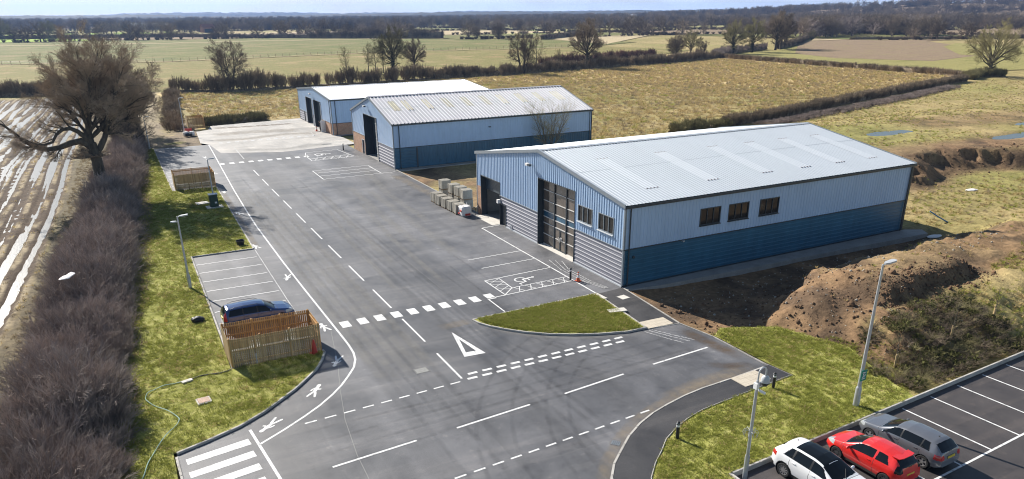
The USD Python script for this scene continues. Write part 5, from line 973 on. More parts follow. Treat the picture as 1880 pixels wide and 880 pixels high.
    xr, xf = P['wheels']; wr = P['wr']
    for xw in (xr, xf): lab[((cx-xw)**2+(cz-wr)**2 < (wr+.05)**2) & (cy > Wd/2-.30)] = 9
    for xw in (xr, xf): lab[((cx-xw)**2+(cz-wr)**2 < (wr+.095)**2) & (cy > Wd/2*.9) & (cz < zbq) & (lab == 0) & P.get('cladding', False)] = 7
    names = {0: ('body', paint), 1: ('side_window', 'car_glass'), 2: ('windscreen', 'car_glass'), 3: ('rear_window', 'car_glass'), 4: ('shut_line', 'car_seam'), 5: ('tail_light', 'tail_red'), 6: ('headlight', 'head_lamp'), 7: ('lower_trim', 'black_plastic'), 8: ('sunroof', 'car_glass')}
    if P.get('dark_tail'): names[5] = ('tail_light', 'car_glass')
    for l, (nm, mt) in names.items():
        for sg in ((1, -1) if l in (1, 5, 6) else (0,)):
            k = (lab == l) & ((C[:, 1]*sg > 0) | (sg == 0))
            if k.any():
                u, inv = np.unique(Q[k], return_inverse=True); obj(nm, (Vf[u], inv.reshape(-1, 4)), MATS[mt], t, smooth=True)
    caps = MB()
    for jj, fl in ((0, 1), (nx-1, 0)):
        ring = V[:, jj]; c = ring.mean(0); f = [(q, (q+1) % n, n) if fl else ((q+1) % n, q, n) for q in range(n)]; caps.add(np.vstack([ring, c]), f)
    obj('bumper', caps, MATS[paint], t, smooth=True)
    obj('underbody', MB().box(-Lc/2+.2, -Wd/2+.32, .2, Lc/2-.25, Wd/2-.32, .75).box(-Lc/2+.95, -Wd/2+.05, .2, Lc/2-1.2, Wd/2-.05, .4), MATS['car_seam'], t)
    for xw in (xr, xf):
        for sg in (1, -1):
            wh = thing('wheel', parent=t, loc=(xw-Lc/2, sg*(Wd/2-.11), wr), rz=0 if sg < 0 else PI)
            M = trimesh.transformations.rotation_matrix(PI/2, (1, 0, 0)); r = wr-.105
            obj('tyre', MB().lathe([(r, .10), (wr-.03, .105), (wr, .07), (wr, -.07), (wr-.03, -.105), (r, -.10)], 32, M), MATS['tyre'], wh, smooth=40)
            obj('arch_liner', MB().lathe([(wr+.06, .1), (wr+.06, -.22), (0, -.22)], 28, M), MATS['car_seam'], wh)
            rim = MB().lathe([(r, .085), (r-.025, .07), (r-.035, -.05), (0.0, -.05)], 32, M); rm = obj('rim', rim, MATS['alloy_dark'], wh, smooth=40)
            sp = MB(); ns = P.get('spokes', 5)
            for k in range(ns):
                for da in ((-.12, .12) if P.get('twin') else (0,)):
                    a = k*2*PI/ns+.3+da; ca, sa = math.cos(a), math.sin(a); sp.obox((ca*r*.52, -.068, sa*r*.52), (ca*r*.46, 0, sa*r*.46), (0, .014, 0), (-sa*.024, 0, ca*.024))
            sp.lathe([(r+.002, .09), (r-.018, .088), (r-.022, .06)], 32, M); sp.lathe([(.07, .082), (0, .085)], 12, M); obj('spokes', sp, MATS[P.get('alloy', 'alloy')], rm)
    for sg in (1, -1):
        mr = trimesh.creation.icosphere(3, 1.0); v = mr.vertices*[.075, .115, .075]; v[:, 0] = np.where(v[:, 0] < 0, v[:, 0]*.5, v[:, 0])
        mx = P['mirror']; zz = float(np.interp(mx, x, zb))+.06; obj('wing_mirror', (v+[mx-Lc/2, sg*(Wd/2+.07), zz], mr.faces), MATS[P.get('mirror_paint', paint)], t, smooth=True); obj('mirror_arm', MB().box(mx-Lc/2-.03, min(sg*(Wd/2-.06), sg*(Wd/2+.05)), zz-.06, mx-Lc/2+.03, max(sg*(Wd/2-.06), sg*(Wd/2+.05)), zz-.02), MATS['black_plastic'], t)
        for hx in P['handles']:
            zz = float(np.interp(hx, x, zb))-.10; yy = float(np.interp(hx, x, w))*.975; obj('door_handle', MB().box(hx-Lc/2-.09, min(sg*(yy-.02), sg*(yy+.022)), zz-.015, hx-Lc/2+.09, max(sg*(yy-.02), sg*(yy+.022)), zz+.018), MATS[paint], t)
        if P.get('rails'):
            a, b = P['rails']; xs_ = np.linspace(a, b, 9); obj('roof_rail', MB().tube([(q-Lc/2, sg*(float(np.interp(q, x, wt))*.93), float(np.interp(q, x, zt))+(.03 if 0 < k < 8 else -.02)) for k, q in enumerate(xs_)], .018, 6), MATS['trim_dark'], t)
    zr = P['plate_r']; xr_ = float(np.interp(zr, [.3, .5, .9], [0, 0, .03])); obj('number_plate', MB().box(-Lc/2-.012+P.get('plate_dx', 0), -.26, zr-.055, -Lc/2+.02+P.get('plate_dx', 0), .26, zr+.055), MATS['plate_yellow'], t); obj('number_plate', MB().box(Lc/2-.02, -.26, .40, Lc/2+.012, .26, .51), MATS['plate_white'], t)
    if P.get('spoiler'):
        a, z = P['spoiler']; obj('spoiler', MB().prism(Polygon([(a-.02-Lc/2, -.52), (a+.30-Lc/2, -.55), (a+.30-Lc/2, .55), (a-.02-Lc/2, .52), (a-.07-Lc/2, .3), (a-.07-Lc/2, -.3)]), z, z+.035), MATS[paint], t)
    obj('wiper', MB().tube([(P['bonnet']-Lc/2-.03, -.1, float(np.interp(P['bonnet']-.03, x, zt))+.02), (P['screen'][1]-Lc/2-.32, .3, float(np.interp(P['screen'][1]-.32, x, zt))+.02)], .01, 4), MATS['car_seam'], t)
    aerial = P.get('aerial')
    if aerial: zz = float(np.interp(aerial, x, zt)); obj('roof_aerial', MB().add([(aerial-.07-Lc/2, -.02, zz), (aerial-.07-Lc/2, .02, zz), (aerial+.06-Lc/2, 0, zz), (aerial-.07-Lc/2, 0, zz+.09)], [(0, 1, 3), (1, 2, 3), (2, 0, 3), (0, 2, 1)]), MATS['black_plastic'], t)
    return t
hatch_grey = dict(L=4.30, W=1.78, top=[(0, .62), (.04, .86), (.10, 1.02), (.42, 1.34), (.62, 1.40), (1.2, 1.435), (1.9, 1.43), (2.35, 1.36), (3.02, 1.02), (3.2, .97), (3.8, .88), (4.1, .78), (4.25, .66), (4.3, .5)], belt=[(0, .80), (.3, .93), (1.2, .95), (3.0, .89), (3.9, .80), (4.2, .68), (4.3, .5)],
    rw=[(0, .80), (.2, .74), (.6, .68), (2.2, .70), (2.7, .76), (3.1, .84), (3.8, .88), (4.3, .72)], side_glass=[(.62, 1.02, .74, .98), (1.08, 1.98, 1.04, 1.98), (2.06, 2.92, 2.06, 2.42)], screen=(2.42, 3.10), rear=(.10, .44), seams=(1.0, 2.02, 3.05), bonnet=3.14, tail=(-.1, .34, .70, .93, .50), head=(3.86, 4.26, .64, .80, .46),
    wheels=(.78, 3.48), wr=.32, mirror=2.78, handles=(1.22, 2.22), plate_r=.78, spokes=5, twin=True, alloy='alloy', aerial=.75)
hatch_red = dict(L=3.96, W=1.72, top=[(0, .60), (.05, .90), (.12, 1.08), (.40, 1.36), (.55, 1.42), (1.1, 1.47), (1.75, 1.46), (2.15, 1.38), (2.85, 1.03), (3.0, .98), (3.5, .88), (3.8, .76), (3.92, .62), (3.96, .46)], belt=[(0, .86), (.3, 1.02), (.9, 1.0), (2.6, .89), (3.5, .80), (3.85, .64), (3.96, .45)],
    rw=[(0, .78), (.2, .72), (.6, .67), (2.0, .69), (2.5, .75), (2.9, .84), (3.5, .87), (3.96, .70)], side_glass=[(.62, 1.28, .85, 1.25), (1.38, 2.72, 1.36, 2.24)], screen=(2.20, 2.95), rear=(.10, .40), seams=(1.30, 2.86), bonnet=2.98, tail=(-.1, .30, .84, 1.16, .52), head=(3.38, 3.88, .66, .86, .50),
    wheels=(.66, 3.15), wr=.305, mirror=2.55, handles=(1.55,), plate_r=.70, spokes=8, alloy='alloy_dark', spoiler=(.36, 1.40), dark_tail=True, black_pillars=False, plate_dx=.02)
cross_white = dict(L=4.42, W=1.83, top=[(0, .66), (.05, .98), (.12, 1.14), (.45, 1.46), (.70, 1.54), (1.3, 1.60), (2.1, 1.59), (2.55, 1.50), (3.2, 1.14), (3.4, 1.07), (3.9, .98), (4.2, .86), (4.37, .70), (4.42, .5)], belt=[(0, .88), (.3, 1.08), (1.0, 1.07), (3.1, .99), (4.0, .90), (4.3, .72), (4.42, .5)],
    rw=[(0, .80), (.25, .72), (.7, .66), (2.4, .68), (2.9, .76), (3.3, .84), (3.9, .88), (4.42, .72)], side_glass=[(.72, 1.14, .98, 1.16), (1.22, 2.08, 1.24, 2.08), (2.16, 3.06, 2.16, 2.62)], screen=(2.62, 3.34), rear=(.10, .46), seams=(1.06, 2.12, 3.16), bonnet=3.42, tail=(-.1, .36, .86, 1.06, .50), head=(3.8, 4.38, .72, .92, .45),
    wheels=(.84, 3.50), wr=.345, mirror=2.92, handles=(1.32, 2.34), plate_r=.80, spokes=10, alloy='alloy', sunroof=(1.05, 2.60), cladding=True, aerial=.78)
estate_blue = dict(L=4.72, W=1.85, top=[(0, .62), (.04, 1.0), (.08, 1.16), (.26, 1.44), (.42, 1.50), (1.4, 1.54), (2.3, 1.52), (2.7, 1.45), (3.35, 1.08), (3.55, 1.02), (4.2, .92), (4.5, .80), (4.66, .66), (4.72, .48)], belt=[(0, .92), (.3, 1.0), (1.2, 1.0), (3.3, .95), (4.2, .84), (4.6, .68), (4.72, .48)],
    rw=[(0, .80), (.2, .75), (.6, .71), (2.4, .72), (2.9, .78), (3.4, .85), (4.2, .88), (4.72, .72)], side_glass=[(.36, 1.26, .52, 1.26), (1.34, 2.18, 1.34, 2.18), (2.28, 3.22, 2.28, 2.78)], screen=(2.80, 3.45), rear=(.08, .28), seams=(1.30, 2.22, 3.3), bonnet=3.55, tail=(-.1, .22, .72, 1.36, .60), head=(4.05, 4.68, .64, .84, .45),
    wheels=(.98, 3.74), wr=.33, mirror=3.05, handles=(1.5, 2.46), plate_r=.80, spokes=7, alloy='alloy', rails=(.55, 2.5), aerial=.5)
car('metallic grey five-door hatchback parked nose to the kerb', 'car_grey', (30.75, 17.95), PI/2+.04, hatch_grey)
car('bright red three-door hatchback between the white and grey cars', 'car_red', (28.0, 17.8), PI/2+.02, hatch_red)
car('white crossover with black glass roof parked tail to the kerb', 'car_white', (24.75, 17.75), -PI/2+.05, cross_white)
car('dark blue estate car behind the near timber enclosure', 'car_blue', (6.05, 49.35), .03, estate_blue)
# ------------------------------------------------------------------ the person at the far unit's door
def hull(a, ra, b, rb):
    A = manifold3d.Manifold.sphere(ra, 16).translate(list(map(float, a))); B = manifold3d.Manifold.sphere(rb, 16).translate(list(map(float, b)))
    return manifold3d.Manifold.batch_hull([A, B])
def body(chains, ref=.03, it=8):
    m = manifold3d.Manifold()
    for c in chains: m = m + hull(*c)
    k = m.refine_to_length(ref).to_mesh(); tm = trimesh.Trimesh(k.vert_properties[:, :3], k.tri_verts); trimesh.smoothing.filter_taubin(tm, iterations=it); return tm
J = dict(hipL=(.0, .10, .92), hipR=(.0, -.10, .92), knL=(.06, .11, .50), knR=(-.02, -.11, .50), anL=(-.02, .12, .09), anR=(-.06, -.12, .09), toeL=(.15, .13, .04), toeR=(.11, -.14, .04), pel=(0, 0, .98), che=(.04, 0, 1.32), nk=(.06, 0, 1.50), hd=(.09, 0, 1.64), shL=(.04, .19, 1.42), shR=(.04, -.19, 1.42), elL=(.0, .25, 1.13), elR=(.02, -.25, 1.13), wrL=(.12, .20, .93), wrR=(.14, -.20, .94))
t = thing('person', 'person in dark jacket and trousers standing at the doorway of the farthest unit', 'person', (31.85, 134.9, .01), PI*.8)
ch = [(J['pel'], .13, J['che'], .15), (J['che'], .14, J['nk'], .06), (J['nk'], .055, J['hd'], .07), (J['hd'], .095, (.10, 0, 1.68), .095), ((.13, 0, 1.60), .055, (.09, 0, 1.66), .08), (J['hd'], .03, (.20, 0, 1.63), .016)]
for s in 'LR':
    ch += [(J['che'], .10, J['sh'+s], .065), (J['sh'+s], .06, J['el'+s], .045), (J['el'+s], .043, J['wr'+s], .03), (J['pel'], .11, J['hip'+s], .095), (J['hip'+s], .09, J['kn'+s], .06), (J['kn'+s], .06, J['an'+s], .042), (J['an'+s], .045, J['toe'+s], .032), ((J['hd'][0], (.085 if s == 'L' else -.085), 1.63), .02, (J['hd'][0], (.09 if s == 'L' else -.09), 1.66), .02)]
    w = np.array(J['wr'+s]); p = w+[.03, 0, -.07]; ch.append((w, .03, p, .032)); sg = 1 if s == 'L' else -1
    for q, (dy, ln) in enumerate(((-.027, .075), (-.009, .085), (.009, .08), (.027, .062))): ch += [(p+[0, dy, -.01], .010, p+[.018, dy, -.01-ln*.55], .009), (p+[.018, dy, -.01-ln*.55], .009, p+[.045, dy, -.01-ln], .008)]
    ch.append((p+[.01, -sg*.03, .02], .012, p+[.045, -sg*.045, -.035], .009))
obj('body', body(ch, .02, 6), MATS['skin'], t, smooth=True)
jk = [(J['pel'], .155, J['che'], .175), (J['che'], .16, (.055, 0, 1.46), .085)]
for s in 'LR': jk += [(J['che'], .125, J['sh'+s], .085), (J['sh'+s], .08, J['el'+s], .062), (J['el'+s], .06, J['wr'+s], .045)]
obj('jacket', body(jk), MATS['jacket'], t, smooth=True)
tr = [(J['pel'], .145, (0, 0, .95), .145)]
for s in 'LR': tr += [(J['pel'], .125, J['hip'+s], .115), (J['hip'+s], .11, J['kn'+s], .08), (J['kn'+s], .078, J['an'+s], .062)]
obj('trousers', body(tr), MATS['trousers'], t, smooth=True)
for s in 'LR': obj('shoe', body([(np.array(J['an'+s])-[.03, 0, .035], .055, np.array(J['toe'+s])+[.02, 0, .005], .042)]), MATS['black_plastic'], t, smooth=True)
obj('hair', body([((.075, 0, 1.70), .085, (.05, 0, 1.66), .09)]), MATS['hair'], t, smooth=True)
twigm('twig_oak', (0.26, 0.20, 0.14), (0.66, 0.53, 0.39))
# ------------------------------------------------------------------ trees and hedges in winter
def unitv(a): return a/(np.linalg.norm(a, axis=-1, keepdims=True)+1e-9)
def resample(pts, K):
    p = np.asarray(pts, float); d = np.r_[0, np.cumsum(np.linalg.norm(np.diff(p[:, :3], axis=0), axis=1))]; return np.stack([np.interp(np.linspace(0, d[-1], K), d, p[:, c]) for c in range(p.shape[1])], 1)
def grow(paths, specs, seed, center=None, floor=None):
    """paths: level-0 limbs as (x, y, z, radius) polylines. specs: per level dict(n, ratio, t0, ang, trop, wig, K, sides, rr, out). Returns meshes (stems, twigs)."""
    r = np.random.default_rng(seed); K0 = 10
    P = np.stack([resample(p, K0) for p in paths]); R = P[:, :, 3]; P = P[:, :, :3]
    stems, twigs = MB(), MB(); v, q = tubes(P, R, 8); stems.add(v, q)
    for li, s in enumerate(specs):
        N, K, _ = P.shape; n = s['n']; M = N*n
        par = np.repeat(np.arange(N), n); t = s['t0']+(1-s['t0'])*((np.tile(np.arange(n), N)+r.random(M))/n)
        f = np.clip(t*(K-1), 0, K-1.001); k = f.astype(int); fr = (f-k)[:, None]
        S = P[par, k]*(1-fr)+P[par, k+1]*fr; D = unitv(P[par, k+1]-P[par, k]); rad = R[par, k]*(1-fr[:, 0])+R[par, k+1]*fr[:, 0]
        plen = np.linalg.norm(np.diff(P, axis=1), axis=2).sum(1)[par]
        rnd = unitv(r.normal(size=(M, 3))); perp = unitv(rnd-D*np.sum(rnd*D, 1, keepdims=True))
        a = np.radians(s['ang'])*(0.7+0.6*r.random(M)); d = unitv(D*np.cos(a)[:, None]+perp*np.sin(a)[:, None])
        if center is not None and s.get('out'): d = unitv(d+s['out']*unitv(S-center))
        ln = plen*s['ratio']*(0.65+0.7*r.random(M))*(1.15-0.55*t)
        if s.get('len'): ln = s['len']*(0.6+0.8*r.random(M))
        Kc = s['K']; C = np.empty((M, Kc, 3)); C[:, 0] = S; cur = d
        for j in range(1, Kc):
            C[:, j] = C[:, j-1]+cur*(ln/(Kc-1))[:, None]; cur = unitv(cur+r.normal(size=(M, 3))*s['wig']+np.array([0, 0, s['trop']])+(s.get('out', 0)*.25*unitv(C[:, j]-center) if center is not None else 0))
        if floor is not None: C[:, :, 2] = np.maximum(C[:, :, 2], floor)
        r0 = np.maximum(rad*s['rr'], s.get('rmin', .008)); tip = max(s.get('tip', .35), .1)
        RR = r0[:, None]*np.linspace(1, tip, Kc)[None]
        v, q = tubes(C, RR, s['sides']); (stems if li < s.get('stem', 1) else twigs).add(v, q)
        P, R = C, RR
    return stems.get(), twigs.get()
def spec(n, ratio, ang, **k): return dict(dict(n=n, ratio=ratio, ang=ang, t0=.25, trop=.06, wig=.13, K=5, sides=5, rr=.6, out=0), **k)
def trunkpath(H, lean=(0, 0), r0=.35, r1=.06, seed=0, top=.8):
    r = np.random.default_rng(seed); z = np.linspace(-.2, H*top, 8); w = np.cumsum(r.normal(0, .02*H/8, (8, 2)), 0); w[0] = 0
    return np.c_[w[:, 0]+lean[0]*z/H, w[:, 1]+lean[1]*z/H, z, np.interp(z, [0, H*.08, H*top], [r0*1.25, r0, r1])]
def domed(H, n, fork, cz, rx, rz, r0, seed, low=-.25, r1=.05, wig=.35):
    """a trunk and n limbs that curve out to an ellipsoid (centre height cz, half-width rx, half-height rz)"""
    r = np.random.default_rng(seed); P = [trunkpath(H, r0=r0, r1=r0*.55, seed=seed, top=fork[1]/H)]
    for k in range(n):
        s = low+(1-low)*(k+.5)/n; a = k*2.39996+r.uniform(-.3, .3); q = math.sqrt(max(0, 1-s*s)); e = np.array([rx*q*math.cos(a), rx*q*math.sin(a), cz+rz*s])*r.uniform(.86, 1.04); b = np.array([0, 0, np.interp(s, [low, 1], fork)+r.uniform(-.2, .2)])
        m = b+(e-b)*.45+np.array([0, 0, .10*np.linalg.norm(e-b)*(1 if s > 0 else .4)])+r.normal(0, wig, 3)*.5; t = np.linspace(0, 1, 7)[:, None]; c = (1-t)**2*b+2*t*(1-t)*m+t*t*e; c[1:-1] += r.normal(0, wig*.22, (5, 3)); rr = r0*r.uniform(.20, .34)
        P.append(np.c_[c, rr*(1-t[:, 0])**.8+r1*.6])
    return P
def tree_meshes(kind):
    if kind == 'dome':
        return grow(domed(10, 17, (2.4, 4.4), 5.6, 3.5, 4.3, .33, 1), [spec(11, .42, 46, t0=.30, sides=4, K=5, trop=.05, out=.35, rr=.5, rmin=.02), spec(8, .52, 42, sides=3, K=4, out=.2, rmin=.018, trop=.04), spec(6, .6, 40, sides=3, K=3, rmin=.017, tip=.7)], 11, np.array([0, 0, 4.6]), floor=1.8)
    if kind == 'wide':
        return grow(domed(10, 19, (1.7, 3.6), 5.2, 5.0, 4.4, .40, 2, low=-.22), [spec(10, .36, 46, t0=.34, sides=4, K=5, trop=.05, out=.35, rr=.5, rmin=.02), spec(8, .52, 42, sides=3, K=4, out=.2, rmin=.016, trop=.04), spec(6, .6, 40, sides=3, K=3, rmin=.016, tip=.7)], 12, np.array([0, 0, 3.6]), floor=1.3)
    if kind == 'far': return grow(domed(10, 12, (2.4, 4.4), 5.4, 3.6, 4.4, .36, 6), [spec(9, .42, 46, t0=.3, sides=3, K=3, out=.3, rmin=.07, rr=.6), spec(7, .55, 45, sides=3, K=3, rmin=.05, tip=.7)], 15, np.array([0, 0, 4.5]), floor=1.2)
    if kind == 'far2': return grow(domed(10, 13, (1.9, 3.7), 4.7, 5.0, 4.6, .4, 7), [spec(9, .38, 46, t0=.3, sides=3, K=3, out=.3, rmin=.07, rr=.6), spec(8, .55, 45, sides=3, K=3, rmin=.05, tip=.7)], 16, np.array([0, 0, 3.6]), floor=1.0)
    if kind == 'multi':      # several stems from one root
        p = []; r = np.random.default_rng(5)
        for k in range(5):
            a = k*2*PI/5+.4; q = trunkpath(10, (2.2*math.cos(a), 2.2*math.sin(a)), r0=.19, r1=.04, seed=20+k, top=.72+.1*r.random()); q[:, 0] += .35*math.cos(a); q[:, 1] += .35*math.sin(a); p.append(q)
        return grow(p, [spec(10, .40, 42, t0=.3, sides=5, trop=.10, out=.2, rr=.5), spec(8, .55, 40, K=4, sides=3, out=.1, rmin=.018), spec(7, .5, 38, sides=3, K=3, rmin=.015), spec(4, .6, 36, sides=3, K=3, rmin=.013, tip=.6)], 13, np.array([0, 0, 5]))
    if kind == 'slim':
        p = [trunkpath(10, r0=.17, r1=.03, seed=4, top=.9)]
        return grow(p, [spec(22, .34, 45, t0=.25, sides=5, trop=.10, out=.1, rr=.45), spec(9, .5, 40, K=4, sides=3, rmin=.016), spec(8, .55, 38, sides=3, K=3, rmin=.013, tip=.6)], 14, np.array([0, 0, 5]))
def make_tree(kind, label, loc, H, rz, twig, bark='bark', group=None, ivy=0):
    t = thing('bare_tree', label, 'tree', loc, rz, H/10.0, group); st, tw = tree_meshes(kind); obj('trunk', st, MATS[bark], t, smooth=True); obj('crown', tw, MATS[twig], t)
    if ivy: ivy_on(t, ivy)
    return t
def leaf_cloud(n, ctr, rad, size, seed, flatten=1.0):
    r = np.random.default_rng(seed); c = r.normal(size=(n, 3)); c = unitv(c)*(r.random((n, 1))**.5)*np.asarray(rad)+ctr; a = unitv(r.normal(size=(n, 3))); b = unitv(np.cross(a, r.normal(size=(n, 3))))
    s = size*(.6+.8*r.random((n, 1))); v = np.stack([c-a*s-b*s*.5, c+a*s*.2-b*s*.7, c+a*s, c+b*s*.7+a*s*.1], 1).reshape(-1, 3); return v, np.arange(4*n).reshape(-1, 4)
def ivy_on(t, top):
    m = MB(); r = np.random.default_rng(8)
    for z in np.arange(.3, top, .28): m.add(*leaf_cloud(46, (0, 0, z), (.62-.03*z, .62-.03*z, .3), .13, int(z*100)))
    obj('ivy', m, MATS['ivy'], t, kind='stuff')
TG = 'bare trees along the back hedge'
td = make_tree('dome', 'broad dark bare oak in the back hedge, right of centre, straight trunk', (160.9, 245.3, -.5), 16.6, .3, 'twig_brown', group=TG)
tw_ = make_tree('wide', 'wide spreading bare tree standing alone at the right edge of the field hedge', (248.0, 145.4, -.4), 15.6, 0.5, 'twig_olive', 'bark_pale')
tm_ = make_tree('multi', 'multi-stemmed bare tree behind the pale yard on the left', (29.6, 226.2, -.4), 13.4, 0.2, 'twig_brown', group=TG)
ts_ = make_tree('slim', 'slender lone bare tree left of the group behind the far units', (73.0, 262.3, -.5), 9.3, 0.0, 'twig_olive', 'bark_pale', group=TG)
ti_ = make_tree('dome', 'ivy-trunked tree, the tallest of the group behind the middle unit', (90.2, 262.8, -.5), 14.9, 2.1, 'twig_olive', group=TG, ivy=5.0)
for src, x, y, H, rz, lb in ((ts_, 84.8, 266.4, 10.2, 1.0, 'thin bare tree at the left of the ivy-trunked tree'), (ts_, 87.2, 265, 10.4, 2.0, 'thin bare tree close beside the ivy-trunked tree'), (ts_, 82.5, 267.5, 9.8, 3.0, 'leftmost thin bare tree of the group with the ivy trunk'),
    (td, 99.5, 266.0, 11.0, 1.2, 'rounded bare tree at the right of the ivy-trunked tree'), (tm_, 126.6, 232.9, 13.4, 1.5, 'tall multi-stemmed bare tree above the ridge of the middle unit'), (ts_, 137.0, 241.7, 12.6, .4, 'single-stemmed bare tree right of the tall multi-stemmed tree'), (ts_, 146.1, 241.6, 7.4, 1.4, 'small bare tree between the multi-stemmed tree and the dark oak'),
    (td, 228.7, 275.7, 10.4, 2.4, 'leaning bare tree at the left of the right-hand tree group'), (tm_, 225.0, 272.0, 8.6, 2.9, 'pale shrubby tree at the left end of the right-hand tree group'), (tw_, 258.5, 300.3, 11.2, 1.9, 'pale bare tree with forked limbs behind the leaning tree'), (tm_, 244.7, 276.0, 7.4, .9, 'low dark bush-like tree in the right-hand hedge gap'),
    (ti_, 274.9, 288.4, 14.8, 0.6, 'ivy-trunked oak with broad crown beyond the right-hand field corner'), (ti_, 293.6, 294.4, 15.5, 2.7, 'second ivy-trunked oak, between the broad oak and the tallest pair'), (td, 321.5, 305.3, 18.0, 0.1, 'left stem of the tall pair of oaks on the right'), (td, 329.5, 309.3, 18.6, 3.0, 'right stem of the tall pair of oaks on the right'),
    (tm_, 341, 318, 10, 1.0, 'smaller bare tree touching the tall pair of oaks'), (tw_, 454, 398, 6.6, 1.0, 'small round tree by the bend of the far field hedge'), (tw_, -42.5, 818.8, 15.8, 0.0, 'wide bare tree beyond the green field above the big oak'), (tw_, -80.8, 851.2, 16.8, 1.4, 'wide bare tree at the left edge of the photograph on the far field'),
    (td, 187.3, 739.9, 14.6, 0.8, 'dark bare tree at the end of the distant field hedge'), (td, 276.3, 548.6, 11.5, 2.2, 'dark upright bare tree in the distant hedge left of the ivy clump'), (td, 263, 560, 9, .2, 'low dark bare tree beside the dark upright tree')):
    s_ = H/10.0; copy(src, (x, y, -.5), rz, s_, lb, TG)
# the big oak at the edge of the ploughed field
ok = thing('oak_tree', 'great bare oak leaning over the ploughed field with a low crooked limb', 'tree', (0, 0, 0))
def yv(p, y): return [(a, y_, b, c) for (a, b, c), y_ in zip(p, y)]
op_ = [yv([(-3.2, -.3, .95), (-3.2, .6, .72), (-3.15, 3.9, .58), (-3.4, 5.9, .60)], [99, 99, 99, 99]),
       yv([(-3.4, 5.5, .42), (-4.46, 6.4, .36), (-5.91, 6.0, .33), (-7.18, 5.6, .29), (-8.44, 5.9, .25), (-9.6, 6.75, .2), (-10.3, 7.8, .16), (-11.0, 8.7, .12), (-12.2, 9.4, .06)], [99, 98.7, 98.4, 98, 97.6, 97.2, 97, 96.8, 96.5]),
       yv([(-3.5, 6.0, .33), (-3.9, 6.8, .28), (-4.6, 7.7, .25), (-5.5, 8.05, .21), (-6.4, 7.5, .18), (-7.0, 6.6, .14), (-8.2, 6.4, .09), (-9.4, 7.2, .05)], [99, 98.6, 98, 97.4, 97, 96.8, 96.3, 95.9]),
       yv([(-3.4, 5.8, .46), (-3.4, 7, .34), (-3.2, 8.4, .26), (-3.3, 10, .17), (-3.0, 11.8, .10), (-2.6, 13.8, .05)], [99, 99.1, 99.3, 99.6, 100, 100.2]),
       yv([(-3.2, 4.6, .40), (-2.3, 5.6, .36), (-1.5, 7.0, .29), (-1.0, 8.6, .21), (-.7, 10.2, .14), (.2, 12.0, .09), (.6, 13.4, .05)], [99, 99.2, 99.6, 100, 100.3, 100.5, 100.8])]
for k in range(26):
    r_ = np.random.default_rng(300+k); s = -.12+1.1*(k+.5)/26; a = k*2.39996; q = math.sqrt(max(0, 1-s*s)); e = np.array([-1.3+5.5*q*math.cos(a), 99.6+5.6*q*math.sin(a), 10.3+6.3*s]); src_ = np.array([-3.3, 99.2, 6.2+2.2*max(s, 0)]) if k % 2 else np.array([-1.6+.3*max(s, 0), 99.5, 6.8+2.4*max(s, 0)])
    m_ = src_+(e-src_)*.5+[0, 0, .9]+r_.normal(0, .35, 3); t_ = np.linspace(0, 1, 8)[:, None]; c_ = (1-t_)**2*src_+2*t_*(1-t_)*m_+t_*t_*e; c_[1:-1] += r_.normal(0, .12, (6, 3)); op_.append([(*c_[i_], float(.17*(1-t_[i_, 0])**.9+.03)) for i_ in range(8)])
copy(td, (0.2, 139.5, -.2), 4.0, 1.3, 'tall bare tree in the hedge behind the great oak', 'bare trees along the back hedge'); copy(tm_, (1.0, 127, -.2), 2.0, 1.0, 'multi-stemmed tree in the hedge at the end of the left bays', 'bare trees along the back hedge'); copy(td, (0.6, 150, -.2), 1.0, 1.25, 'bare tree in the scrubby hedge beside the muddy track', 'bare trees along the back hedge')
st, tw = grow(op_, [spec(12, .34, 48, t0=.28, sides=4, K=5, out=.45, trop=.03, wig=.16, rr=.45, rmin=.024, len=1.9), spec(9, .58, 42, sides=3, K=4, out=.25, trop=.03, rmin=.015, rr=.5), spec(7, .6, 42, sides=3, K=3, out=.1, rmin=.010), spec(4, .65, 40, sides=3, K=3, rmin=.009, tip=.6)], 77, np.array([-1.6, 99.5, 7.2]), floor=4.5)
obj('trunk', st, MATS['bark'], ok, smooth=True); obj('crown', tw, MATS['twig_oak'], ok)
# hedge clumps
def bush(seed, n0=9, up_=.16, spread=.5, tri=1, fine=1.0):
    r = np.random.default_rng(seed); p = []
    for k in range(n0):
        a = r.uniform(0, 2*PI); z = np.linspace(0, .72, 6); rad = spread*r.uniform(.3, 1); p.append(np.c_[.10*math.cos(a)+rad*math.cos(a)*(z/.72)**1.3, .10*math.sin(a)+rad*math.sin(a)*(z/.72)**1.3, z, np.interp(z, [0, .72], [.018, .006])])
    return grow(p, [spec(7, .48, 36, t0=.15, K=4, sides=3, trop=up_, rmin=.0045*fine), spec(6, .5, 34, K=3, sides=3, trop=up_, rmin=.0034*fine, tip=.5)], seed)
def clump(seed, **k):
    a, b = bush(seed, **k); m = MB(); m.add(*a); m.add(*b); return m.get()
B_near = [clump(s, up_=.22) for s in (1, 2, 3)]; B_far = [clump(s, n0=7, fine=3.2) for s in (4, 5, 6)]
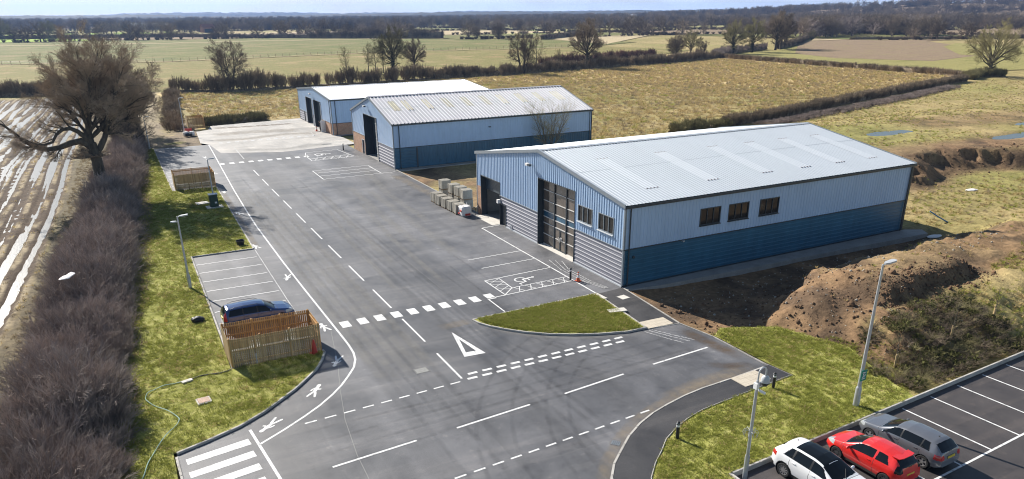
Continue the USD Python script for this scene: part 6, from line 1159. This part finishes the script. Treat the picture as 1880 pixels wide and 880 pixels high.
def hedge_points(pts, width, spacing, seed):
    r = np.random.default_rng(seed); ln = LineString([p[:2] for p in pts]); w = lambda s: np.interp(s, np.linspace(0, ln.length, len(pts)), [p[2] if len(p) > 2 else width for p in pts]); out = []
    n = int(ln.length*width/spacing**2); s = r.random(n)*ln.length
    P0 = np.array([ln.interpolate(a).coords[0] for a in s]); P1 = np.array([ln.interpolate(min(a+.5, ln.length)).coords[0] for a in s]); P_1 = np.array([ln.interpolate(max(a-.5, 0)).coords[0] for a in s])
    d = unitv(P1-P_1); n_ = np.c_[-d[:, 1], d[:, 0]]; o = (r.random(n)-.5)*w(s); return P0+n_*o[:, None], np.abs(o)/(w(s)/2), r
def hedge(label, pts, width, h, spacing, mat, seed, protos=None, core=None, edge=.35, lumps=.25, fat=1.0, cat='hedge', group=None, base=None, tilt=.15):
    t = thing('hedge', label, cat, group=group); P, e, r = hedge_points(pts, width, spacing, seed)
    z = height(P[:, 0], P[:, 1])-.05 if base is None else np.full(len(P), base)
    hh = h*(1-edge*e**2)*(1-lumps/2+lumps*noise2(P[:, 0], P[:, 1], 4, seed)*1.6-lumps*.3)*(.85+.3*r.random(len(P)))
    sc = np.c_[hh*fat*(.9+.3*r.random(len(P))), hh*fat*(.9+.3*r.random(len(P))), hh]
    instancer('twigs', [(m, MATS[mat]) for m in (protos or B_far)], np.c_[P, z], r.random(len(P))*6.28, sc, r.integers(0, 3, len(P)), parent=t, tilt=tilt, kind='stuff')
    if core:
        ln = LineString([p[:2] for p in pts]); nn = max(4, int(ln.length/1.2)); m = MB(); ss = np.linspace(0, ln.length, nn); c = np.array([ln.interpolate(a).coords[0] for a in ss]); d = unitv(np.gradient(c, axis=0)); n_ = np.c_[-d[:, 1], d[:, 0]]; k = 9; a = np.linspace(0, PI, k)
        bump = .8+.5*noise2(np.repeat(ss, k), np.tile(a*2, nn), 1.5, seed).reshape(nn, k); zc = height(c[:, 0], c[:, 1]) if base is None else np.full(nn, base)
        V = np.stack([c[:, None, 0]+n_[:, None, 0]*np.cos(a)*bump*width*.40, c[:, None, 1]+n_[:, None, 1]*np.cos(a)*bump*width*.40, zc[:, None]+np.sin(a)**.6*h*core*bump], -1)
        i, j = np.meshgrid(np.arange(nn-1), np.arange(k-1), indexing='ij'); m.add(V.reshape(-1, 3), np.stack([i*k+j, (i+1)*k+j, (i+1)*k+j+1, i*k+j+1], -1).reshape(-1, 4)); obj('old_wood', m, MATS['litter'], t, smooth=True)
    return t
hedge('long overgrown purple-brown hedge between the ploughed field and the lawn', [(-6.2, 18, 5.4), (-5.7, 30, 5.4), (-5.2, 42, 5.4), (-4.5, 55, 5.2), (-3.8, 68, 5.0), (-2.8, 85, 4.6), (-1.6, 100, 4.2), (-.2, 118, 3.8), (0.8, 132, 3.6)], 5.2, 2.8, .56, 'twig_purple', 3, protos=B_near, core=.34, edge=.5, lumps=.6, fat=.85, tilt=.34)
hedge('scrubby hedge carrying on beside the muddy track behind the oak', [(1.0, 132), (0.5, 150), (0.2, 175), (0.8, 205), (2, 232)], 3.4, 3.0, .75, 'twig_brown', 4, core=.5, fat=.7)
hedge('tall dark scrub at the right of the muddy track behind the far lamp post', [(8.6, 150), (9.6, 165), (11.0, 185), (12.5, 205), (13.5, 222)], 2.8, 2.3, 1.25, 'twig_hedge', 5, lumps=.9, fat=.9, tilt=.3)
hedge('grey-green low scrub along the far edge of the pale yard', [(14.5, 155.5), (18, 156.5), (22, 156.8), (26, 157.6)], 4.0, 1.7, .55, 'twig_olive', 6, core=.5, fat=.8, cat='scrub')
hedge('hedge across the field behind the ploughed land on the left', [(-60, 246), (-27, 244.5), (-8, 238), (2, 236)], 3.2, 4.2, .8, 'twig_hedge', 7, core=.3, lumps=.6, fat=.55)
hedge('straggling brown hedge behind the pale yard and the far unit', [(13.7, 230), (30, 222), (47, 225), (73, 226), (92, 230)], 2.8, 4.2, 1.0, 'twig_hedge', 8, core=.15, lumps=.9, fat=.5)
hedge('dark dense hedge behind the middle unit and the tan field', [(92, 230), (106, 233.5), (119, 232), (157, 242), (195, 249), (219, 256), (246, 267)], 3.4, 3.8, .85, 'twig_hedge', 9, core=.4, lumps=.5, fat=.55)
hedge('second line of hedge beyond the dark hedge, right of the oak', [(150, 262), (187, 275), (232, 295)], 3.4, 4.0, 1.1, 'twig_red', 10, core=.35, lumps=.5, fat=.55)
hedge('clipped olive hedge along the brown arable field on the right', [(247, 267), (244, 232), (241.5, 202), (240.3, 182), (240, 161), (237, 147)], 2.2, 2.3, .62, 'twig_hedge', 11, core=.7, edge=.1, lumps=.12, fat=.55)
hedge('trimmed olive hedge between the tan field and the rough grass on the right', [(99, 103.6), (116, 107.4), (139, 114.4), (163, 121.8), (199, 132.0), (226, 139.4)], 2.0, 2.1, .55, 'twig_hedge', 12, core=.6, edge=.15, lumps=.3, fat=.6)
hedge('brown ragged hedge end behind the roof of the nearest unit', [(84, 100.5), (92, 102.5), (99, 103.6)], 2.6, 1.8, .6, 'twig_olive', 13, core=.3, lumps=.6, fat=.7)
hedge('low scrub at the foot of the lone spreading tree', [(232, 141.5), (243, 147), (252, 143.5)], 4.0, 2.4, .7, 'twig_olive', 14, core=.2, lumps=.6, fat=.7, cat='scrub')
hedge('dark clump of hedge at the right edge beside the lone tree', [(252, 134), (258, 133), (266, 133)], 4.0, 2.8, .7, 'twig_brown', 15, core=.4, lumps=.6, fat=.6)
hedge('thin grey scrub along the ditch beneath the trimmed hedge', [(104, 100), (135, 108), (170, 118), (205, 129)], 4.0, .9, .7, 'twig_purple', 16, fat=1.0, cat='scrub')
# young shrubs and staked saplings on the bank above the car park
r = np.random.default_rng(31); n = 260; P = np.c_[r.uniform(36.2, 48.5, n), r.uniform(21.7, 27.2, n)]; P = P[(P[:, 1]-21.6) < (1.6+(P[:, 0]-35)*.9)]; t = thing('shrub_bed', 'mixed dark low shrubs on the bank above the car park', 'shrubs')
P = P[P[:, 1] > np.array([cpk(a) for a in P[:, 0]])+.7]
instancer('twigs', [(clump(40, n0=10, up_=.05, spread=.8), MATS['twig_olive']), (clump(41, n0=10, up_=.05, spread=.8), MATS['twig_brown'])], np.c_[P, height(P[:, 0], P[:, 1])-.03], r.random(len(P))*6.28, np.c_[r.uniform(.5, 1.0, len(P)), r.uniform(.5, 1.0, len(P)), r.uniform(.35, .8, len(P))], parent=t, kind='stuff')
lm = leaf_cloud(60, (0, 0, .28), (.5, .5, .26), .085, 3); leafm('shrub_leaf', (0.10, 0.10, 0.035), (0.34, 0.29, 0.13))
k = r.random(len(P)) < .45; instancer('foliage', [(lm, MATS['shrub_leaf'])], np.c_[P[k], height(P[k, 0], P[k, 1])], r.random(k.sum())*6.28, r.uniform(.6, 1.2, k.sum()), parent=t, kind='stuff')
sp = None
for x, y, h_, lb in ((38.4, 24.1, 2.5, 'staked sapling on the bank nearest the tall lamp post'), (43.3, 24.0, 2.8, 'staked sapling in the middle of the three on the bank'), (47.9, 24.2, 2.7, 'pale staked sapling on the bank at the right of the three')):
    if sp is None:
        sp = thing('sapling', lb, 'sapling', (x, y, gl(x, y)-.05), 0, h_/2.6); a, b = grow([trunkpath(2.6, r0=.028, r1=.008, seed=9, top=.9)], [spec(12, .3, 40, t0=.45, K=4, sides=4, trop=.1, rmin=.008), spec(5, .5, 36, K=3, sides=3, rmin=.005)], 17)
        obj('trunk', a, MATS['bark_pale'], sp); obj('crown', b, MATS['twig_olive'], sp); obj('tree_guard', MB().tube([(0, 0, 0), (0, 0, .95)], .06, 8), MATS['timber'], sp); obj('stake', MB().tube([(.14, .05, 0), (.12, .04, 1.1)], .03, 5), MATS['timber'], sp)
    else: copy(sp, (x, y, gl(x, y)-.05), float(r.random()*6), h_/2.6, lb)
sh = thing('shrub_tree', 'pale young multi-stemmed tree between the nearest and middle units', 'tree', (54.8, 92.6, -.2)); pts = []
for k in range(7):
    a = k*.9; q = trunkpath(8, (3.1*math.cos(a), 3.1*math.sin(a)), r0=.07, r1=.02, seed=60+k, top=.85); pts.append(q)
a, b = grow(pts, [spec(12, .32, 36, t0=.25, K=5, sides=4, trop=.12, rmin=.016), spec(8, .5, 36, K=4, sides=3, trop=.08, rmin=.010), spec(3, .55, 34, K=3, sides=3, rmin=.008)], 61)
obj('trunk', a, MATS['bark_pale'], sh); obj('crown', b, MATS['twig_olive'], sh)
r = np.random.default_rng(33)
# ------------------------------------------------------------------ grass
def tuft(n, h, spread, seed, w=.02, bend=.6):
    r = np.random.default_rng(seed); a = r.uniform(0, 6.28, n); rad = spread*np.sqrt(r.random(n))*.5; b = np.c_[rad*np.cos(a), rad*np.sin(a), np.zeros(n)]; out = np.c_[np.cos(a), np.sin(a), np.zeros(n)]*bend*h*r.uniform(.3, 1.3, (n, 1)); hh = h*r.uniform(.5, 1.1, (n, 1)); side = np.c_[-np.sin(a), np.cos(a), np.zeros(n)]*w
    m = b+out*.35+[0, 0, .62]*hh; t = b+out+[0, 0, 1]*hh*.92; v = np.stack([b-side, b+side, m-side*.7, m+side*.7, t], 1).reshape(-1, 3); i = np.arange(n)[:, None]*5
    return v, np.concatenate([i+[0, 1, 3], i+[0, 3, 2], i+[2, 3, 4]], 1).reshape(-1, 3)
T_big = [tuft(26, .62, .9, s, .035, .8) for s in (1, 2, 3)]; T_small = [tuft(16, .07, .28, s, .012, 1.0) for s in (4, 5, 6)]
def scatter(name, label, poly, n, protos, seed, smin, smax, zoff=0.0, z=None, dens=None, exclude=None, weights=None, cat='grass'):
    r = np.random.default_rng(seed); x0, y0, x1, y1 = poly.bounds; P = np.c_[r.uniform(x0, x1, n), r.uniform(y0, y1, n)]; k = shapely.contains_xy(poly, P[:, 0], P[:, 1])
    if exclude is not None: k &= ~shapely.contains_xy(exclude, P[:, 0], P[:, 1])
    P = P[k]
    if dens is not None: P = P[r.random(len(P)) < dens(P[:, 0], P[:, 1])]
    zz = height(P[:, 0], P[:, 1])-.02 if z is None else (z(P[:, 0], P[:, 1]) if callable(z) else np.full(len(P), z))
    s = r.uniform(smin, smax, len(P))*(.7+.6*noise2(P[:, 0], P[:, 1], 3, seed))
    idx = r.choice(len(protos), len(P), p=weights) if weights else r.integers(0, len(protos), len(P))
    return instancer(name, protos, np.c_[P, zz+zoff], r.random(len(P))*6.28, s, idx, label=label, category=cat, kind='stuff')
D, Gn, De = MATS['tuft_dry'], MATS['tuft_green'], MATS['tuft_dead']
tan = Polygon([(66, 96), (84, 99), (99, 105.5), (139, 117), (199, 134.5), (226, 142), (236, 152), (238, 200), (243, 262), (195, 246), (150, 237), (118, 228), (92, 227), (73, 222), (47, 221), (30, 218), (13, 227), (14, 160), (28, 158), (31, 157), (66, 157)])
scatter('tussock_grass', 'rough tan tussock grass of the field behind the units', tan, 40000, [(T_big[0], D), (T_big[1], De), (T_big[2], Gn)], 51, .45, 1.2, z=-.25, exclude=walls.buffer(1), weights=[.64, .30, .06])
wild = Polygon([(68, 42), (66, 80), (70, 96), (100, 102), (139, 112), (199, 129), (226, 136), (250, 140), (250, 60), (140, 20), (95, 24), (84, 40)])
scatter('rough_grass', 'mixed rough grass on the unworked ground right of the nearest unit', wild, 60000, [(T_big[0], Gn), (T_big[1], D), (T_big[2], De)], 52, .18, .5, dens=lambda x, y: np.clip(1.1-1.15*np.exp(-((y-(60.5-.05*(x-85)))/7.5)**4)-0.9*np.exp(-((y-(76-.1*(x-105)))/6.5)**4)*(x > 80), 0, 1)*(noise2(x, y, 6, 53) > .33)*np.clip(60/np.hypot(x-40, y-40), 0, 1), weights=[.30, .42, .28])
moundg = Polygon([(43, 21.9), (62, 22.4), (90, 24), (112, 26), (112, 40), (84, 39), (70, 33), (57, 30), (54, 28.3), (43, 26.6), (36, 22.3)])
scatter('rough_grass', 'thin yellowish grass growing over the mound above the car park', moundg, 16000, [(T_big[0], Gn), (T_big[1], D)], 54, .16, .45, dens=lambda x, y: np.clip((noise2(x, y, 4, 55)-.25)*3, 0, 1))
scatter('rough_grass', 'sparse dry grass on the bare top of the mound', Polygon([(40, 28.5), (57, 31.5), (84, 36), (112, 30), (112, 41), (90, 41), (62, 39.5), (48, 38), (41, 35)]), 2400, [(T_big[0], D), (T_big[1], De), (T_big[2], Gn)], 57, .10, .32, dens=lambda x, y: np.clip((noise2(x, y, 3, 59)-.42)*4+np.clip((x-62)/30, 0, .6), 0, 1), weights=[.45, .35, .2])
scatter('rough_grass', 'short grass at the foot of the mound near the tall lamp post', Polygon([(31.9, 26), (31.9, 33), (34, 33.2), (37, 30.5), (40.5, 23), (35, 21.3), (31.9, 22)]), 2600, [(T_big[0], Gn), (T_big[1], Gn)], 56, .12, .3, dens=lambda x, y: noise2(x, y, 2, 57) > .4)
scatter('verge_grass', 'dead straw and bramble litter at the foot of the long hedge', Polygon([(-4.6, 20), (-2.6, 33), (-1.9, 44), (-.9, 56), (.3, 69), (1.3, 88), (2.5, 118), (3.4, 129), (1.8, 129), (-.2, 100), (-1.8, 70), (-3, 50), (-4.3, 36)]), 9000, [(T_big[0], De), (T_big[1], D), (T_big[2], Gn)], 58, .22, .75, z=.0, weights=[.5, .3, .2])
scatter('verge_grass', 'dead straw along the edge of the ploughed field', Polygon([(-11.4, 28), (-9.9, 45), (-9.2, 53), (-8.3, 62), (-7.4, 78), (-6.6, 110), (-6.3, 130), (-4.2, 130), (-4.0, 100), (-5.3, 75), (-6.0, 55), (-6.6, 40), (-7.5, 28)]), 2600, [(T_big[0], De), (T_big[1], De)], 59, .15, .45)
for lw_, nm, n, sd_, zz in ((lawnL, 'short lawn grass between the hedge and the bays', 24000, 61, .11), (Polygon(island).buffer(-.15), 'short lawn grass on the kerbed island', 5200, 62, .13), (lawnR, 'short lawn grass on the right above the car park', 15000, 63, lambda x, y: .10+.15*smooth01(1-(y-cpk(x))/3.5)*(x > 21.4))):
    scatter('lawn_grass', nm, lw_.buffer(-.12), n*2, [(T_small[0], Gn), (T_small[1], Gn), (T_small[2], D)], sd_, .7, 1.7, z=zz, weights=[.48, .44, .08], dens=lambda x, y: np.clip((noise2(x, y, 2.2, 64)-.2)*2.4, .55, 1))
stub = Polygon([(-40, 40), (-10.2, 40), (-9.6, 50), (-7.8, 75), (-7.0, 120), (-6, 200), (-60, 200)])
def crestd(x, y): u_ = np.interp(y, fedge_y, fedge_x)-x; u_ = u_ + 2.4*(noise2(x*0.5, y*0.10, 5, 13)-.5)*smooth01(u_/2); return np.clip((np.cos(2*PI*(u_-.55)/1.75)-.45)*2, 0, 1)
scatter('stubble', 'pale stubble standing in rows on the muddy field', stub, 16000, [(tuft(9, .2, .5, 7, .022, .5), De), (tuft(9, .2, .5, 8, .022, .5), D)], 65, .6, 1.3, dens=lambda x, y: crestd(x, y)*(x > -30))
# ------------------------------------------------------------------ farmland to the skyline
field_mat('field_tan', (0.44, 0.345, 0.17), (0.55, 0.43, 0.22), (0.40, 0.34, 0.14)); field_mat('field_green', (0.125, 0.145, 0.042), (0.175, 0.17, 0.06), (0.25, 0.20, 0.095)); field_mat('field_bright', (0.20, 0.30, 0.04), (0.29, 0.40, 0.06), rows=(1, 6, 1))
field_mat('field_olive', (0.20, 0.19, 0.06), (0.28, 0.25, 0.095), rows=(1, 5, 1)); field_mat('field_brown', (0.20, 0.145, 0.095), (0.26, 0.19, 0.125), (0.23, 0.19, 0.09), rows=(1, 6, 1), bump=.3); field_mat('field_straw', (0.40, 0.32, 0.19), (0.47, 0.38, 0.23), rows=(1, 4, 1), bump=.3)
field_mat('field_mix', (0.27, 0.205, 0.09), (0.20, 0.185, 0.065), (0.34, 0.25, 0.125))
def field(poly, mat, z=-.30, label=None): obj('field', MB().flat(Polygon(poly), z), MATS[mat], kind='structure', label=label)
field(list(tan.buffer(3).exterior.coords), 'field_tan', -.27)
field([(-300, 246), (-60, 249), (-27, 247), (2, 239), (13, 233), (30, 226), (47, 228), (73, 229), (92, 233), (118, 236), (157, 246), (195, 254), (232, 297), (285, 330), (272, 398), (230, 393), (135, 408), (102, 398), (23, 382), (-42, 403), (-300, 470)], 'field_mix', -.25)
field([(-300, 478), (-42, 409), (23, 388), (102, 404), (135, 414), (230, 399), (272, 404), (330, 440), (300, 530), (212, 634), (170, 668), (66, 790), (-74, 830), (-300, 880)], 'field_green', -.20)
field([(-42, 405.5), (23, 384.5), (102, 400.5), (135, 410.5), (230, 395.5), (272, 400.5), (272, 403.5), (230, 398.5), (135, 413.5), (102, 403.5), (23, 387.5), (-42, 408.5)], 'field_straw', -.15)
field([(-66, 655), (40, 632), (115, 640), (200, 622), (201, 628), (115, 648), (40, 640), (-66, 664)], 'field_straw', -.12)
field([(262, 160), (245, 210), (250, 262), (268, 282), (300, 290), (330, 308), (350, 330), (400, 300), (420, 240), (400, 190), (300, 150)], 'field_olive', -.22)
field([(300, 200), (285, 235), (300, 272), (360, 325), (427, 379), (500, 372), (528, 336), (486, 331), (440, 280), (400, 225)], 'field_brown', -.17)
field([(437, 383), (520, 450), (640, 430), (600, 350), (530, 340), (500, 376)], 'field_straw', -.20); field([(345, 200), (352, 222), (420, 275), (470, 300), (450, 250), (400, 205)], 'field_olive', -.12)
field([(-300, 890), (-74, 842), (64, 803), (120, 900), (60, 1180), (-120, 1260), (-300, 1250)], 'field_olive', -.18); field([(70, 800), (160, 700), (300, 760), (260, 960), (125, 900)], 'field_straw', -.16)
for k in range(9):
    x = -150+k*27; field([(x, 900+.0*k), (x+9, 898), (x+14, 1060), (x+3, 1062)], 'field_bright', -.08)
field([(290, 420), (420, 545), (560, 640), (500, 760), (330, 620)], 'field_straw', -.12); field([(340, 560), (420, 640), (520, 740), (460, 830), (340, 690)], 'field_bright', -.06)
# patchwork beyond
r = np.random.default_rng(91); cellx, celly = 210, 175; nodes = {}
def node(i, j):
    if (i, j) not in nodes: nodes[i, j] = np.array([i*cellx, j*celly])+np.random.default_rng((i+60)*1000+(j+60)).uniform(-55, 55, 2)
    return nodes[i, j]
rows_, trees_, seen = [], [], set(); palette = ['field_green', 'field_bright', 'field_olive', 'field_tan', 'field_straw', 'field_brown', 'field_olive', 'field_green']
def visible(p): a = math.atan2(p[0], p[1]); d = np.hypot(*p); return -.25 < a < 1.30 and d > 640 and not (p[1] < 700 and p[0] < 330 and p[1] > 0) and d < 4200
for i in range(-4, 21):
    for j in range(-1, 25):
        q = [node(i, j), node(i+1, j), node(i+1, j+1), node(i, j+1)]; c = sum(q)/4
        if not visible(c) or all(not visible(p) for p in q): continue
        if np.hypot(c[0]-55, c[1]-1020) < 230 and c[1] < 1150: continue
        P = Polygon(q).buffer(-5)
        g = np.array(P.exterior.coords)
        zz = height(g[:, 0], g[:, 1]).max()+.35
        if np.ptp(height(g[:, 0], g[:, 1])) < 1.2 and zz < 3 and r.random() < .9: field(P, palette[int(r.integers(0, 8 if np.hypot(*c) < 1300 or r.random() < .3 else 1))] if np.hypot(*c) < 1300 or r.random() < .45 else ['field_olive', 'field_brown', 'field_green'][int(r.integers(0, 3))], -.05 if zz < 0.2 else zz)
        for a, b in ((0, 1), (1, 2)):
            if r.random() < .86: rows_.append((q[a], q[b]))
hp_, tp_ = [], []
for a, b in rows_:
    L_ = np.hypot(*(b-a)); n = int(L_/2.6); t_ = r.random(n); hp_.append(a+(b-a)*t_[:, None]+r.normal(0, .5, (n, 2)))
    n = int(L_/15*r.uniform(.2, 1.6)); t_ = r.random(n); tp_.append(a+(b-a)*t_[:, None]+r.normal(0, 2, (n, 2)))
hp_ = np.vstack(hp_); tp_ = np.vstack(tp_)
# woods: belts with ragged edges, mostly beyond a kilometre, and the long wood on the right
def wood(cx, cy, rx, ry, n, ang=0.0):
    p = r.normal(0, .5, (n, 2)); p = p[np.hypot(*p.T) < 1.05]*[rx, ry]; c, s = math.cos(ang), math.sin(ang); return p @ np.array([[c, s], [-s, c]])+[cx, cy]
W_ = [wood(760, 640, 230, 40, 260, .75), wood(620, 470, 120, 30, 170, .9), wood(900, 560, 200, 50, 200, .8), wood(560, 560, 70, 25, 90, .8), wood(1050, 760, 260, 70, 260, .7)]
for k in range(85):
    a = r.uniform(-.12, 1.15); d = r.uniform(1000, 3600); W_.append(wood(d*math.sin(a), d*math.cos(a), r.uniform(60, 260), r.uniform(18, 60), int(r.uniform(40, 130)), -a+r.normal(0, .35)))
tp_ = np.vstack([tp_]+W_); keep = np.array([(-.3 < math.atan2(*p) < 1.35) and np.hypot(*p) > 560 and not (np.hypot(p[0]-55, p[1]-1250) < 50) for p in tp_]); tp_ = tp_[keep]
F1, F2 = [ (lambda a, b: MB().add(*a).add(*b).get())(*tree_meshes(k)) for k in ('far', 'far2')]
n = len(tp_); hgt = r.uniform(.75, 1.55, n); instancer('distant_trees', [(F1, MATS['twig_brown']), (F2, MATS['twig_brown'])], np.c_[tp_, height(tp_[:, 0], tp_[:, 1])-.3], r.random(n)*6.28, np.c_[hgt*r.uniform(.9, 1.3, n), hgt*r.uniform(.9, 1.3, n), hgt], label='far-off bare woods and hedgerow trees across the farmland', category='woodland', kind='stuff')
n = len(hp_); instancer('distant_hedges', [(clump(44, n0=8, fine=9.0), MATS['twig_brown']), (clump(45, n0=8, fine=9.0), MATS['twig_brown'])], np.c_[hp_, height(hp_[:, 0], hp_[:, 1])-.2], r.random(n)*6.28, np.c_[r.uniform(2.2, 3.6, n), r.uniform(2.2, 3.6, n), r.uniform(1.8, 3.4, n)], label='far-off field hedges reaching to the skyline', category='hedges', kind='stuff')
# wooded ridges along the skyline
def ridge(label, a, b, w, h, seed):
    a, b = np.array(a, float), np.array(b, float); Ls = np.hypot(*(b-a)); n = int(Ls/14); s = np.linspace(0, 1, n); d = (b-a)/Ls; nn = np.array([d[1], -d[0]]); c = a+(b-a)*s[:, None]+nn*(noise2(s*Ls, s*0, 900, seed)[:, None]-.5)*600
    kx = np.linspace(-1, 1, 11); X = c[:, None, 0]+nn[0]*kx*w; Y = c[:, None, 1]+nn[1]*kx*w; g = height(X.ravel(), Y.ravel()).reshape(X.shape)
    big = .55+.45*smooth01((noise2(s*Ls, s*0, 900, seed+3)-.30)/.4)[:, None]; Z = g-2+h*np.sqrt(np.clip(1-kx**2, 0, 1))*big*(.62+.7*noise2(X.ravel(), Y.ravel(), 30, seed+5, 2).reshape(X.shape))
    i, j = np.meshgrid(np.arange(n-1), np.arange(10), indexing='ij'); obj('ridge_wood', (np.stack([X, Y, Z], -1).reshape(-1, 3), np.stack([i*11+j, i*11+j+1, (i+1)*11+j+1, (i+1)*11+j], -1).reshape(-1, 4)), MATS['ridge'], smooth=True, kind='stuff', label=label, category='woodland')
surf('ridge', [(0.35, (0.014, 0.016, 0.014)), (0.65, (0.05, 0.048, 0.04))], scale=.02, detail=6, rough=.95, fine=(.2, .7, 1.3))
ridge('dark wooded ridge nearest below the skyline', (-900, 2500), (2600, 2300), 90, 14, 101); ridge('wooded ridge below the skyline in the middle', (-1200, 3300), (3600, 2300), 260, 24, 111); ridge('far wooded ridge along the skyline', (-1500, 4500), (5200, 3200), 200, 20, 121); ridge('farthest wooded ridge on the skyline', (-2000, 6200), (7000, 4300), 200, 22, 131)
# hedges of the middle distance
hedge('dark field hedge beyond the green fields at the left', [(-130, 850), (-74, 843), (66, 800), (120, 730), (160, 684)], 4, 4.2, 2.0, 'twig_brown', 71, core=.75, fat=.8, base=-.2)
hedge('dark thicket in the distance behind the ivy-trunked tree', [(160, 684), (178, 668), (214, 634), (250, 600)], 9, 7.5, 2.4, 'twig_brown', 72, core=.7, lumps=.6, fat=.7, base=-.2)
hedge('hedge bending round the corner of the brown arable field', [(330, 312), (380, 345), (430, 384), (520, 455), (640, 520)], 3.5, 3.4, 1.6, 'twig_brown', 73, core=.75, fat=.7, base=-.2)
hedge('short dark hedge across the far straw field', [(300, 520), (345, 560), (420, 640)], 4, 4.2, 2.0, 'twig_brown', 74, core=.75, fat=.8, base=-.2); hedge('long low hedge on the brown field below the right-hand wood', [(470, 378), (540, 342), (600, 320)], 2.5, 2.2, 1.4, 'twig_olive', 75, core=.75, fat=.8, base=-.2)
hedge('scrub hedge behind the leaning tree group on the right', [(246, 268), (262, 284), (290, 300), (320, 312)], 5, 3.2, 1.2, 'twig_purple', 76, core=.4, lumps=.6, fat=.7, base=-.3)
wb = r.uniform(0, 1, 260); wp = np.array([(470, 420)])+wb[:, None]*np.array([[520, 260]])+r.normal(0, 14, (260, 2)); hh = r.uniform(.9, 1.6, 260)
instancer('wood', [(F1, MATS['twig_brown']), (F2, MATS['twig_purple'])], np.c_[wp, np.full(260, -.4)], r.random(260)*6.28, np.c_[hh*1.15, hh*1.15, hh], label='long bare wood on the right beyond the brown field', category='woodland', kind='stuff')
# post-and-wire fences in the middle field
def wirefence(label, a, b, n):
    t = thing('wire_fence', label, 'fence'); a, b = np.array(a, float), np.array(b, float)
    for k in range(n+1):
        p = a+(b-a)*k/n; obj('post', MB().box(p[0]-.07, p[1]-.07, -.4, p[0]+.07, p[1]+.07, 1.15), MATS['timber_old'], t)
    for z in (.45, .8, 1.05): obj('wire', MB().tube([(*a, z), (*b, z)], .012, 3, False), MATS['galv'], t)
wirefence('post and wire fence across the grass at the far left', (-70, 417), (23, 386), 26); wirefence('post and wire fence across the grass in the middle', (23, 386), (135, 411), 30); wirefence('post and wire fence right of the middle of the far grass', (135, 411), (272, 402), 32)
# farm sheds on the skyline side
def shed(label, c, Ln, W, h, ridge, rz, wall, roof):
    t = thing('farm_shed', label, 'barn', (c[0], c[1], -.2), rz); m = MB().box(-Ln/2, -W/2, 0, Ln/2, W/2, h); obj('wall', m, MATS[wall], t)
    obj('roof', MB().add([(-Ln/2-.3, -W/2-.4, h), (Ln/2+.3, -W/2-.4, h), (Ln/2+.3, 0, ridge), (-Ln/2-.3, 0, ridge), (-Ln/2-.3, W/2+.4, h), (Ln/2+.3, W/2+.4, h)], [(0, 1, 2, 3), (3, 2, 5, 4)]).add([(-Ln/2, -W/2, h), (-Ln/2, W/2, h), (-Ln/2, 0, ridge)], [(0, 1, 2)]).add([(Ln/2, -W/2, h), (Ln/2, W/2, h), (Ln/2, 0, ridge)], [(0, 1, 2)]), MATS[roof], t)
    for k in range(3): obj('door', MB().box(-Ln/4+k*Ln/4-2, -W/2-.06, 0, -Ln/4+k*Ln/4+2, -W/2+.02, h*.75), MATS['door_dark'], t)
    return t
simple('shed_wall', (0.20, 0.27, 0.31), rough=.7); simple('shed_roof', (0.46, 0.48, 0.46), rough=.7); simple('house_red', (0.30, 0.16, 0.11), rough=.9); simple('tile_red', (0.22, 0.10, 0.07), rough=.9)
shed('long pale-roofed farm shed beyond the striped field on the left', (58.7, 1225), 56, 18, 6.0, 8.8, .05, 'shed_wall', 'shed_roof'); shed('distant shed with a white roof at the far left', (-95, 1500), 32, 12, 4, 6, .2, 'shed_wall', 'roof_white')
shed('second distant shed with a grey roof at the far left', (-150, 1480), 24, 10, 4, 5.5, .0, 'shed_wall', 'shed_roof'); shed('white distant works on the right under the skyline', (1290, 1750), 150, 40, 9, 11, -.6, 'bag_white', 'roof_white'); shed('second pale distant works left of the white one', (1080, 1780), 70, 30, 8, 10, -.5, 'bag_white', 'roof_white')
shed('brick farmhouse among trees left of the straw field', (112, 985), 14, 9, 5.5, 9.5, .3, 'house_red', 'tile_red')
# ------------------------------------------------------------------ air
MATS['haze'] = usdkit.material(stage, L('haze'), {'v': ('principled_volume', {'color': (0.34, 0.54, 1.0), 'density': 0.000085, 'anisotropy': 0.25})}, [], volume='v.volume')
obj('haze', MB().box(-7600, -420, -3.5, 9700, 10600, 130), MATS['haze'], kind='stuff', label='thin blue winter haze over the farmland', category='haze')
